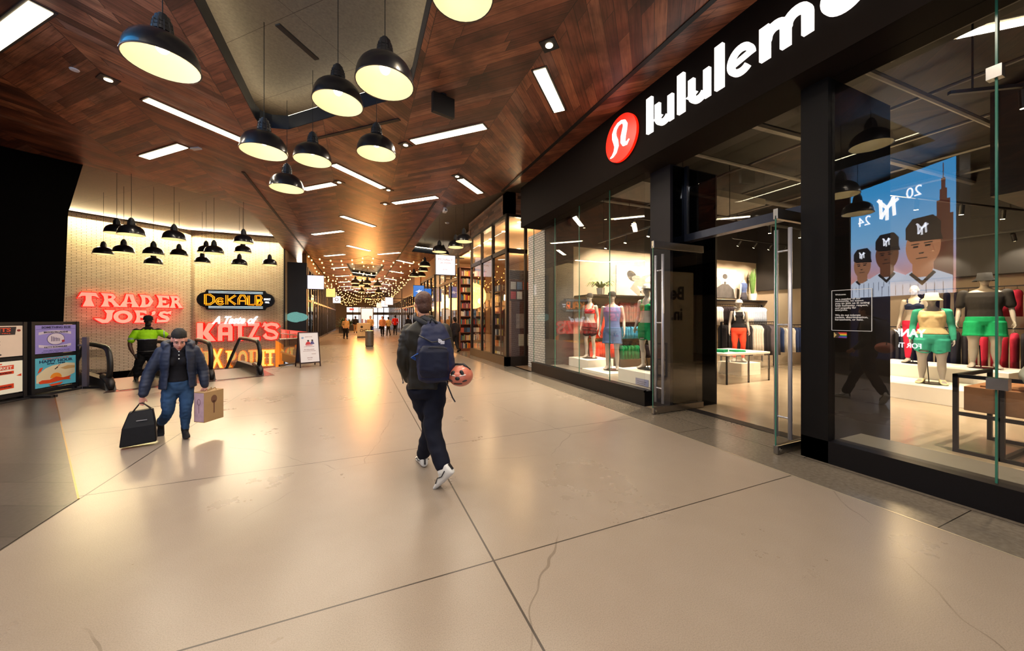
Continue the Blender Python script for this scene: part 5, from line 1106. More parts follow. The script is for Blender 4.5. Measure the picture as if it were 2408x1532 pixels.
def dbl(pts, w_, x_, s_x, s_y, z0=2.27):
    P = [(x_+q[0]*s_x, z0+q[1]*s_y) for q in pts]
    for o_ in (-1,1):
        L2 = []
        for i, p in enumerate(P):
            tt = (Vector(P[min(i+1,len(P)-1)])-Vector(P[max(i-1,0)])).normalized(); L2.append((p[0]-tt.y*w_*o_, p[1]+tt.x*w_*o_))
        pl([stroke(L2, .026)])
H5 = .48
dbl([(0,0),(0,1),(.45,1),(.8,.75),(.8,.25),(.45,0),(0,0)], .035, -7.08, .42, H5)
dbl(arc(.4,.4,.4,.4,40,330,14), .035, -6.62, .36, H5*.8); dbl([(.1,.4),(.75,.4)], .02, -6.62, .36, H5*.8)
dbl([(0,0),(0,1)], .04, -6.20, .4, H5); dbl([(.8,1),(.12,.5),(.8,0)], .035, -6.17, .42, H5)
dbl([(0,0),(0,.6),(.25,1),(.65,1),(.9,.6),(.9,0)], .035, -5.70, .36, H5); dbl([(.1,.4),(.8,.4)], .02, -5.70, .36, H5)
dbl([(0,1),(0,0),(.7,0)], .035, -5.27, .34, H5); dbl([(0,0),(0,1),(.6,1),(.75,.75),(.6,.52),(.1,.52)], .035, -4.96+.0, .34, H5); dbl([(.6,.48),(.8,.25),(.6,0),(0,0)], .035, -4.96, .34, H5)
m.build('neon_lettering', M_NO, t); m = MB(); txt(m, 'MARKET', F2, w=.30, h=.10, cx=-4.45, cy=2.57, d=.02, z=.17, off=.01); txt(m, 'HALL', F2, w=.20, h=.10, cx=-4.45, cy=2.41, d=.02, z=.17, off=.01); m.build('white_lettering', M_NW, t)
# KATZ'S
t = thing('neon_sign', 'white script A Taste of above big coral red KATZ\'S letters', 'sign', (0,0,0))
S6 = .2; Z0 = .40; H6 = .92
def kz(polys, x, w_): return [[(x+p[0]*w_, Z0+p[1]*H6) for p in q] for q in polys]
K_ = [[(0,0),(.32,0),(.32,1),(0,1)], [(.3,.42),(.62,1),(1.0,1),(.62,.5),(1.04,0),(.64,0),(.3,.44)]]
A_ = [[(0,0),(.3,0),(.3,.8),(0,.8)], [(.7,0),(1,0),(1,.8),(.7,.8)], stroke([(.15,.7)]+[(.5+.34*math.cos(a), .75+.14*math.sin(a)) for a in [PI-PI*i/10 for i in range(11)]]+[(.85,.7)], .26), [(.25,.3),(.75,.3),(.75,.48),(.25,.48)]]
T_ = [[(0,.82),(1,.82),(1,1),(0,1)], [(.34,0),(.66,0),(.66,.84),(.34,.84)]]
Z_ = [[(0,.82),(1,.82),(1,1),(0,1)], [(0,0),(1,0),(1,.18),(0,.18)], [(0,.1),(.34,.1),(1,.9),(.66,.9)]]
S_ = [vs([(.96,.70),(.86,.86),(.5,.92),(.14,.84),(.10,.68),(.3,.56),(.7,.46),(.9,.3),(.84,.14),(.5,.08),(.16,.14),(.02,.32)],[.28,.2,.18,.2,.24,.2,.2,.24,.2,.18,.2,.28])]
for pg, x, w_ in ((K_,-7.42,.74),(A_,-6.58,.62),(T_,-5.93,.56),(Z_,-5.32,.52),([vs([(.1,1),(.14,.94),(.1,.84),(.0,.76)],[.1,.14,.1,.02])],-4.70,1.0),(S_,-4.60,.66)):
    glyph(t, kz(pg, x, w_*.98), F2, M_NR, M_NRE, .028, .12, .15)
m = MB(); txt(m, 'A Taste of', F2, w=1.95, h=.40, cx=-5.83, cy=1.47, d=.05, z=.17, off=.035, shear=.45); m.build('script_lettering', M_NW, t)
# SIXPOINT
t = thing('neon_sign', 'amber ornate letters reading SIXPOINT low on the brick behind the escalator', 'sign', (0,0,0)); Z0 = -.98; H6 = .84

S2 = [vs([(1.0,.95),(.85,1.1),(.5,1.0),(.25,.8),(.45,.55),(.8,.4),(.8,.15),(.3,-.2)],[.04,.1,.16,.24,.3,.4,.3,.05]), stroke([(.2,1.2),(.6,1.1),(.9,1.16)], .1)]
glyph(t, kz(S2, -7.72, .5), F2, M_NY, M_NYE, .022, .1, .13)
for ch, x, w_ in zip('IXPOINT', (-7.06,-6.63,-6.02,-5.55,-5.17,-4.78,-4.33), (.12,.46,.34,.38,.12,.36,.40)):
    a_ = MB(); b_ = MB(); zc = Z0+H6/2+(.06 if ch == 'X' else 0); hh_ = H6*(1.15 if ch == 'X' else 1)
    txt(b_, ch, F2, w=w_, h=hh_, cx=x, cy=zc, d=.13, off=.03); txt(a_, ch, F2, w=w_+.05, h=hh_+.05, cx=x, cy=zc, d=.10, off=.05)
    if ch in 'IPNT':
        for sx_ in ((0,) if ch in 'IT' else (-w_/2+.05,) if ch == 'P' else (-w_/2+.04, w_/2-.04)):
            for zz_ in ((zc-hh_/2+.03, zc+hh_/2-.03) if ch != 'T' else (zc-hh_/2+.03,)): b_.bx(x+sx_-.12,x+sx_+.12,zz_-.035,zz_+.035,0,.135,F2); a_.bx(x+sx_-.145,x+sx_+.145,zz_-.06,zz_+.06,0,.105,F2)
            b_.prism([(x+sx_-.10,zc),(x+sx_,zc-.06),(x+sx_+.10,zc),(x+sx_,zc+.06)], .137, F2)
    l_ = a_.build('channel_letter', M_NYE, t); b_.build('letter_face', M_NY, l_)
m = MB(); txt(m, 'BREWERY', F2, w=1.2, h=.13, cx=-4.95, cy=-1.15, d=.05, off=.02); m.build('dark_lettering', mat('neon_dim_red', '7a2a1c', .5, emis='a03820', es=.3, var=0), t)
mb = MB(); mb.prism([(-4.1,-1.75),(-3.72,-1.75),(-3.72,.1),(-4.1,.35)], .06, F2); o = mb.build('reflection_panel', mat('orange_reflection', 'e07820', .5, emis='f08020', es=.35, var=.1)); tag(o, 'orange reflection built as a glowing panel low on the brick at the well end', 'panel')  # reflection in the side glass, put into a glowing orange shape
# light spilled by the neon lettering onto the well and floor
area('neon_red_glow', (-5.9,22.5,.9), (-PI/2-.25, PI, 0), 3.2, 1.0, 6, (1,.12,.08)); 
area('neon_red_glow', tuple(BO+BD*1.9+nrm*.35+Vector((0,0,1.9))), (PI/2-.2, 0, math.atan2(BD.y,BD.x)), 3.2, 1.1, 6, (1,.14,.1))
# ================================================================ ESCALATORS
ED = Vector((-.42,.9075,0)); EN = Vector((.9075,.42,0)); M_RUB = mat('black_rubber', '141214', .45, var=.1, sc=20); M_EGL = glassmat('balustrade_glass', (.86,.84,.80), 1.6)
def escalator(nm, org, W_, lab, ed=ED):
    t = thing('escalator', lab, 'escalator', (0,0,0)); M0 = frame(Vector(org), ed, (0,0,1))      # local: x along, y up, z = side
    sl = math.tan(math.radians(30)); L0 = 2.3; L1 = 11
    def yz(x): return 0 if x < L0 else -(x-L0)*sl
    for q, s_ in (('l', -W_/2), ('r', W_/2)):
        pth = [(1.6,.12),(.35,.14)]+[(.0+.37-.42*math.sin(a), .53-.39*math.cos(a)) for a in [PI*i/12 for i in range(1,12)]]+[(.37,.92),(1.2,.94),(L0,.93),(L0+.6,.93-.28*sl*2),(L1,.93-(L1-L0)*sl)]
        MB().tube([M0 @ Vector((a,b,s_)) for a,b in pth], .045, 10, flat=1.25).build('handrail', M_RUB, t, smooth=True)
        g = MB(); g.prism([(.05,.5),(.35,.16),(L0,.16),(L1,.16-(L1-L0)*sl),(L1,.86-(L1-L0)*sl),(L0+.3,.86-.2*sl),(.4,.88),(.12,.75)], .012, M0 @ Matrix.Translation((0,0,s_-.006))); g.build('balustrade_glass', M_EGL, t)
        g = MB(); g.prism([(-.12,0),(0,.16),(.25,.22),(L0,.2),(L1,.2-(L1-L0)*sl),(L1,-.35-(L1-L0)*sl),(L0,-.3),(-.0,-.002)], .16, M0 @ Matrix.Translation((0,0,s_-.08))); g.build('skirt', M_BLACK, t)
        g = MB(); g.tube([M0 @ Vector(p) for p in ((-.14,.02,s_),(-.1,.14,s_),(.1,.22,s_),(.5,.25,s_))], [.04,.07,.08,.07], 12); g.build('newel_base', mat('dark_newel_cover', '1e1c1e', .4, .3), t, smooth=True)
    g = MB(); g.bx(-.35,1.9,-.02,.012,-W_/2+.08,W_/2-.08,M0); g.build('comb_plate', mat('comb_plate_steel', '4a4648', .35, .9, var=.2, sc=60), t)
    g = MB()
    for i in range(20):
        x = 1.9+i*.4; y = yz(x+.2)-.03; g.bx(x,x+.4,y-.2,y,-W_/2+.1,W_/2-.1,M0)
    g.build('steps', mat('step_steel', '5a585a', .4, .9, var=.2, sc=40), t)
escalator('a', (-4.52,11.07,0), 1.22, 'left escalator going down beside the security guard', Vector((-.58,.815,0))); escalator('b', (-3.0,11.72,0), 1.05, 'right escalator going down before the amber lettering')
mb = MB(); mb.prism([(-4.9,10.25),(-2.1,11.6),(-2.75,13.2),(-5.4,12.1)], .004, Matrix.Translation((0,0,.001))); struct('floor_landing_plate', mb, mat('landing_stone', '5c4a44', .2, .3, var=.15, sc=30))
# glass railings
def railing(p0, p1, n, lab, h=1.04, bar_=True, mt=M_EGL):
    t = thing('glass_railing', lab, 'railing', (0,0,0)); a = Vector(p0); b = Vector(p1)
    for i in range(n): MB().bar(a+(b-a)*(i/n+.01)+Vector((0,0,h/2)), a+(b-a)*((i+1)/n-.01)+Vector((0,0,h/2)), .015, h).build('glass_panel', mt, t)
    if bar_: MB().tube([a+Vector((0,0,h-.16)), b+Vector((0,0,h-.16))], .022, 8).build('handrail', M_STEEL, t)
    MB().bar(a+Vector((0,0,.03)), b+Vector((0,0,.03)), .05, .06).build('shoe', M_STEEL, t)
    return t
t = railing((-7.1,10.98,0), (-5.60,11.12,0), 2, 'glass railing with a thin rail between the poster stands and the left escalator', 1.13); MB().bx(-5.64,-5.56,11.08,11.16,0,1.15).build('end_post', mat('violet_grey_post', '6a6474', .4, .4), t)
t = railing((-1.52,14.55,0), (-3.2,19.0,0), 3, 'glass railing of the well with red reflection painted on its top behind the sandwich board'); MB().bar((-1.52,14.55,1.05), (-3.2,19.0,1.05), .04, .03).build('top_cap', mat('red_reflection_paint', 'b05048', .25, .8, var=0), t)  # the red reflection is put into the cap's base colour
railing((-1.6,14.5,0), (-2.35,13.62,0), 1, 'short glass panel right of the right escalator')
# ================================================================ POSTER STANDS
def poster_stand(org, lab, top, bot):
    P0 = Vector(org); D_ = Vector((.237,.972,0)); t = thing('poster_stand', lab, 'poster stand', (0,0,0)); F_ = frame(P0, D_, (0,0,1))   # normal faces the arcade
    g = MB()
    for x in (0,.86): g.bx(x-.03,x+.03,0,1.5,-.04,.04,F_)
    for z in (.10,.80,1.47): g.bx(0,.86,z-.03,z+.03,-.03,.03,F_)
    g.build('frame', M_BLACK, t); g = MB(); g.bx(-.06,.92,.0,.03,-.12,.12,F_); g.bx(-.05,.0,.0,.05,-.4,.45,F_); g.bx(.86,.91,0,.05,-.4,.45,F_); g.build('base', M_BLACK, t, bev=.005)
    for nm, z0, z1, fn in (('poster', .85, 1.43, top), ('poster', .16, .76, bot)):
        fn(t, F_, z0, z1)
    return t
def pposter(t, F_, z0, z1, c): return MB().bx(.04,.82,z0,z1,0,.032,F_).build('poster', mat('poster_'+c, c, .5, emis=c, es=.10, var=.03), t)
def ink(c, e=.0): return mat('poster_ink_'+c, c, .5, emis=c if e else None, es=e, var=0)
def add(po, c, fn): g = MB(); fn(g); return g.build('printed_motif', ink(c), po)
def TXT(po, c, F_, rows_, off=.015):
    g = MB()
    for s_, w_, h, cx, cy_ in rows_: txt(g, s_, F_, w=w_, h=h, cx=cx, cy=cy_, d=.002, z=.036, off=off)
    g.build('printed_lettering', ink(c), po)
def p_events(t, F_, z0, z1):
    po = pposter(t, F_, z0, z1, 'c8b4a4'); add(po, '2a2630', lambda g: g.prism([(.06,z1-.17),(.70,z1-.17),(.72,z1-.02),(.06,z1-.02)], .034, F_)); TXT(po, 'd05038', F_, [('EVENTS',.5,.075,.38,z1-.075),('THE MARKET HALL',.5,.02,.38,z1-.14)], .03)
    TXT(po, '4a3a3a', F_, [('LIVE JAZZ',.2,.022,.3,z1-.23),('BROOKLYN LAUGHS',.34,.022,.3,z1-.29),('CANVAS & COCKTAILS',.34,.022,.3,z1-.35),('MONDAY TRIVIA',.28,.022,.3,z1-.41),('LIVE MUSIC',.2,.022,.3,z1-.47)]); add(po, '2a2630', lambda g: g.prism([(.12,z0+.02),(.46,z0+.02),(.5,z0+.045),(.46,z0+.07),(.12,z0+.07)], .034, F_)); TXT(po,'d05038',F_,[('DEKALB',.2,.025,.26,z0+.045)])
    add(po, '7a2020', lambda g: g.prism([(.76+.03*math.cos(i*PI/8),z1-.09+.022*math.sin(i*PI/8)) for i in range(16)], .034, F_))
def p_night(t, F_, z0, z1):
    po = pposter(t, F_, z0, z1, 'd8d4c4')
    add(po, 'd84018', lambda g: [g.prism([(.06,z1-.17),(.68,z1-.15),(.68,z1-.07),(.06,z1-.09)], .034, F_), g.prism([(.12,z1-.09),(.5,z1-.05),(.5,z1-.03),(.12,z1-.06)], .033, F_), g.prism([(.04,z1-.26),(.34,z1-.25),(.34,z1-.19),(.04,z1-.20)], .034, F_), g.prism([(.40,z1-.245),(.68,z1-.235),(.68,z1-.18),(.40,z1-.19)], .034, F_), g.prism([(.42,z0+.08),(.68,z0+.09),(.68,z0+.18),(.42,z0+.17)], .034, F_), g.prism([(.05,z0+.03),(.36,z0+.04),(.36,z0+.12),(.05,z0+.1)], .034, F_), g.prism([(.72,z1-.28),(.80,z1-.25),(.80,z1-.30)], .034, F_)])
    TXT(po, 'f0ece0', F_, [('NIGHT MARKET',.56,.055,.37,z1-.118),]); TXT(po, '2a2030', F_, [('SEOUL',.2,.03,.2,z1-.225),('BROOKLYN',.2,.03,.54,z1-.212),('VENDORS',.18,.03,.55,z0+.13)])
    add(po, '3c5a98', lambda g: [ringp(g,.30,(z0+z1)/2-.03,.14,.115,.008,F_,.036), ringp(g,.30,(z0+z1)/2-.03,.08,.115,.005,F_,.036)]+[g.bx(.17,.43,(z0+z1)/2-.08+.035*i,(z0+z1)/2-.076+.035*i,0,.036,F_) for i in range(4)]); TXT(po,'26427c',F_,[('CREW',.14,.035,.30,(z0+z1)/2-.02)])
def p_laughs(t, F_, z0, z1):
    po = pposter(t, F_, z0, z1, '7f74b4'); zc = (z0+z1)/2
    def ban(z, s_): return lambda g: g.prism([(.1+.62*i/12, z+.035*s_*math.sin(PI*i/12)) for i in range(13)]+[(.1+.62*i/12, z+.055+.035*s_*math.sin(PI*i/12)) for i in range(12,-1,-1)], .034, F_)
    add(po, 'c8c0dc', ban(z1-.20,1)); add(po, 'c8c0dc', ban(z0+.13,-1)); add(po, 'd0c8e0', lambda g: ringp(g,.42,zc+.0,.16,.115,.11,F_,.034)); add(po, '5a5080', lambda g: ringp(g,.42,zc,.17,.125,.008,F_,.035)); add(po, '4a4070', lambda g: [g.bx(.33+.03*i,.34+.03*i,zc-.05,zc+.06-.01*i,0,.036,F_) for i in range(6)]); add(po, 'a03040', lambda g: g.prism([(.56+.03*math.cos(i*PI/6),zc-.05+.025*math.sin(i*PI/6)) for i in range(12)], .037, F_))
    TXT(po, '1c1838', F_, [('SOMETHING ELSE',.56,.045,.43,z1-.045),('BROOKLYN LAUGHS',.46,.032,.42,z1-.145),('FATTY RODRIGUEZ',.44,.03,.42,z0+.125),('every other thursday at the hall',.5,.016,.43,z0+.055),('doors open at eight, show at nine',.56,.014,.43,z0+.025)]); add(po, '3a3268', lambda g: g.bx(.05,.81,z1-.085,z1-.08,0,.034,F_))
def p_happy(t, F_, z0, z1):
    po = pposter(t, F_, z0, z1, '4c98ac'); add(po, 'd8ccb0', lambda g: g.prism([(.06,z0+.1),(.06,z1-.35),(.22,z1-.22),(.36,z1-.17),(.5,z1-.16),(.62,z1-.14),(.8,z1-.17),(.8,z0+.22),(.6,z0+.14),(.3,z0+.06)], .033, F_)); add(po, 'c0a070', lambda g: g.prism([(.5,z1-.24),(.66,z1-.2),(.8,z1-.22),(.8,z1-.27),(.6,z1-.28)], .034, F_))
    add(po, 'e89030', lambda g: g.prism([(.42+.11*math.cos(PI*i/12),z0+.17+.1*math.sin(PI*i/12)) for i in range(13)], .035, F_)); add(po, 'd84a20', lambda g: [g.prism([(.1,z0+.12),(.16,z0+.15),(.3,z0+.14),(.42,z0+.19),(.56,z0+.15),(.72,z0+.17),(.68,z0+.12),(.72,z0+.09),(.56,z0+.1),(.3,z0+.07),(.12,z0+.08)], .037, F_), g.prism([(.28,z0+.04),(.56,z0+.06),(.5,z0+.01),(.34,z0)], .036, F_), g.prism([(.08,z1-.3),(.12,z1-.2),(.18,z1-.19),(.14,z1-.27)], .036, F_)])
    add(po, '2a1c20', lambda g: g.prism([(.40,z1-.26),(.46,z1-.22),(.45,z1-.2),(.39,z1-.25)], .036, F_)); add(po, 'c04838', lambda g: g.prism([(.45,z1-.21),(.5,z1-.16),(.47,z1-.17)], .037, F_)); TXT(po, 'd04030', F_, [('SOMETHING ELSE',.5,.024,.42,z1-.025)]); TXT(po, '1c3a5c', F_, [('HAPPY HOUR',.64,.06,.43,z1-.075),('5PM - 7PM',.34,.03,.42,z1-.13)], .03)
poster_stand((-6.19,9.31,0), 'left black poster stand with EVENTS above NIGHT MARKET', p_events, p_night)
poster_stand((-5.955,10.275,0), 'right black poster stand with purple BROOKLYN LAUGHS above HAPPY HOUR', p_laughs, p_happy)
# ================================================================ SANDWICH BOARD
t = thing('sandwich_board', 'white printed sandwich board in a dark frame before the well railing', 'sign', (0,0,0))
fa = Vector((-1.68,12.98,0)); fb = Vector((-1.12,13.22,0)); ux = (fb-fa).normalized(); back = Vector((-ux.y,ux.x,0)); 
def leaf(base, lean, c, nm):
    up = (Vector((0,0,1.12))+lean).normalized(); F_ = frame(base, ux, up); g = MB(); Wb = (fb-fa).length
    g.bx(0,.03,0,1.14,-.015,.015,F_); g.bx(Wb-.03,Wb,0,1.14,-.015,.015,F_); g.bx(0,Wb,.12,.16,-.015,.015,F_); g.bx(0,Wb,1.11,1.14,-.015,.015,F_); g.build('frame', mat('mahogany_frame', '2c1618', .4), t)
    po = MB().bx(.03,Wb-.03,.16,1.11,-.008,.008,F_).build(nm, mat('board_'+c, c, .5, emis=c, es=.05, var=0), t); return F_, Wb, po
F_, Wb, po = leaf(fa, back*.22, 'd4d0d4', 'front_panel')
def B_(c, fn): g = MB(); fn(g); g.build('printed_motif', ink(c), po)
B_('c03038', lambda g: [g.prism([(.19,.72),(.22,.80),(.28,.83),(.33,.80),(.36,.73)], .012, F_), g.prism([(.2,.69),(.4,.70),(.4,.715),(.2,.705)], .012, F_)]); B_('4a4880', lambda g: g.prism([(.33,.73),(.36,.82),(.42,.84),(.46,.74)], .013, F_)); B_('2a2028', lambda g: [g.prism([(.28+.03*math.cos(i*PI/5),.85+.03*math.sin(i*PI/5)) for i in range(10)], .013, F_), g.prism([(.4+.03*math.cos(i*PI/5),.86+.03*math.sin(i*PI/5)) for i in range(10)], .013, F_)]); B_('7aa0c8', lambda g: g.prism([(.12+.035*math.cos(i*PI/6),.95+.03*math.sin(i*PI/6)) for i in range(12)], .012, F_))
g = MB()
for i, (s_, w_, cx, cy_) in enumerate([('lactation lounge',.2,.3,.98),('you are welcome here',.3,.3,.66),('for every parent',.3,.3,.57),('ask any member of the team',.36,.3,.52),('WOODS',.12,.42,.42),('open daily',.16,.3,.30),('thank you',.12,.3,.24)]): txt(g, s_, F_, w=w_, cx=cx, cy=cy_, d=.002, z=.010)
g.build('printed_lettering', ink('8a4a50'), po)
F_, Wb, po = leaf(fa+back*.52, -back*.30, '1e2234', 'rear_panel')
# side panel text seen on the dark left side
# ================================================================ ADVERTISING SCREEN (left of the frame, mirrored in the right shop window)
A0 = Vector((-2.95,3.45,0)); A1 = Vector((-3.95,5.75,0)); ua = (A0-A1).normalized(); LA = (A0-A1).length
FA = frame(A0, -ua, (0,0,1))
t = thing('advertising_screen', 'tall lit advertising screen of three ball players, mirrored in the right shop window', 'screen', (0,0,0))
MB().bx(-.06,LA+.06,0,5.3,-.25,0,FA).build('casing', M_BLACK, t)
def scm(n, c, e): return mat('screen_'+n, c, .4, emis=c, es=e, var=0)
m = bpy.data.materials.new('screen_sky_gradient'); m.use_nodes = True; tt_ = m.node_tree; pb = tt_.nodes['Principled BSDF']; tc = nd(tt_, 'NewGeometry'); sp = nd(tt_, 'SeparateXYZ'); tt_.links.new(tc.outputs['Position'], sp.inputs[0])
mr = nd(tt_, 'MapRange'); mr.inputs[1].default_value = 2.6; mr.inputs[2].default_value = 5.0; tt_.links.new(sp.outputs[2], mr.inputs[0]); cc = ramp(tt_, mr.outputs[0], [(0,'c89088'),(.2,'b0a0c0'),(.45,'7ab4e4'),(1,'3a9ce0')]); tt_.links.new(cc, pb.inputs['Base Color']); tt_.links.new(cc, pb.inputs['Emission Color']); ES = 2.6; pb.inputs['Emission Strength'].default_value = ES
FA0 = FA; MB().bx(0,LA,2.16,5.25,0,.01,FA).build('screen_sky', m, t); MB().bx(0,LA,.45,2.16,0,.01,FA).build('screen_lower', scm('navy','0c1430',1.2), t)
g = MB(); 
for a, b, c_, d_ in ((.04,.42,2.2,4.0),(.10,.36,4.0,4.35),(.16,.30,4.35,4.6),(.19,.27,4.6,4.85),(.222,.238,4.85,5.2)): g.bx(a,b,c_,d_,0,.014,FA)
g.build('screen_tower', scm('tower','5a3028',2.2), t)
def player(cx, zc, s_, skin, dz):
    FA = FA0 @ Matrix.Translation((0,0,dz)); cl = lambda u: min(max(u, .01), LA-.01)
    sh = [(cl(cx-.52*s_),2.16),(cl(cx-.48*s_),zc-.46*s_),(cl(cx-.28*s_),zc-.36*s_),(cx-.1*s_,zc-.27*s_),(cx+.1*s_,zc-.27*s_),(cl(cx+.28*s_),zc-.36*s_),(cl(cx+.48*s_),zc-.46*s_),(cl(cx+.52*s_),2.16)]
    MB().prism(sh, .016, FA).build('screen_shirt', scm('shirt','b8c4d8',3.0), t); g = MB()
    for i in range(12):
        u_ = cx-.44*s_+.08*s_*i
        if .02 < u_ < LA-.02: g.bx(u_,u_+.012,2.17,zc-.42*s_,0,.0175,FA)
    g.build('screen_pinstripes', scm('pin','3a4060',1.5), t)
    g = MB(); g.prism([(cx+.17*s_*math.cos(a),zc+.24*s_*math.sin(a)) for a in [i*PI/12 for i in range(24)]], .020, FA); g.prism([(cx-.1*s_,zc-.35*s_),(cx+.1*s_,zc-.35*s_),(cx+.1*s_,zc-.1*s_),(cx-.1*s_,zc-.1*s_)], .019, FA); g.build('screen_face', scm('skin'+skin,skin,3.0), t)
    g = MB(); g.prism([(cx-.17*s_,zc+.10*s_),(cx+.17*s_,zc+.10*s_),(cx+.17*s_,zc+.24*s_),(cx+.1*s_,zc+.33*s_),(cx-.1*s_,zc+.33*s_),(cx-.17*s_,zc+.24*s_)], .023, FA); g.prism([(cx-.19*s_,zc+.04*s_),(cx+.12*s_,zc+.07*s_),(cx+.17*s_,zc+.12*s_),(cx-.17*s_,zc+.12*s_)], .024, FA); g.bx(cx-.08*s_,cx-.03*s_,zc-.01*s_,zc+.01*s_,0,.024,FA); g.bx(cx+.04*s_,cx+.09*s_,zc-.01*s_,zc+.01*s_,0,.024,FA); g.bx(cx-.05*s_,cx+.06*s_,zc-.14*s_,zc-.13*s_,0,.024,FA); g.bx(cx-.10*s_,cx-.02*s_,zc+.025*s_,zc+.037*s_,0,.024,FA); g.bx(cx+.03*s_,cx+.11*s_,zc+.025*s_,zc+.037*s_,0,.024,FA); g.prism([(cx-.02*s_,zc-.07*s_),(cx+.035*s_,zc-.07*s_),(cx+.028*s_,zc-.085*s_),(cx-.012*s_,zc-.085*s_)], .024, FA); g.prism(stroke([(cx-.12*s_,zc-.30*s_),(cx,zc-.42*s_),(cx+.12*s_,zc-.30*s_)], .035*s_), .024, FA); g.build('screen_cap', scm('cap','1a1c28',1.0), t)
    g = MB(); ny(g, cx, zc+.2*s_, .13*s_, .03, FA); g.build('screen_cap_mark', scm('mark','f0f4ff',2.5), t)
def ny(g, cx, cz, h, d_, FA):
    w_ = h*.14
    for st_ in ([(-.32,-.42),(-.26,.45)], [(-.3,.42),(.28,-.42)], [(.26,-.42),(.30,.45)], [(-.48,.3),(0,.02)], [(.42,.5),(0,.0)], [(0,.05),(0,-.55)]):
        g.prism(stroke([(cx+a*h, cz+b*h) for a,b in st_], w_), d_, FA)
player(2.16, 3.08, 1.45, '8a6048', 0); player(1.46, 3.27, 1.7, '5c3828', .03); player(.60, 3.33, 2.15, 'a87050', .06)
g = MB(); ny(g, 1.48, 4.52, .58, .02, FA); txt(g, '20', FA, h=.26, cx=.84, cy=4.74, d=.006, z=.012, off=.0); txt(g, '24', FA, h=.26, cx=2.10, cy=4.34, d=.006, z=.012); g.build('screen_title', scm('title','ffffff',4), t)
g = MB(); txt(g, 'YANKEES', FA, w=1.15, cx=1.15, cy=1.2, d=.006, z=.012, off=.03); txt(g, 'FOR TICKETS', FA, w=1.05, cx=1.2, cy=.88, d=.006, z=.012, off=.01); g.build('screen_lettering', scm('lettering','ffffff',5), t)
# ================================================================ PEOPLE
TH = math.atan(362/840); FWD = Vector((math.sin(TH), math.cos(TH), 0)); RGT = Vector((math.cos(TH), -math.sin(TH), 0))
def stand(dist, side): p = FWD*dist+RGT*side; return (p.x, p.y, 0)
M_SK1 = mat('skin_light', 'c08a72', .5, var=.04, sc=20); M_SK2 = mat('skin_tan', 'c98f80', .5, var=.04, sc=20); M_SK3 = mat('skin_deep', '4a2c20', .5, var=.05, sc=20)
M_EYE = mat('eye_white', 'd8d4cc', .3, var=0); M_LIPS = mat('lips', '9a4c48', .5, var=0); M_BROW = mat('brow_dark', '1c1412', .6, var=0)
def V(*a): return Vector(a)
def wrinkle(amp, fr, seed=0):
    def f(v):
        n = noise.noise_vector(Vector((v.x*fr+seed, v.y*fr, v.z*fr*1.6))); return tuple(v+n*amp)
    return f
def rows_at(base, rows, F, R, lean=Vector((0,0,0))):
    out = []
    for z, a, b, ox, oy in rows: out.append((base+R*ox+F*oy+Vector((0,0,z))+lean*z, a, b))
    return out
# ---- man seen from behind
t = thing('person', 'man seen from behind in dark leather jacket with navy backpack, walking away', 'person', stand(3.5, -.8375), -TH)
F = V(-.28,.96,0).normalized(); R = V(.96,.28,0).normalized()
sk = MB(); b0_ = V(0,0,0)
TR = [(.86,.13,.10,0,0),(.95,.165,.12,0,0),(1.08,.15,.105,0,.01),(1.22,.165,.115,0,.01),(1.36,.185,.12,0,0),(1.46,.185,.10,0,-.005),(1.52,.12,.075,0,-.01),(1.56,.06,.06,0,0)]
torso(sk, rows_at(b0_, TR, F, R), F, R)
limb(sk, [V(-.02,0,1.5), V(-.035,.01,1.62)], [.06,.056]); ex = MB()
head(sk, ex, (-.04,.03,1.715), (-.42,.9,.0), (0,0,1), 1.0)
LA_ = [V(-.175,.0,1.455), V(-.20,-.03,1.33), V(-.215,-.05,1.19), V(-.21,-.01,1.07), V(-.18,.05,.955)]; RA_ = [V(.165,.05,1.455), V(.19,.05,1.32), V(.21,.03,1.18), V(.21,.10,1.08), V(.19,.18,1.0)]
for A in (LA_, RA_): limb(sk, A, [.06,.052,.042,.038,.028])
hand(sk, LA_[-1], (.2,.25,-1), (1,0,.2), 1.0, .3, thumb=-1); hand(sk, RA_[-1], (.1,.8,-.6), (-1,.2,0), 1.0, .5)
LL_ = [V(-.085,-.0,.9), V(-.045,.08,.70), V(-.01,.17,.49), V(-.055,.24,.30), V(-.115,.33,.10)]; RL_ = [V(.085,.02,.9), V(.075,.0,.70), V(.07,-.05,.52), V(.135,-.13,.35), V(.205,-.21,.19)]
for L in (LL_, RL_): limb(sk, L, [.10,.085,.062,.056,.038])
fuse(sk, .009, 'body', [M_SK1, M_EYE, M_LIPS, M_BROW], t, ex)
h = MB(); hc_ = V(-.04,.03,1.715); hf = V(-.42,.9,0).normalized(); hr = V(.9,.42,0)
HM = Matrix(((hr.x,hf.x,0),(hr.y,hf.y,0),(0,0,1))).to_4x4()
h.ell(hc_-hf*.012+V(0,0,.036), .086, .103, .092, HM, 20, 14); h.ell(hc_-hf*.05+V(0,0,-.025), .070, .062, .075, HM); 
def hairnoise(v): n = noise.noise_vector(Vector((v.x*30,v.y*30,v.z*14))); return tuple(v+n*.006)
hh = fuse(h, .008, 'hair', [mat('hair_brown', '4a2c20', .6, var=.3, sc=45, bump=.6)], t, disp=hairnoise, smooth_it=1)
j = MB(); JR = [(.90,.185,.135,0,0),(.98,.182,.132,0,0),(1.10,.172,.125,0,.0),(1.24,.188,.132,0,.0),(1.37,.205,.135,0,0),(1.46,.205,.115,0,-.005),(1.52,.14,.09,0,-.01),(1.565,.082,.078,0,0),(1.60,.072,.07,0,.005)]
torso(j, rows_at(b0_, JR, F, R), F, R)
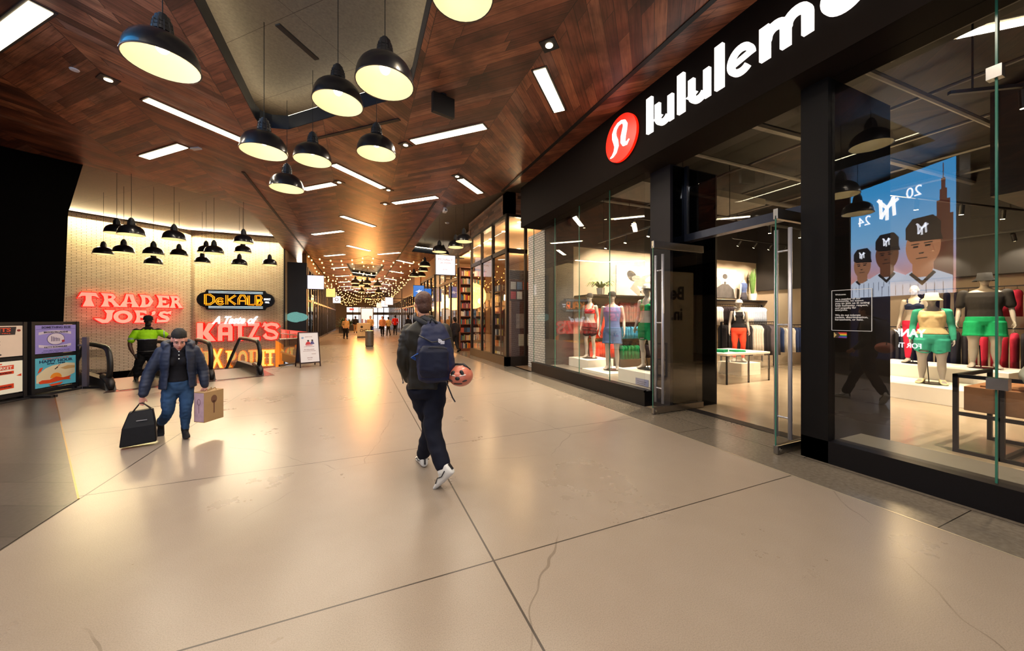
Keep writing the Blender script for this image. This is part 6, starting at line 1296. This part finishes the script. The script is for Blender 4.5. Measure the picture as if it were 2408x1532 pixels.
for A in (LA_, RA_): limb(j, A[:4]+[A[3]+(A[4]-A[3])*.8], [.070,.066,.060,.054,.048])
def jd(v):
    n = noise.noise_vector(Vector((v.x*9,v.y*9,v.z*13)))*.010
    if v.x < -.19 and v.z > 1.30: n += Vector((-.003 if int(v.z*45) % 2 else .002, 0, 0))
    return tuple(v+n)
jk = fuse(j, .010, 'leather_jacket', [mat('dark_leather', '1f1b13', .5, var=.25, sc=8, bump=.3, spec=.35)], t, disp=jd, smooth_it=3)
z_ = MB(); z_.bar(V(-.262,.02,1.05), V(-.243,.045,.945), .006, .006); z_.ell((-.243,.04,.94), .008,.008,.014); z_.build('cuff_zip', M_STEEL, jk)
p = MB(); PR = [(.80,.12,.10,0,0),(.86,.150,.125,0,0),(.95,.160,.125,0,0),(1.02,.165,.122,0,0)]; torso(p, rows_at(b0_, PR, F, R), F, R)
limb(p, LL_[:4]+[V(-.108,.305,.135)], [.112,.100,.080,.074,.070], caps=True); limb(p, RL_[:4]+[V(.195,-.195,.225)], [.112,.102,.084,.080,.074], caps=True)
fuse(p, .010, 'trousers', [mat('navy_trousers', '131624', .8, var=.15, sc=12, spec=.2)], t, disp=wrinkle(.011, 9), smooth_it=3)
M_SHW = mat('white_shoe', 'dcdcd8', .5, var=.02); M_SOLE = mat('shoe_sole', 'b8b8b4', .6, var=0)
for A, d_ in ((LL_[-1], V(-.45,.9,0)), (RL_[-1], V(-.6,.3,-.62))):
    f_ = MB(); foot(f_, A, d_, 1.12); limb(f_, [A+V(0,0,.03), A+V(0,0,-.02)], [.052,.055]); sh_ = fuse(f_, .009, 'shoe', [M_SHW], t)
    d_ = d_.normalized(); up_ = (V(0,0,1)-d_*d_.z).normalized(); r_ = d_.cross(up_); g = MB()
    for q in (-1,1): g.tube([A-d_*.04+up_*-.03+r_*q*.05, A+d_*.02+up_*-.05+r_*q*.053, A+d_*.07+up_*-.035+r_*q*.052, A+d_*.12+up_*-.06+r_*q*.054], .005, 6)
    g.bar(A-d_*.085+up_*.0, A-d_*.088+up_*-.06, .022, .012); g.build('stripe', M_BLACK, sh_)
# backpack
bp = thing('backpack', 'navy blue backpack with white flap logo worn by the walking man', 'backpack', stand(3.5, -.8375), -TH)
m = MB(); bc = V(.135,-.225,0); bR = V(.985,.17,0).normalized(); bF = V(-.17,.985,0).normalized()
torso(m, [(bc+V(-.015,.03,.985), .10,.06),(bc+V(0,.0,1.02), .15,.105),(bc+V(.005,-.0,1.12), .172,.125),(bc+V(.0,.0,1.25), .172,.13),(bc+V(-.01,.02,1.38), .150,.115),(bc+V(-.025,.04,1.48), .115,.095),(bc+V(-.035,.06,1.545), .07,.06)], bF, bR)
body_ = fuse(m, .010, 'main_compartment', [mat('navy_nylon', '1b2242', .6, var=.12, sc=30, bump=.2, spec=.3)], bp, disp=wrinkle(.007, 14))
m = MB(); torso(m, [(bc+V(.01,-.085,1.05),.12,.05),(bc+V(.01,-.105,1.12),.135,.06),(bc+V(.01,-.105,1.28),.13,.06),(bc+V(.0,-.09,1.335),.09,.045)], bF, bR); fuse(m, .009, 'front_pocket', [mat('navy_nylon_dark', '12172e', .6, var=.1, sc=30, bump=.2, spec=.3)], bp, disp=wrinkle(.004, 16))
m = MB(); m.tube([bc+V(-.14,-.03,1.42), bc+V(-.08,-.10,1.40), bc+V(.0,-.135,1.365), bc+V(.09,-.115,1.38), bc+V(.15,-.04,1.40)], .006, 6); m.tube([bc+V(-.12,-.09,1.30), bc+V(0,-.165,1.325), bc+V(.13,-.11,1.31)], .004, 6); m.build('zips', M_BLACK, bp)
LGF = frame(bc+V(.075,-.138,1.365), V(.98,-.0,0)+V(0,.22,0), V(.0,.25,1)); m = MB()
for q in range(3): a0 = .008+.011*q; m.prism(arc(-.02,-.008,a0+.009,a0+.009,10,92,6)+arc(-.02,-.008,a0+.001,a0+.001,92,10,6), .004, LGF)
for q in range(3): m.bx(.0+.0,.034,-.016+.010*q,-.009+.010*q,0,.004,LGF)
m.build('logo_patch', mat('logo_white', 'c8c8d4', .5, var=0), bp)
m = MB()
for x in (-.11,-.02): m.tube([V(x-.0,-.02,1.62 if x < -.05 else 1.6) , V(x+.02,-.10,1.585), bc+V(x-.02+.05,.0,1.52)], .022, 8, flat=.4)
m.tube([bc+V(-.05,-.0,1.53), bc+V(-.03,-.02,1.575), bc+V(.01,-.0,1.53)], .008, 6)
m.tube([V(-.11,-.02,1.62), V(-.13,.10,1.50), V(-.14,.135,1.32)], .022, 8, flat=.4); m.tube([V(-.01,.0,1.61), V(.10,.12,1.50), V(.10,.15,1.32)], .022, 8, flat=.4)
m.build('shoulder_straps', mat('strap_navy', '10131f', .7, var=.1), bp, smooth=True)
m = MB(); m.tube([bc+V(-.17,-.02,1.20), bc+V(-.20,-.05,1.225), bc+V(-.14,-.10,1.26)], .014, 8, flat=.4); m.build('side_strap', mat('strap_blue', '2458b0', .5, var=.05), bp)
m = MB(); m.tube([bc+V(.11,-.05,1.0), bc+V(.14,-.06,.93), bc+V(.165,-.05,.86), bc+V(.19,-.05,.82)], .007, 6, flat=.5); m.build('dangling_strap', mat('strap_navy'), bp); m = MB(); m.bx(-.02,.0,-.13,-.12,1.24,1.29, Matrix.Translation(bc+V(-.07,0,.02))); m.build('zip_pull', mat('pull_grey', '9a9ab0', .5), bp)
# helmet hanging from the pack
hl = thing('cycling_helmet', 'salmon pink cycling helmet hanging from the backpack', 'helmet', stand(3.3, -.473), -TH-.1)
m = MB(); N_ = 24; rgs = []
m.ell((0,0,1.045), .112, .13, .098, None, 28, 18); hb = m.build('shell', mat('salmon_shell', 'c8725e', .35, var=.05, coat=.3), hl, smooth=True)
m = MB()
for (x,z,w_,h_,a) in ((-.045,.035,.020,.028,.3),(.035,.04,.020,.030,-.3),(-.0,-.005,.022,.018,0),(-.06,-.03,.03,.008,.2),(.055,-.03,.03,.008,-.2),(.0,-.055,.04,.007,0)):
    yy = -.13*math.sqrt(max(.05, 1-(x/.112)**2-(z/.098)**2)); m.ell((x,yy+.004,1.045+z), w_, .012, h_, Matrix.Rotation(a,4,'Y'))
m.build('vents', M_BLACK, hl, smooth=True); m = MB(); m.tube([V(-.07,-.1,1.07), V(-.02,-.128,1.062)], .006, 6); m.tube([V(.02,-.128,1.062), V(.07,-.1,1.07)], .006, 6); m.build('highlight_trim', M_SW if False else mat('helmet_white', 'e8d8d0', .4), hl)
m = MB(); m.tube([V(-.10,.0,1.10), V(-.05,0,1.15), V(.03,-.02,1.155), V(.09,-.01,1.10)], .012, 8, flat=.5); m.tube([V(-.10,.0,1.10), V(-.13,.0,1.04), V(-.12,-.02,.97)], .010, 8, flat=.5); m.build('chin_strap', M_BLACK, hl, smooth=True)
# ---- woman carrying bags
WO = stand(4.75, (425-1204)/840*4.75); WZ = math.atan(779/840)-TH; t = thing('person', 'woman in navy puffer jacket and blue jeans carrying two bags, looking down', 'person', WO, WZ); t.scale = (.84,1,1)
F = V(.05,-1,0).normalized(); R = V(-1,-.05,0).normalized(); cx = -.03
def wrow(rows): return [(V(cx+ox, oy, z), a, b) for z, a, b, ox, oy in rows]
sk = MB(); torso(sk, wrow([(.62,.12,.10,0,0),(.70,.17,.125,0,0),(.78,.165,.12,0,0),(.88,.135,.10,0,-.01),(1.0,.15,.115,0,-.03),(1.10,.165,.11,0,-.05),(1.17,.13,.08,.0,-.06),(1.20,.06,.055,.0,-.07)]))
for q in (-1,1): sk.ell((cx+.065*q,-.11,1.02), .05,.05,.05)
limb(sk, [V(cx,-.06,1.17), V(cx+.01,-.11,1.25)], [.052,.05]); ex = MB(); hf = V(.05,-.83,-.46).normalized()
head(sk, ex, (cx+.012,-.15,1.30), hf, (0,0,1), 1.1)
AL_ = [V(-.225,-.04,1.14), V(-.29,-.03,1.0), V(-.355,-.02,.86), V(-.385,-.06,.73), V(-.415,-.08,.60)]; AR_ = [V(.17,-.04,1.14), V(.22,-.02,1.0), V(.265,.0,.87), V(.28,-.04,.76), V(.288,-.06,.645)]
for A in (AL_, AR_): limb(sk, A, [.055,.048,.04,.034,.024])
hand(sk, AL_[-1], (-.15,-.15,-1), (.3,-.9,0), .92, .95, thumb=1); hand(sk, AR_[-1], (.0,-.15,-1), (-.3,-.9,0), .92, .95, thumb=-1)
JL = [V(-.115,0,.68), V(-.135,-.02,.52), V(-.145,-.03,.36), V(-.19,.10,.25), V(-.235,.24,.155)]; JRt = [V(.055,0,.68), V(.07,-.03,.52), V(.06,-.06,.37), V(.055,-.03,.24), V(.05,-.04,.095)]
for L in (JL, JRt): limb(sk, L, [.10,.08,.058,.052,.036])
fuse(sk, .0085, 'body', [M_SK2, M_EYE, M_LIPS, M_BROW], t, ex)
h = MB(); hc = V(cx+.012,-.15,1.30); hr = hf.cross(V(0,0,1)).normalized(); hu = hr.cross(hf); HM = Matrix(((hr.x,hf.x,hu.x),(hr.y,hf.y,hu.y),(hr.z,hf.z,hu.z))).to_4x4()
h.ell(hc-hf*.022+hu*.060, .091,.108,.080, HM, 20, 14); h.ell(hc-hf*.045+hu*.005, .094,.080,.092, HM, 18, 12); h.ell(hc-hf*.14+hu*.0, .04,.04,.05, HM)
fuse(h, .008, 'hair', [mat('hair_dark', '0b0708', .8, var=.25, sc=40, bump=.3)], t, disp=hairnoise, smooth_it=1)
s_ = MB(); torso(s_, wrow([(.745,.180,.140,0,0),(.80,.168,.128,0,0),(.90,.150,.118,0,-.01),(1.0,.165,.13,0,-.03),(1.10,.178,.122,0,-.05),(1.165,.14,.09,0,-.06),(1.20,.07,.065,0,-.07)]))
for q in (-1,1): s_.ell((cx+.065*q,-.125,1.02), .062,.062,.068)
so = fuse(s_, .010, 'polo_shirt', [fab('16161c')], t); g = MB()
for z, y in ((1.145,-.152),(1.10,-.178),(1.055,-.205)): g.ell((cx+.01,y-.006,z), .0085,.005,.0085)
g.build('button', mat('pearl_button', 'd8dce0', .3, var=0), so)
g = MB(); 
for q in (-1,1): g.prism([(0,0),(q*.075,.02),(q*.07,-.025),(q*.025,-.06)][::q], .012, frame(V(cx+.005,-.148,1.185), V(1,0,0), V(0,-.35,1)))
g.build('collar', fab('22222a'), so)
jk = MB(); 
def openring(z, a, b, cy_, gap, ext=.03, n=22):
    """C-shaped padded ring open at the front (towards -y)"""
    out = []; inn = []
    for i in range(n+1):
        an = -PI/2+gap+(2*PI-2*gap)*i/n; out.append(V(cx+(a+ext)*math.cos(an), cy_+(b+ext)*math.sin(an), z)); inn.append(V(cx+a*math.cos(an), cy_+b*math.sin(an), z))
    return out+inn[::-1]
lv = [(.66,.205,.16,.0,.62),(.72,.20,.155,0,.6),(.80,.19,.15,0,.58),(.88,.18,.145,-.01,.55),(.97,.185,.15,-.03,.5),(1.06,.195,.15,-.04,.45),(1.13,.185,.13,-.05,.42),(1.18,.15,.11,-.055,.5),(1.22,.12,.105,-.05,.62),(1.26,.13,.11,-.04,.75)]
jk.loft([openring(z,a,b,c_,g_,.026) for z,a,b,c_,g_ in lv])
for A in (AL_, AR_): limb(jk, A[:4]+[A[3]+(A[4]-A[3])*.72], [.074,.076,.072,.066,.056])
jk.tube([V(cx-.12,-.13,1.20), V(cx-.155,-.04,1.235), V(cx-.10,.06,1.25), V(cx+.0,.09,1.25), V(cx+.11,.06,1.25), V(cx+.165,-.04,1.235), V(cx+.13,-.13,1.20)], .045, 10)
def quilt(v):
    k = .004*abs(math.sin(v.z*62)) ; c = Vector((cx,-.02,v.z)); d_ = (v-c); d_.z = 0; 
    if abs(v.x-cx) > .20: c = Vector((AL_[2].x if v.x < 0 else AR_[2].x, -.03, v.z)); d_ = v-c; d_.z = 0
    d_ = d_.normalized() if d_.length > 1e-4 else d_; n = noise.noise_vector(v*14)*.006
    return tuple(v+d_*k+n)
fuse(jk, .011, 'puffer_jacket', [mat('navy_puffer', '232b40', .5, var=.12, sc=20, spec=.35, bump=.15)], t, disp=quilt, smooth_it=2)
p = MB(); torso(p, wrow([(.58,.10,.09,0,0),(.64,.165,.125,0,0),(.72,.182,.138,0,0),(.775,.172,.130,0,0)])); limb(p, JL[:4]+[JL[3]+(JL[4]-JL[3])*.6], [.108,.094,.074,.066,.055]); limb(p, JRt[:4]+[JRt[3]+(JRt[4]-JRt[3])*.8], [.108,.094,.074,.066,.052])
fuse(p, .010, 'jeans', [mat('blue_denim', '2b4668', .8, var=.28, sc=7, spec=.2)], t, disp=wrinkle(.008, 18), smooth_it=3)
for A, d_ in ((JL[-1], V(-.05,-.55,-.8)), (JRt[-1], V(.12,-1,0))):
    f_ = MB(); foot(f_, A, d_, .98); limb(f_, [A+V(0,0,.04)-d_.normalized()*.01, A], [.05,.05]); fuse(f_, .009, 'shoe', [fab('17171a', .6)], t)
def bagthing(nm, lab, cat):
    q = thing(nm, lab, cat, WO, WZ); q.scale = (.84,1,1); return q
t = bagthing('insulated_bag', 'black square carrier bag with short handles in the woman\'s right hand', 'bag'); m = MB()
B0 = V(-.45,-.10,.03)
m.loft([[B0+V(-.19,-.11,0),B0+V(.19,-.13,.015),B0+V(.19,.11,.015),B0+V(-.19,.12,0)],[B0+V(-.165,-.10,.22),B0+V(.175,-.12,.23),B0+V(.175,.10,.23),B0+V(-.165,.11,.22)],[B0+V(-.10,-.05,.40),B0+V(.15,-.06,.415),B0+V(.15,.04,.415),B0+V(-.10,.05,.40)]])
o = m.build('bag_body', mat('black_nylon', '0e0e12', .55, var=.2, sc=10, bump=.3, spec=.3), t); o.modifiers.new('b','BEVEL').width = .012
m = MB(); H_ = AL_[-1]+V(-.01,-.03,-.075)
for y in (-.055,.03): m.tube([B0+V(-.09,y,.36), H_+V(-.015,y*.2,.0), H_+V(.015,y*.2,.0), B0+V(.14,y,.40)], .010, 8, flat=.5)
m.build('handle', M_BLACK, t, smooth=True); m = MB(); m.bx(-.02,.09,-.005,.005,-.003,.003, Matrix.Translation(B0+V(0,-.115,.30))); m.build('label_strip', mat('grey_label', '9a9aa0', .5), t)
t = bagthing('paper_bag', 'brown printed paper bag with a pink-white side in the woman\'s left hand', 'bag'); m = MB(); P0_ = V(.34,-.06,.185); RZ = Matrix.Rotation(.65,4,'Z')
m.bx(-.16,.16,-.095,.095,0,.40, Matrix.Translation(P0_) @ RZ); o = m.build('bag_body', mat('kraft_paper', 'a5865e', .8, var=.06), t)
MT = Matrix.Translation(P0_) @ RZ; m = MB(); m.bx(-.162,-.16,-.09,.09,.01,.39, MT); m.build('side_panel', mat('pink_white_print', 'c0a0a8', .7, var=.2, sc=9), t)
m = MB(); FB = MT @ frame((0,-.0955,0),(1,0,0),(0,0,1)); R9 = random.Random(4)
for i in range(0):
    a, b = R9.uniform(-.11,.11), R9.uniform(.06,.34); r_ = R9.uniform(.018,.032); m.prism([(a+r_*math.cos(k*PI/5), b+r_*1.3*math.sin(k*PI/5)) for k in range(10)], .001, FB)
m.bx(-.01,.01,.10,.25,0,.001,FB); m.prism([(.05*math.cos(k*PI/6)+.0,.29+.055*math.sin(k*PI/6)) for k in range(12)], .001, FB); m.prism([(-.012,.24),(.012,.24),(.03,.27),(-.03,.27)], .001, FB); m.build('printed_drawings', mat('bag_ink', '6c4a38', .7, var=0), t)
FB2 = MT @ frame((-.1625,0,0),(0,-1,0),(0,0,1)); m = MB(); ringp(m, .0, .27, .03, .042, .006, FB2, .001); m.bx(-.003,.003,.12,.23,0,.001,FB2); m.build('printed_spoon', mat('bag_ink2', '6a4048', .7, var=0), t)
m = MB(); H_ = AR_[-1]+V(.0,-.03,-.07)
for y in (-.06,.06): m.tube([MT @ V(-.07,y,.38), MT @ V(-.06,y*.6,.43), H_+V(-.02,y*.1,.005), H_+V(.02,y*.1,.005), MT @ V(.07,y*.6,.43), MT @ V(.08,y,.38)], .006, 6)
m.build('twisted_handle', mat('kraft_handle', '8c6e48', .8), t)
# ---- security guard
GO = stand(9.0, (335-1204)/840*9.0); t = thing('person', 'guard in neon green and black polo and cap, leaning on the escalator rail', 'person', GO, math.atan(869/840)-TH); t.scale = (.84,1,1)
cx = .10; sk = MB(); F = V(0,-1,0); R = V(-1,0,0)
def grow_(rows): return [(V(cx+ox, oy, z), a, b) for z, a, b, ox, oy in rows]
torso(sk, grow_([(.62,.14,.12,0,0),(.74,.19,.15,0,0),(.86,.19,.17,0,-.02),(1.0,.205,.17,0,-.03),(1.14,.22,.15,0,-.01),(1.24,.21,.12,0,0),(1.30,.12,.08,.01,0),(1.34,.07,.065,.015,0)]))
limb(sk, [V(cx+.015,0,1.31), V(cx+.02,-.01,1.42)], [.068,.064]); ex = MB(); head(sk, ex, (cx+.02,-.02,1.50), (0,-1,-.04), (0,0,1), 1.08)
GA_ = [V(-.13,0,1.23), V(-.20,.0,1.10), V(-.255,.0,.96), V(-.24,-.04,.83), V(-.19,-.07,.70)]; GB_ = [V(.34,0,1.23), V(.43,-.01,1.17), V(.53,-.01,1.10), V(.64,-.03,1.05), V(.74,-.05,1.0)]
for A in (GA_, GB_): limb(sk, A, [.068,.062,.05,.046,.032])
hand(sk, GA_[-1], (.3,-.2,-.9), (1,0,.2), 1.05, .4, thumb=-1); hand(sk, GB_[-1], (.9,-.3,-.35), (0,-.2,-1), 1.05, .5)
G1 = [V(-.0,0,.66), V(-.05,-.01,.5), V(-.09,-.01,.36), V(-.11,.0,.22), V(-.13,.0,.085)]; G2 = [V(.18,0,.66), V(.20,-.01,.5), V(.20,-.02,.36), V(.205,.0,.22), V(.20,-.01,.085)]
for L in (G1, G2): limb(sk, L, [.11,.09,.066,.056,.04])
fuse(sk, .011, 'body', [M_SK3, M_EYE, M_LIPS, M_BROW], t, ex)
s_ = MB(); torso(s_, grow_([(.66,.195,.165,0,0),(.76,.21,.175,0,-.01),(.90,.205,.182,0,-.02),(1.02,.218,.182,0,-.02),(1.14,.235,.165,0,-.01),(1.24,.225,.135,0,0),(1.31,.13,.095,.01,0),(1.345,.09,.085,.015,0)]))
for A in (GA_, GB_): limb(s_, [A[0], A[1], A[1]+(A[2]-A[1])*.55], [.09,.085,.082])
M_NEON = fab('96d414', .7); M_SBLK = fab('161518')
fuse(s_, .012, 'polo_shirt', [M_NEON, M_SBLK, mat('reflective_tape','8c90a8',.4,var=0)], t, disp=wrinkle(.008, 10), paint=lambda c: (2 if 1.035 < c.z < 1.055 else 1 if (c.z < 1.04 and -.16 < c.x < .36) or (c.z > 1.275 and abs(c.x-cx) > .10) or c.z > 1.30 else (2 if (c.x < -.19 and 1.065 < c.z < 1.085) or (.455 < c.x < .475) else 0)))
g = MB(); g.prism([(-.09,0),(.09,0),(.05,-.085),(0,-.05),(-.05,-.085)][::-1], .02, frame(V(cx+.015,-.105,1.345), V(1,0,0), V(0,-.3,1))); g.build('collar', M_SBLK, t)
g = MB(); g.ell((-.215,-.02,1.17), .012,.04,.035); g.build('shoulder_patch', mat('patch', '5a3c50', .6, var=.3, sc=60), t)
g = MB(); g.lathe([(0,.125),(.06,.118),(.10,.085),(.112,.03),(.112,.0)], (cx+.02,-.015,1.525), 24); g.prism([(-.08,.0),(.08,.0),(.07,.09),(0,.115),(-.07,.09)], .012, frame(V(cx+.02,-.09,1.525), V(1,0,0), V(0,-1,-.15))); g.build('cap', M_SBLK, t, smooth=True)
g = MB(); g.ell((cx+.02,-.075,1.415), .068,.055,.05); g.build('beard', mat('beard', '120c0a', .8, var=.1), t, smooth=True)
p = MB(); torso(p, grow_([(.58,.13,.11,0,0),(.66,.19,.155,0,0),(.76,.20,.165,0,-.005)])); 
for L in (G1, G2): limb(p, L[:4]+[L[3]+(L[4]-L[3])*.5], [.122,.11,.095,.085,.075])
fuse(p, .012, 'trousers', [fab('111013')], t, disp=wrinkle(.010, 12)); g = MB(); g.tube([V(cx+.205*math.cos(a), .172*math.sin(a)-.005, .735) for a in [i*PI/12 for i in range(24)]], .02, 6, closed=True); g.ell((-.13,-.05,.62), .04,.03,.07); g.build('duty_belt', M_BLACK, t)
for L in (G1, G2): f_ = MB(); foot(f_, L[-1], (-.15 if L is G1 else .15,-1,0), 1.15); limb(f_, [L[-1]+V(0,0,.10), L[-1]], [.062,.058]); fuse(f_, .012, 'boot', [fab('0e0d0e', .5)], t)
# ---- distant walkers
def walker(x, y, hgt, rz, top, bottom, hair, skin, lab, bag=None, hood=False):
    t = thing('person', lab, 'person', (x,y,0), rz); k = hgt/1.72; q3 = lambda *a: V(*a)*k
    sk = MB(); torso(sk, [(q3(0,0,.80),.12,.09),(q3(0,0,.92),.155,.11),(q3(0,0,1.1),.13,.1),(q3(0,0,1.3),.165,.11),(q3(0,0,1.41),.15,.09),(q3(0,0,1.46),.06,.06)]); limb(sk, [q3(0,0,1.44), q3(0,.01,1.52)], [.05,.05]); head(sk, None, q3(0,.02,1.60), (0,1,-.1), (0,0,1), k, face=False)
    L1 = [q3(-.09,0,.85), q3(-.09,.08,.48), q3(-.09,.12,.09)]; L2 = [q3(.09,0,.85), q3(.09,.0,.47), q3(.09,-.18,.13)]; A1 = [q3(-.19,0,1.36), q3(-.24,-.05,1.10), q3(-.2,.10,.90)]; A2 = [q3(.19,0,1.36), q3(.24,-.02,1.10), q3(.2,.14,.93)]
    for L in (L1,L2): limb(sk, L, [.09,.06,.04])
    for A in (A1,A2): limb(sk, A, [.05,.04,.025]); hand(sk, A[-1], A[-1]-A[1], (0,.5,.5), k, .4)
    fuse(sk, .016, 'body', [skin], t)
    c = MB(); torso(c, [(q3(0,0,.84),.17,.125),(q3(0,0,1.0),.165,.13),(q3(0,0,1.2),.165,.13),(q3(0,0,1.38),.18,.12),(q3(0,0,1.45),.09,.08)])
    for A in (A1,A2): limb(c, [A[0],A[1],A[1]+(A[2]-A[1])*.8], [.072,.06,.048])
    fuse(c, .018, 'jacket', [fab(top)], t, disp=wrinkle(.01,8))
    p = MB(); torso(p, [(q3(0,0,.78),.13,.11),(q3(0,0,.92),.165,.125)]); 
    for L in (L1,L2): limb(p, [L[0],L[1],L[1]+(L[2]-L[1])*.85], [.10,.075,.06])
    fuse(p, .018, 'trousers', [fab(bottom)], t)
    g = MB(); g.ell(q3(0,-.005,1.63), .088*k,.105*k,.10*k); g.ell(q3(0,-.05,1.58), .08*k,.06*k,.11*k); g.build('hair', fab(hair, .6), t, smooth=True)
    g = MB(); foot(g, L1[-1], (0,1,0), 1.05); foot(g, L2[-1], (0,.8,-.55), 1.05); g.build('shoes', fab('1a1818', .6), t, smooth=True)
    if bag: b_ = thing('shoulder_bag', bag[1], 'bag', (x,y,0), rz); MB().bx(.19,.27,-.16,.16,.62,.9).build('bag_body', fab(bag[0]), b_, bev=.01); MB().tube([q3(.23,-.12,.88),q3(.18,0,1.42),q3(.23,.12,.88)], .01, 6).build('strap', fab(bag[0]), b_)
walker(-.86,29.6,1.62,PI+.2,'b89a70','16161a','1a1214',M_SK2,'walker in a tan top and black trousers nearest on the left of the far arcade',('1c1a1c','black bag at the hip of the left far walker'))
walker(-.25,40.5,1.76,.1,'1a1a20','a8845c','201612',M_SK1,'walker with dark jacket and tan trousers going away in the far arcade')
walker(.98,33.2,1.75,PI,'c0a478','1c1e26','1c1414',M_SK1,'person in a beige jacket standing behind the steel trash can')
walker(1.92,32.6,1.72,PI-.2,'c89070','16161c','2a1a16',M_SK2,'walker in a peach top and dark trousers in the far arcade',('181618','black bag on the shoulder of the peach-topped walker'))
walker(2.5,33.8,1.66,.3,'c8ac78','3c3428','181214',M_SK2,'walker in a cream top beside the red-jacketed one')
walker(3.15,34.6,1.84,0,'b01c1c','1c1414','181414',M_SK1,'walker in a bright red jacket near the right shop fronts')
walker(3.45,27.6,1.8,.4,'1e1c20','1a1a1e','16141a',M_SK1,'person in dark clothes just left of the walking man\'s arm',('c8b094','pale printed bag carried by the person in dark clothes'))
walker(4.1,16.2,1.62,.3,'26242a','1c1c20','100e10',M_SK1,'dark-haired person mostly hidden behind the walking man\'s shoulder')
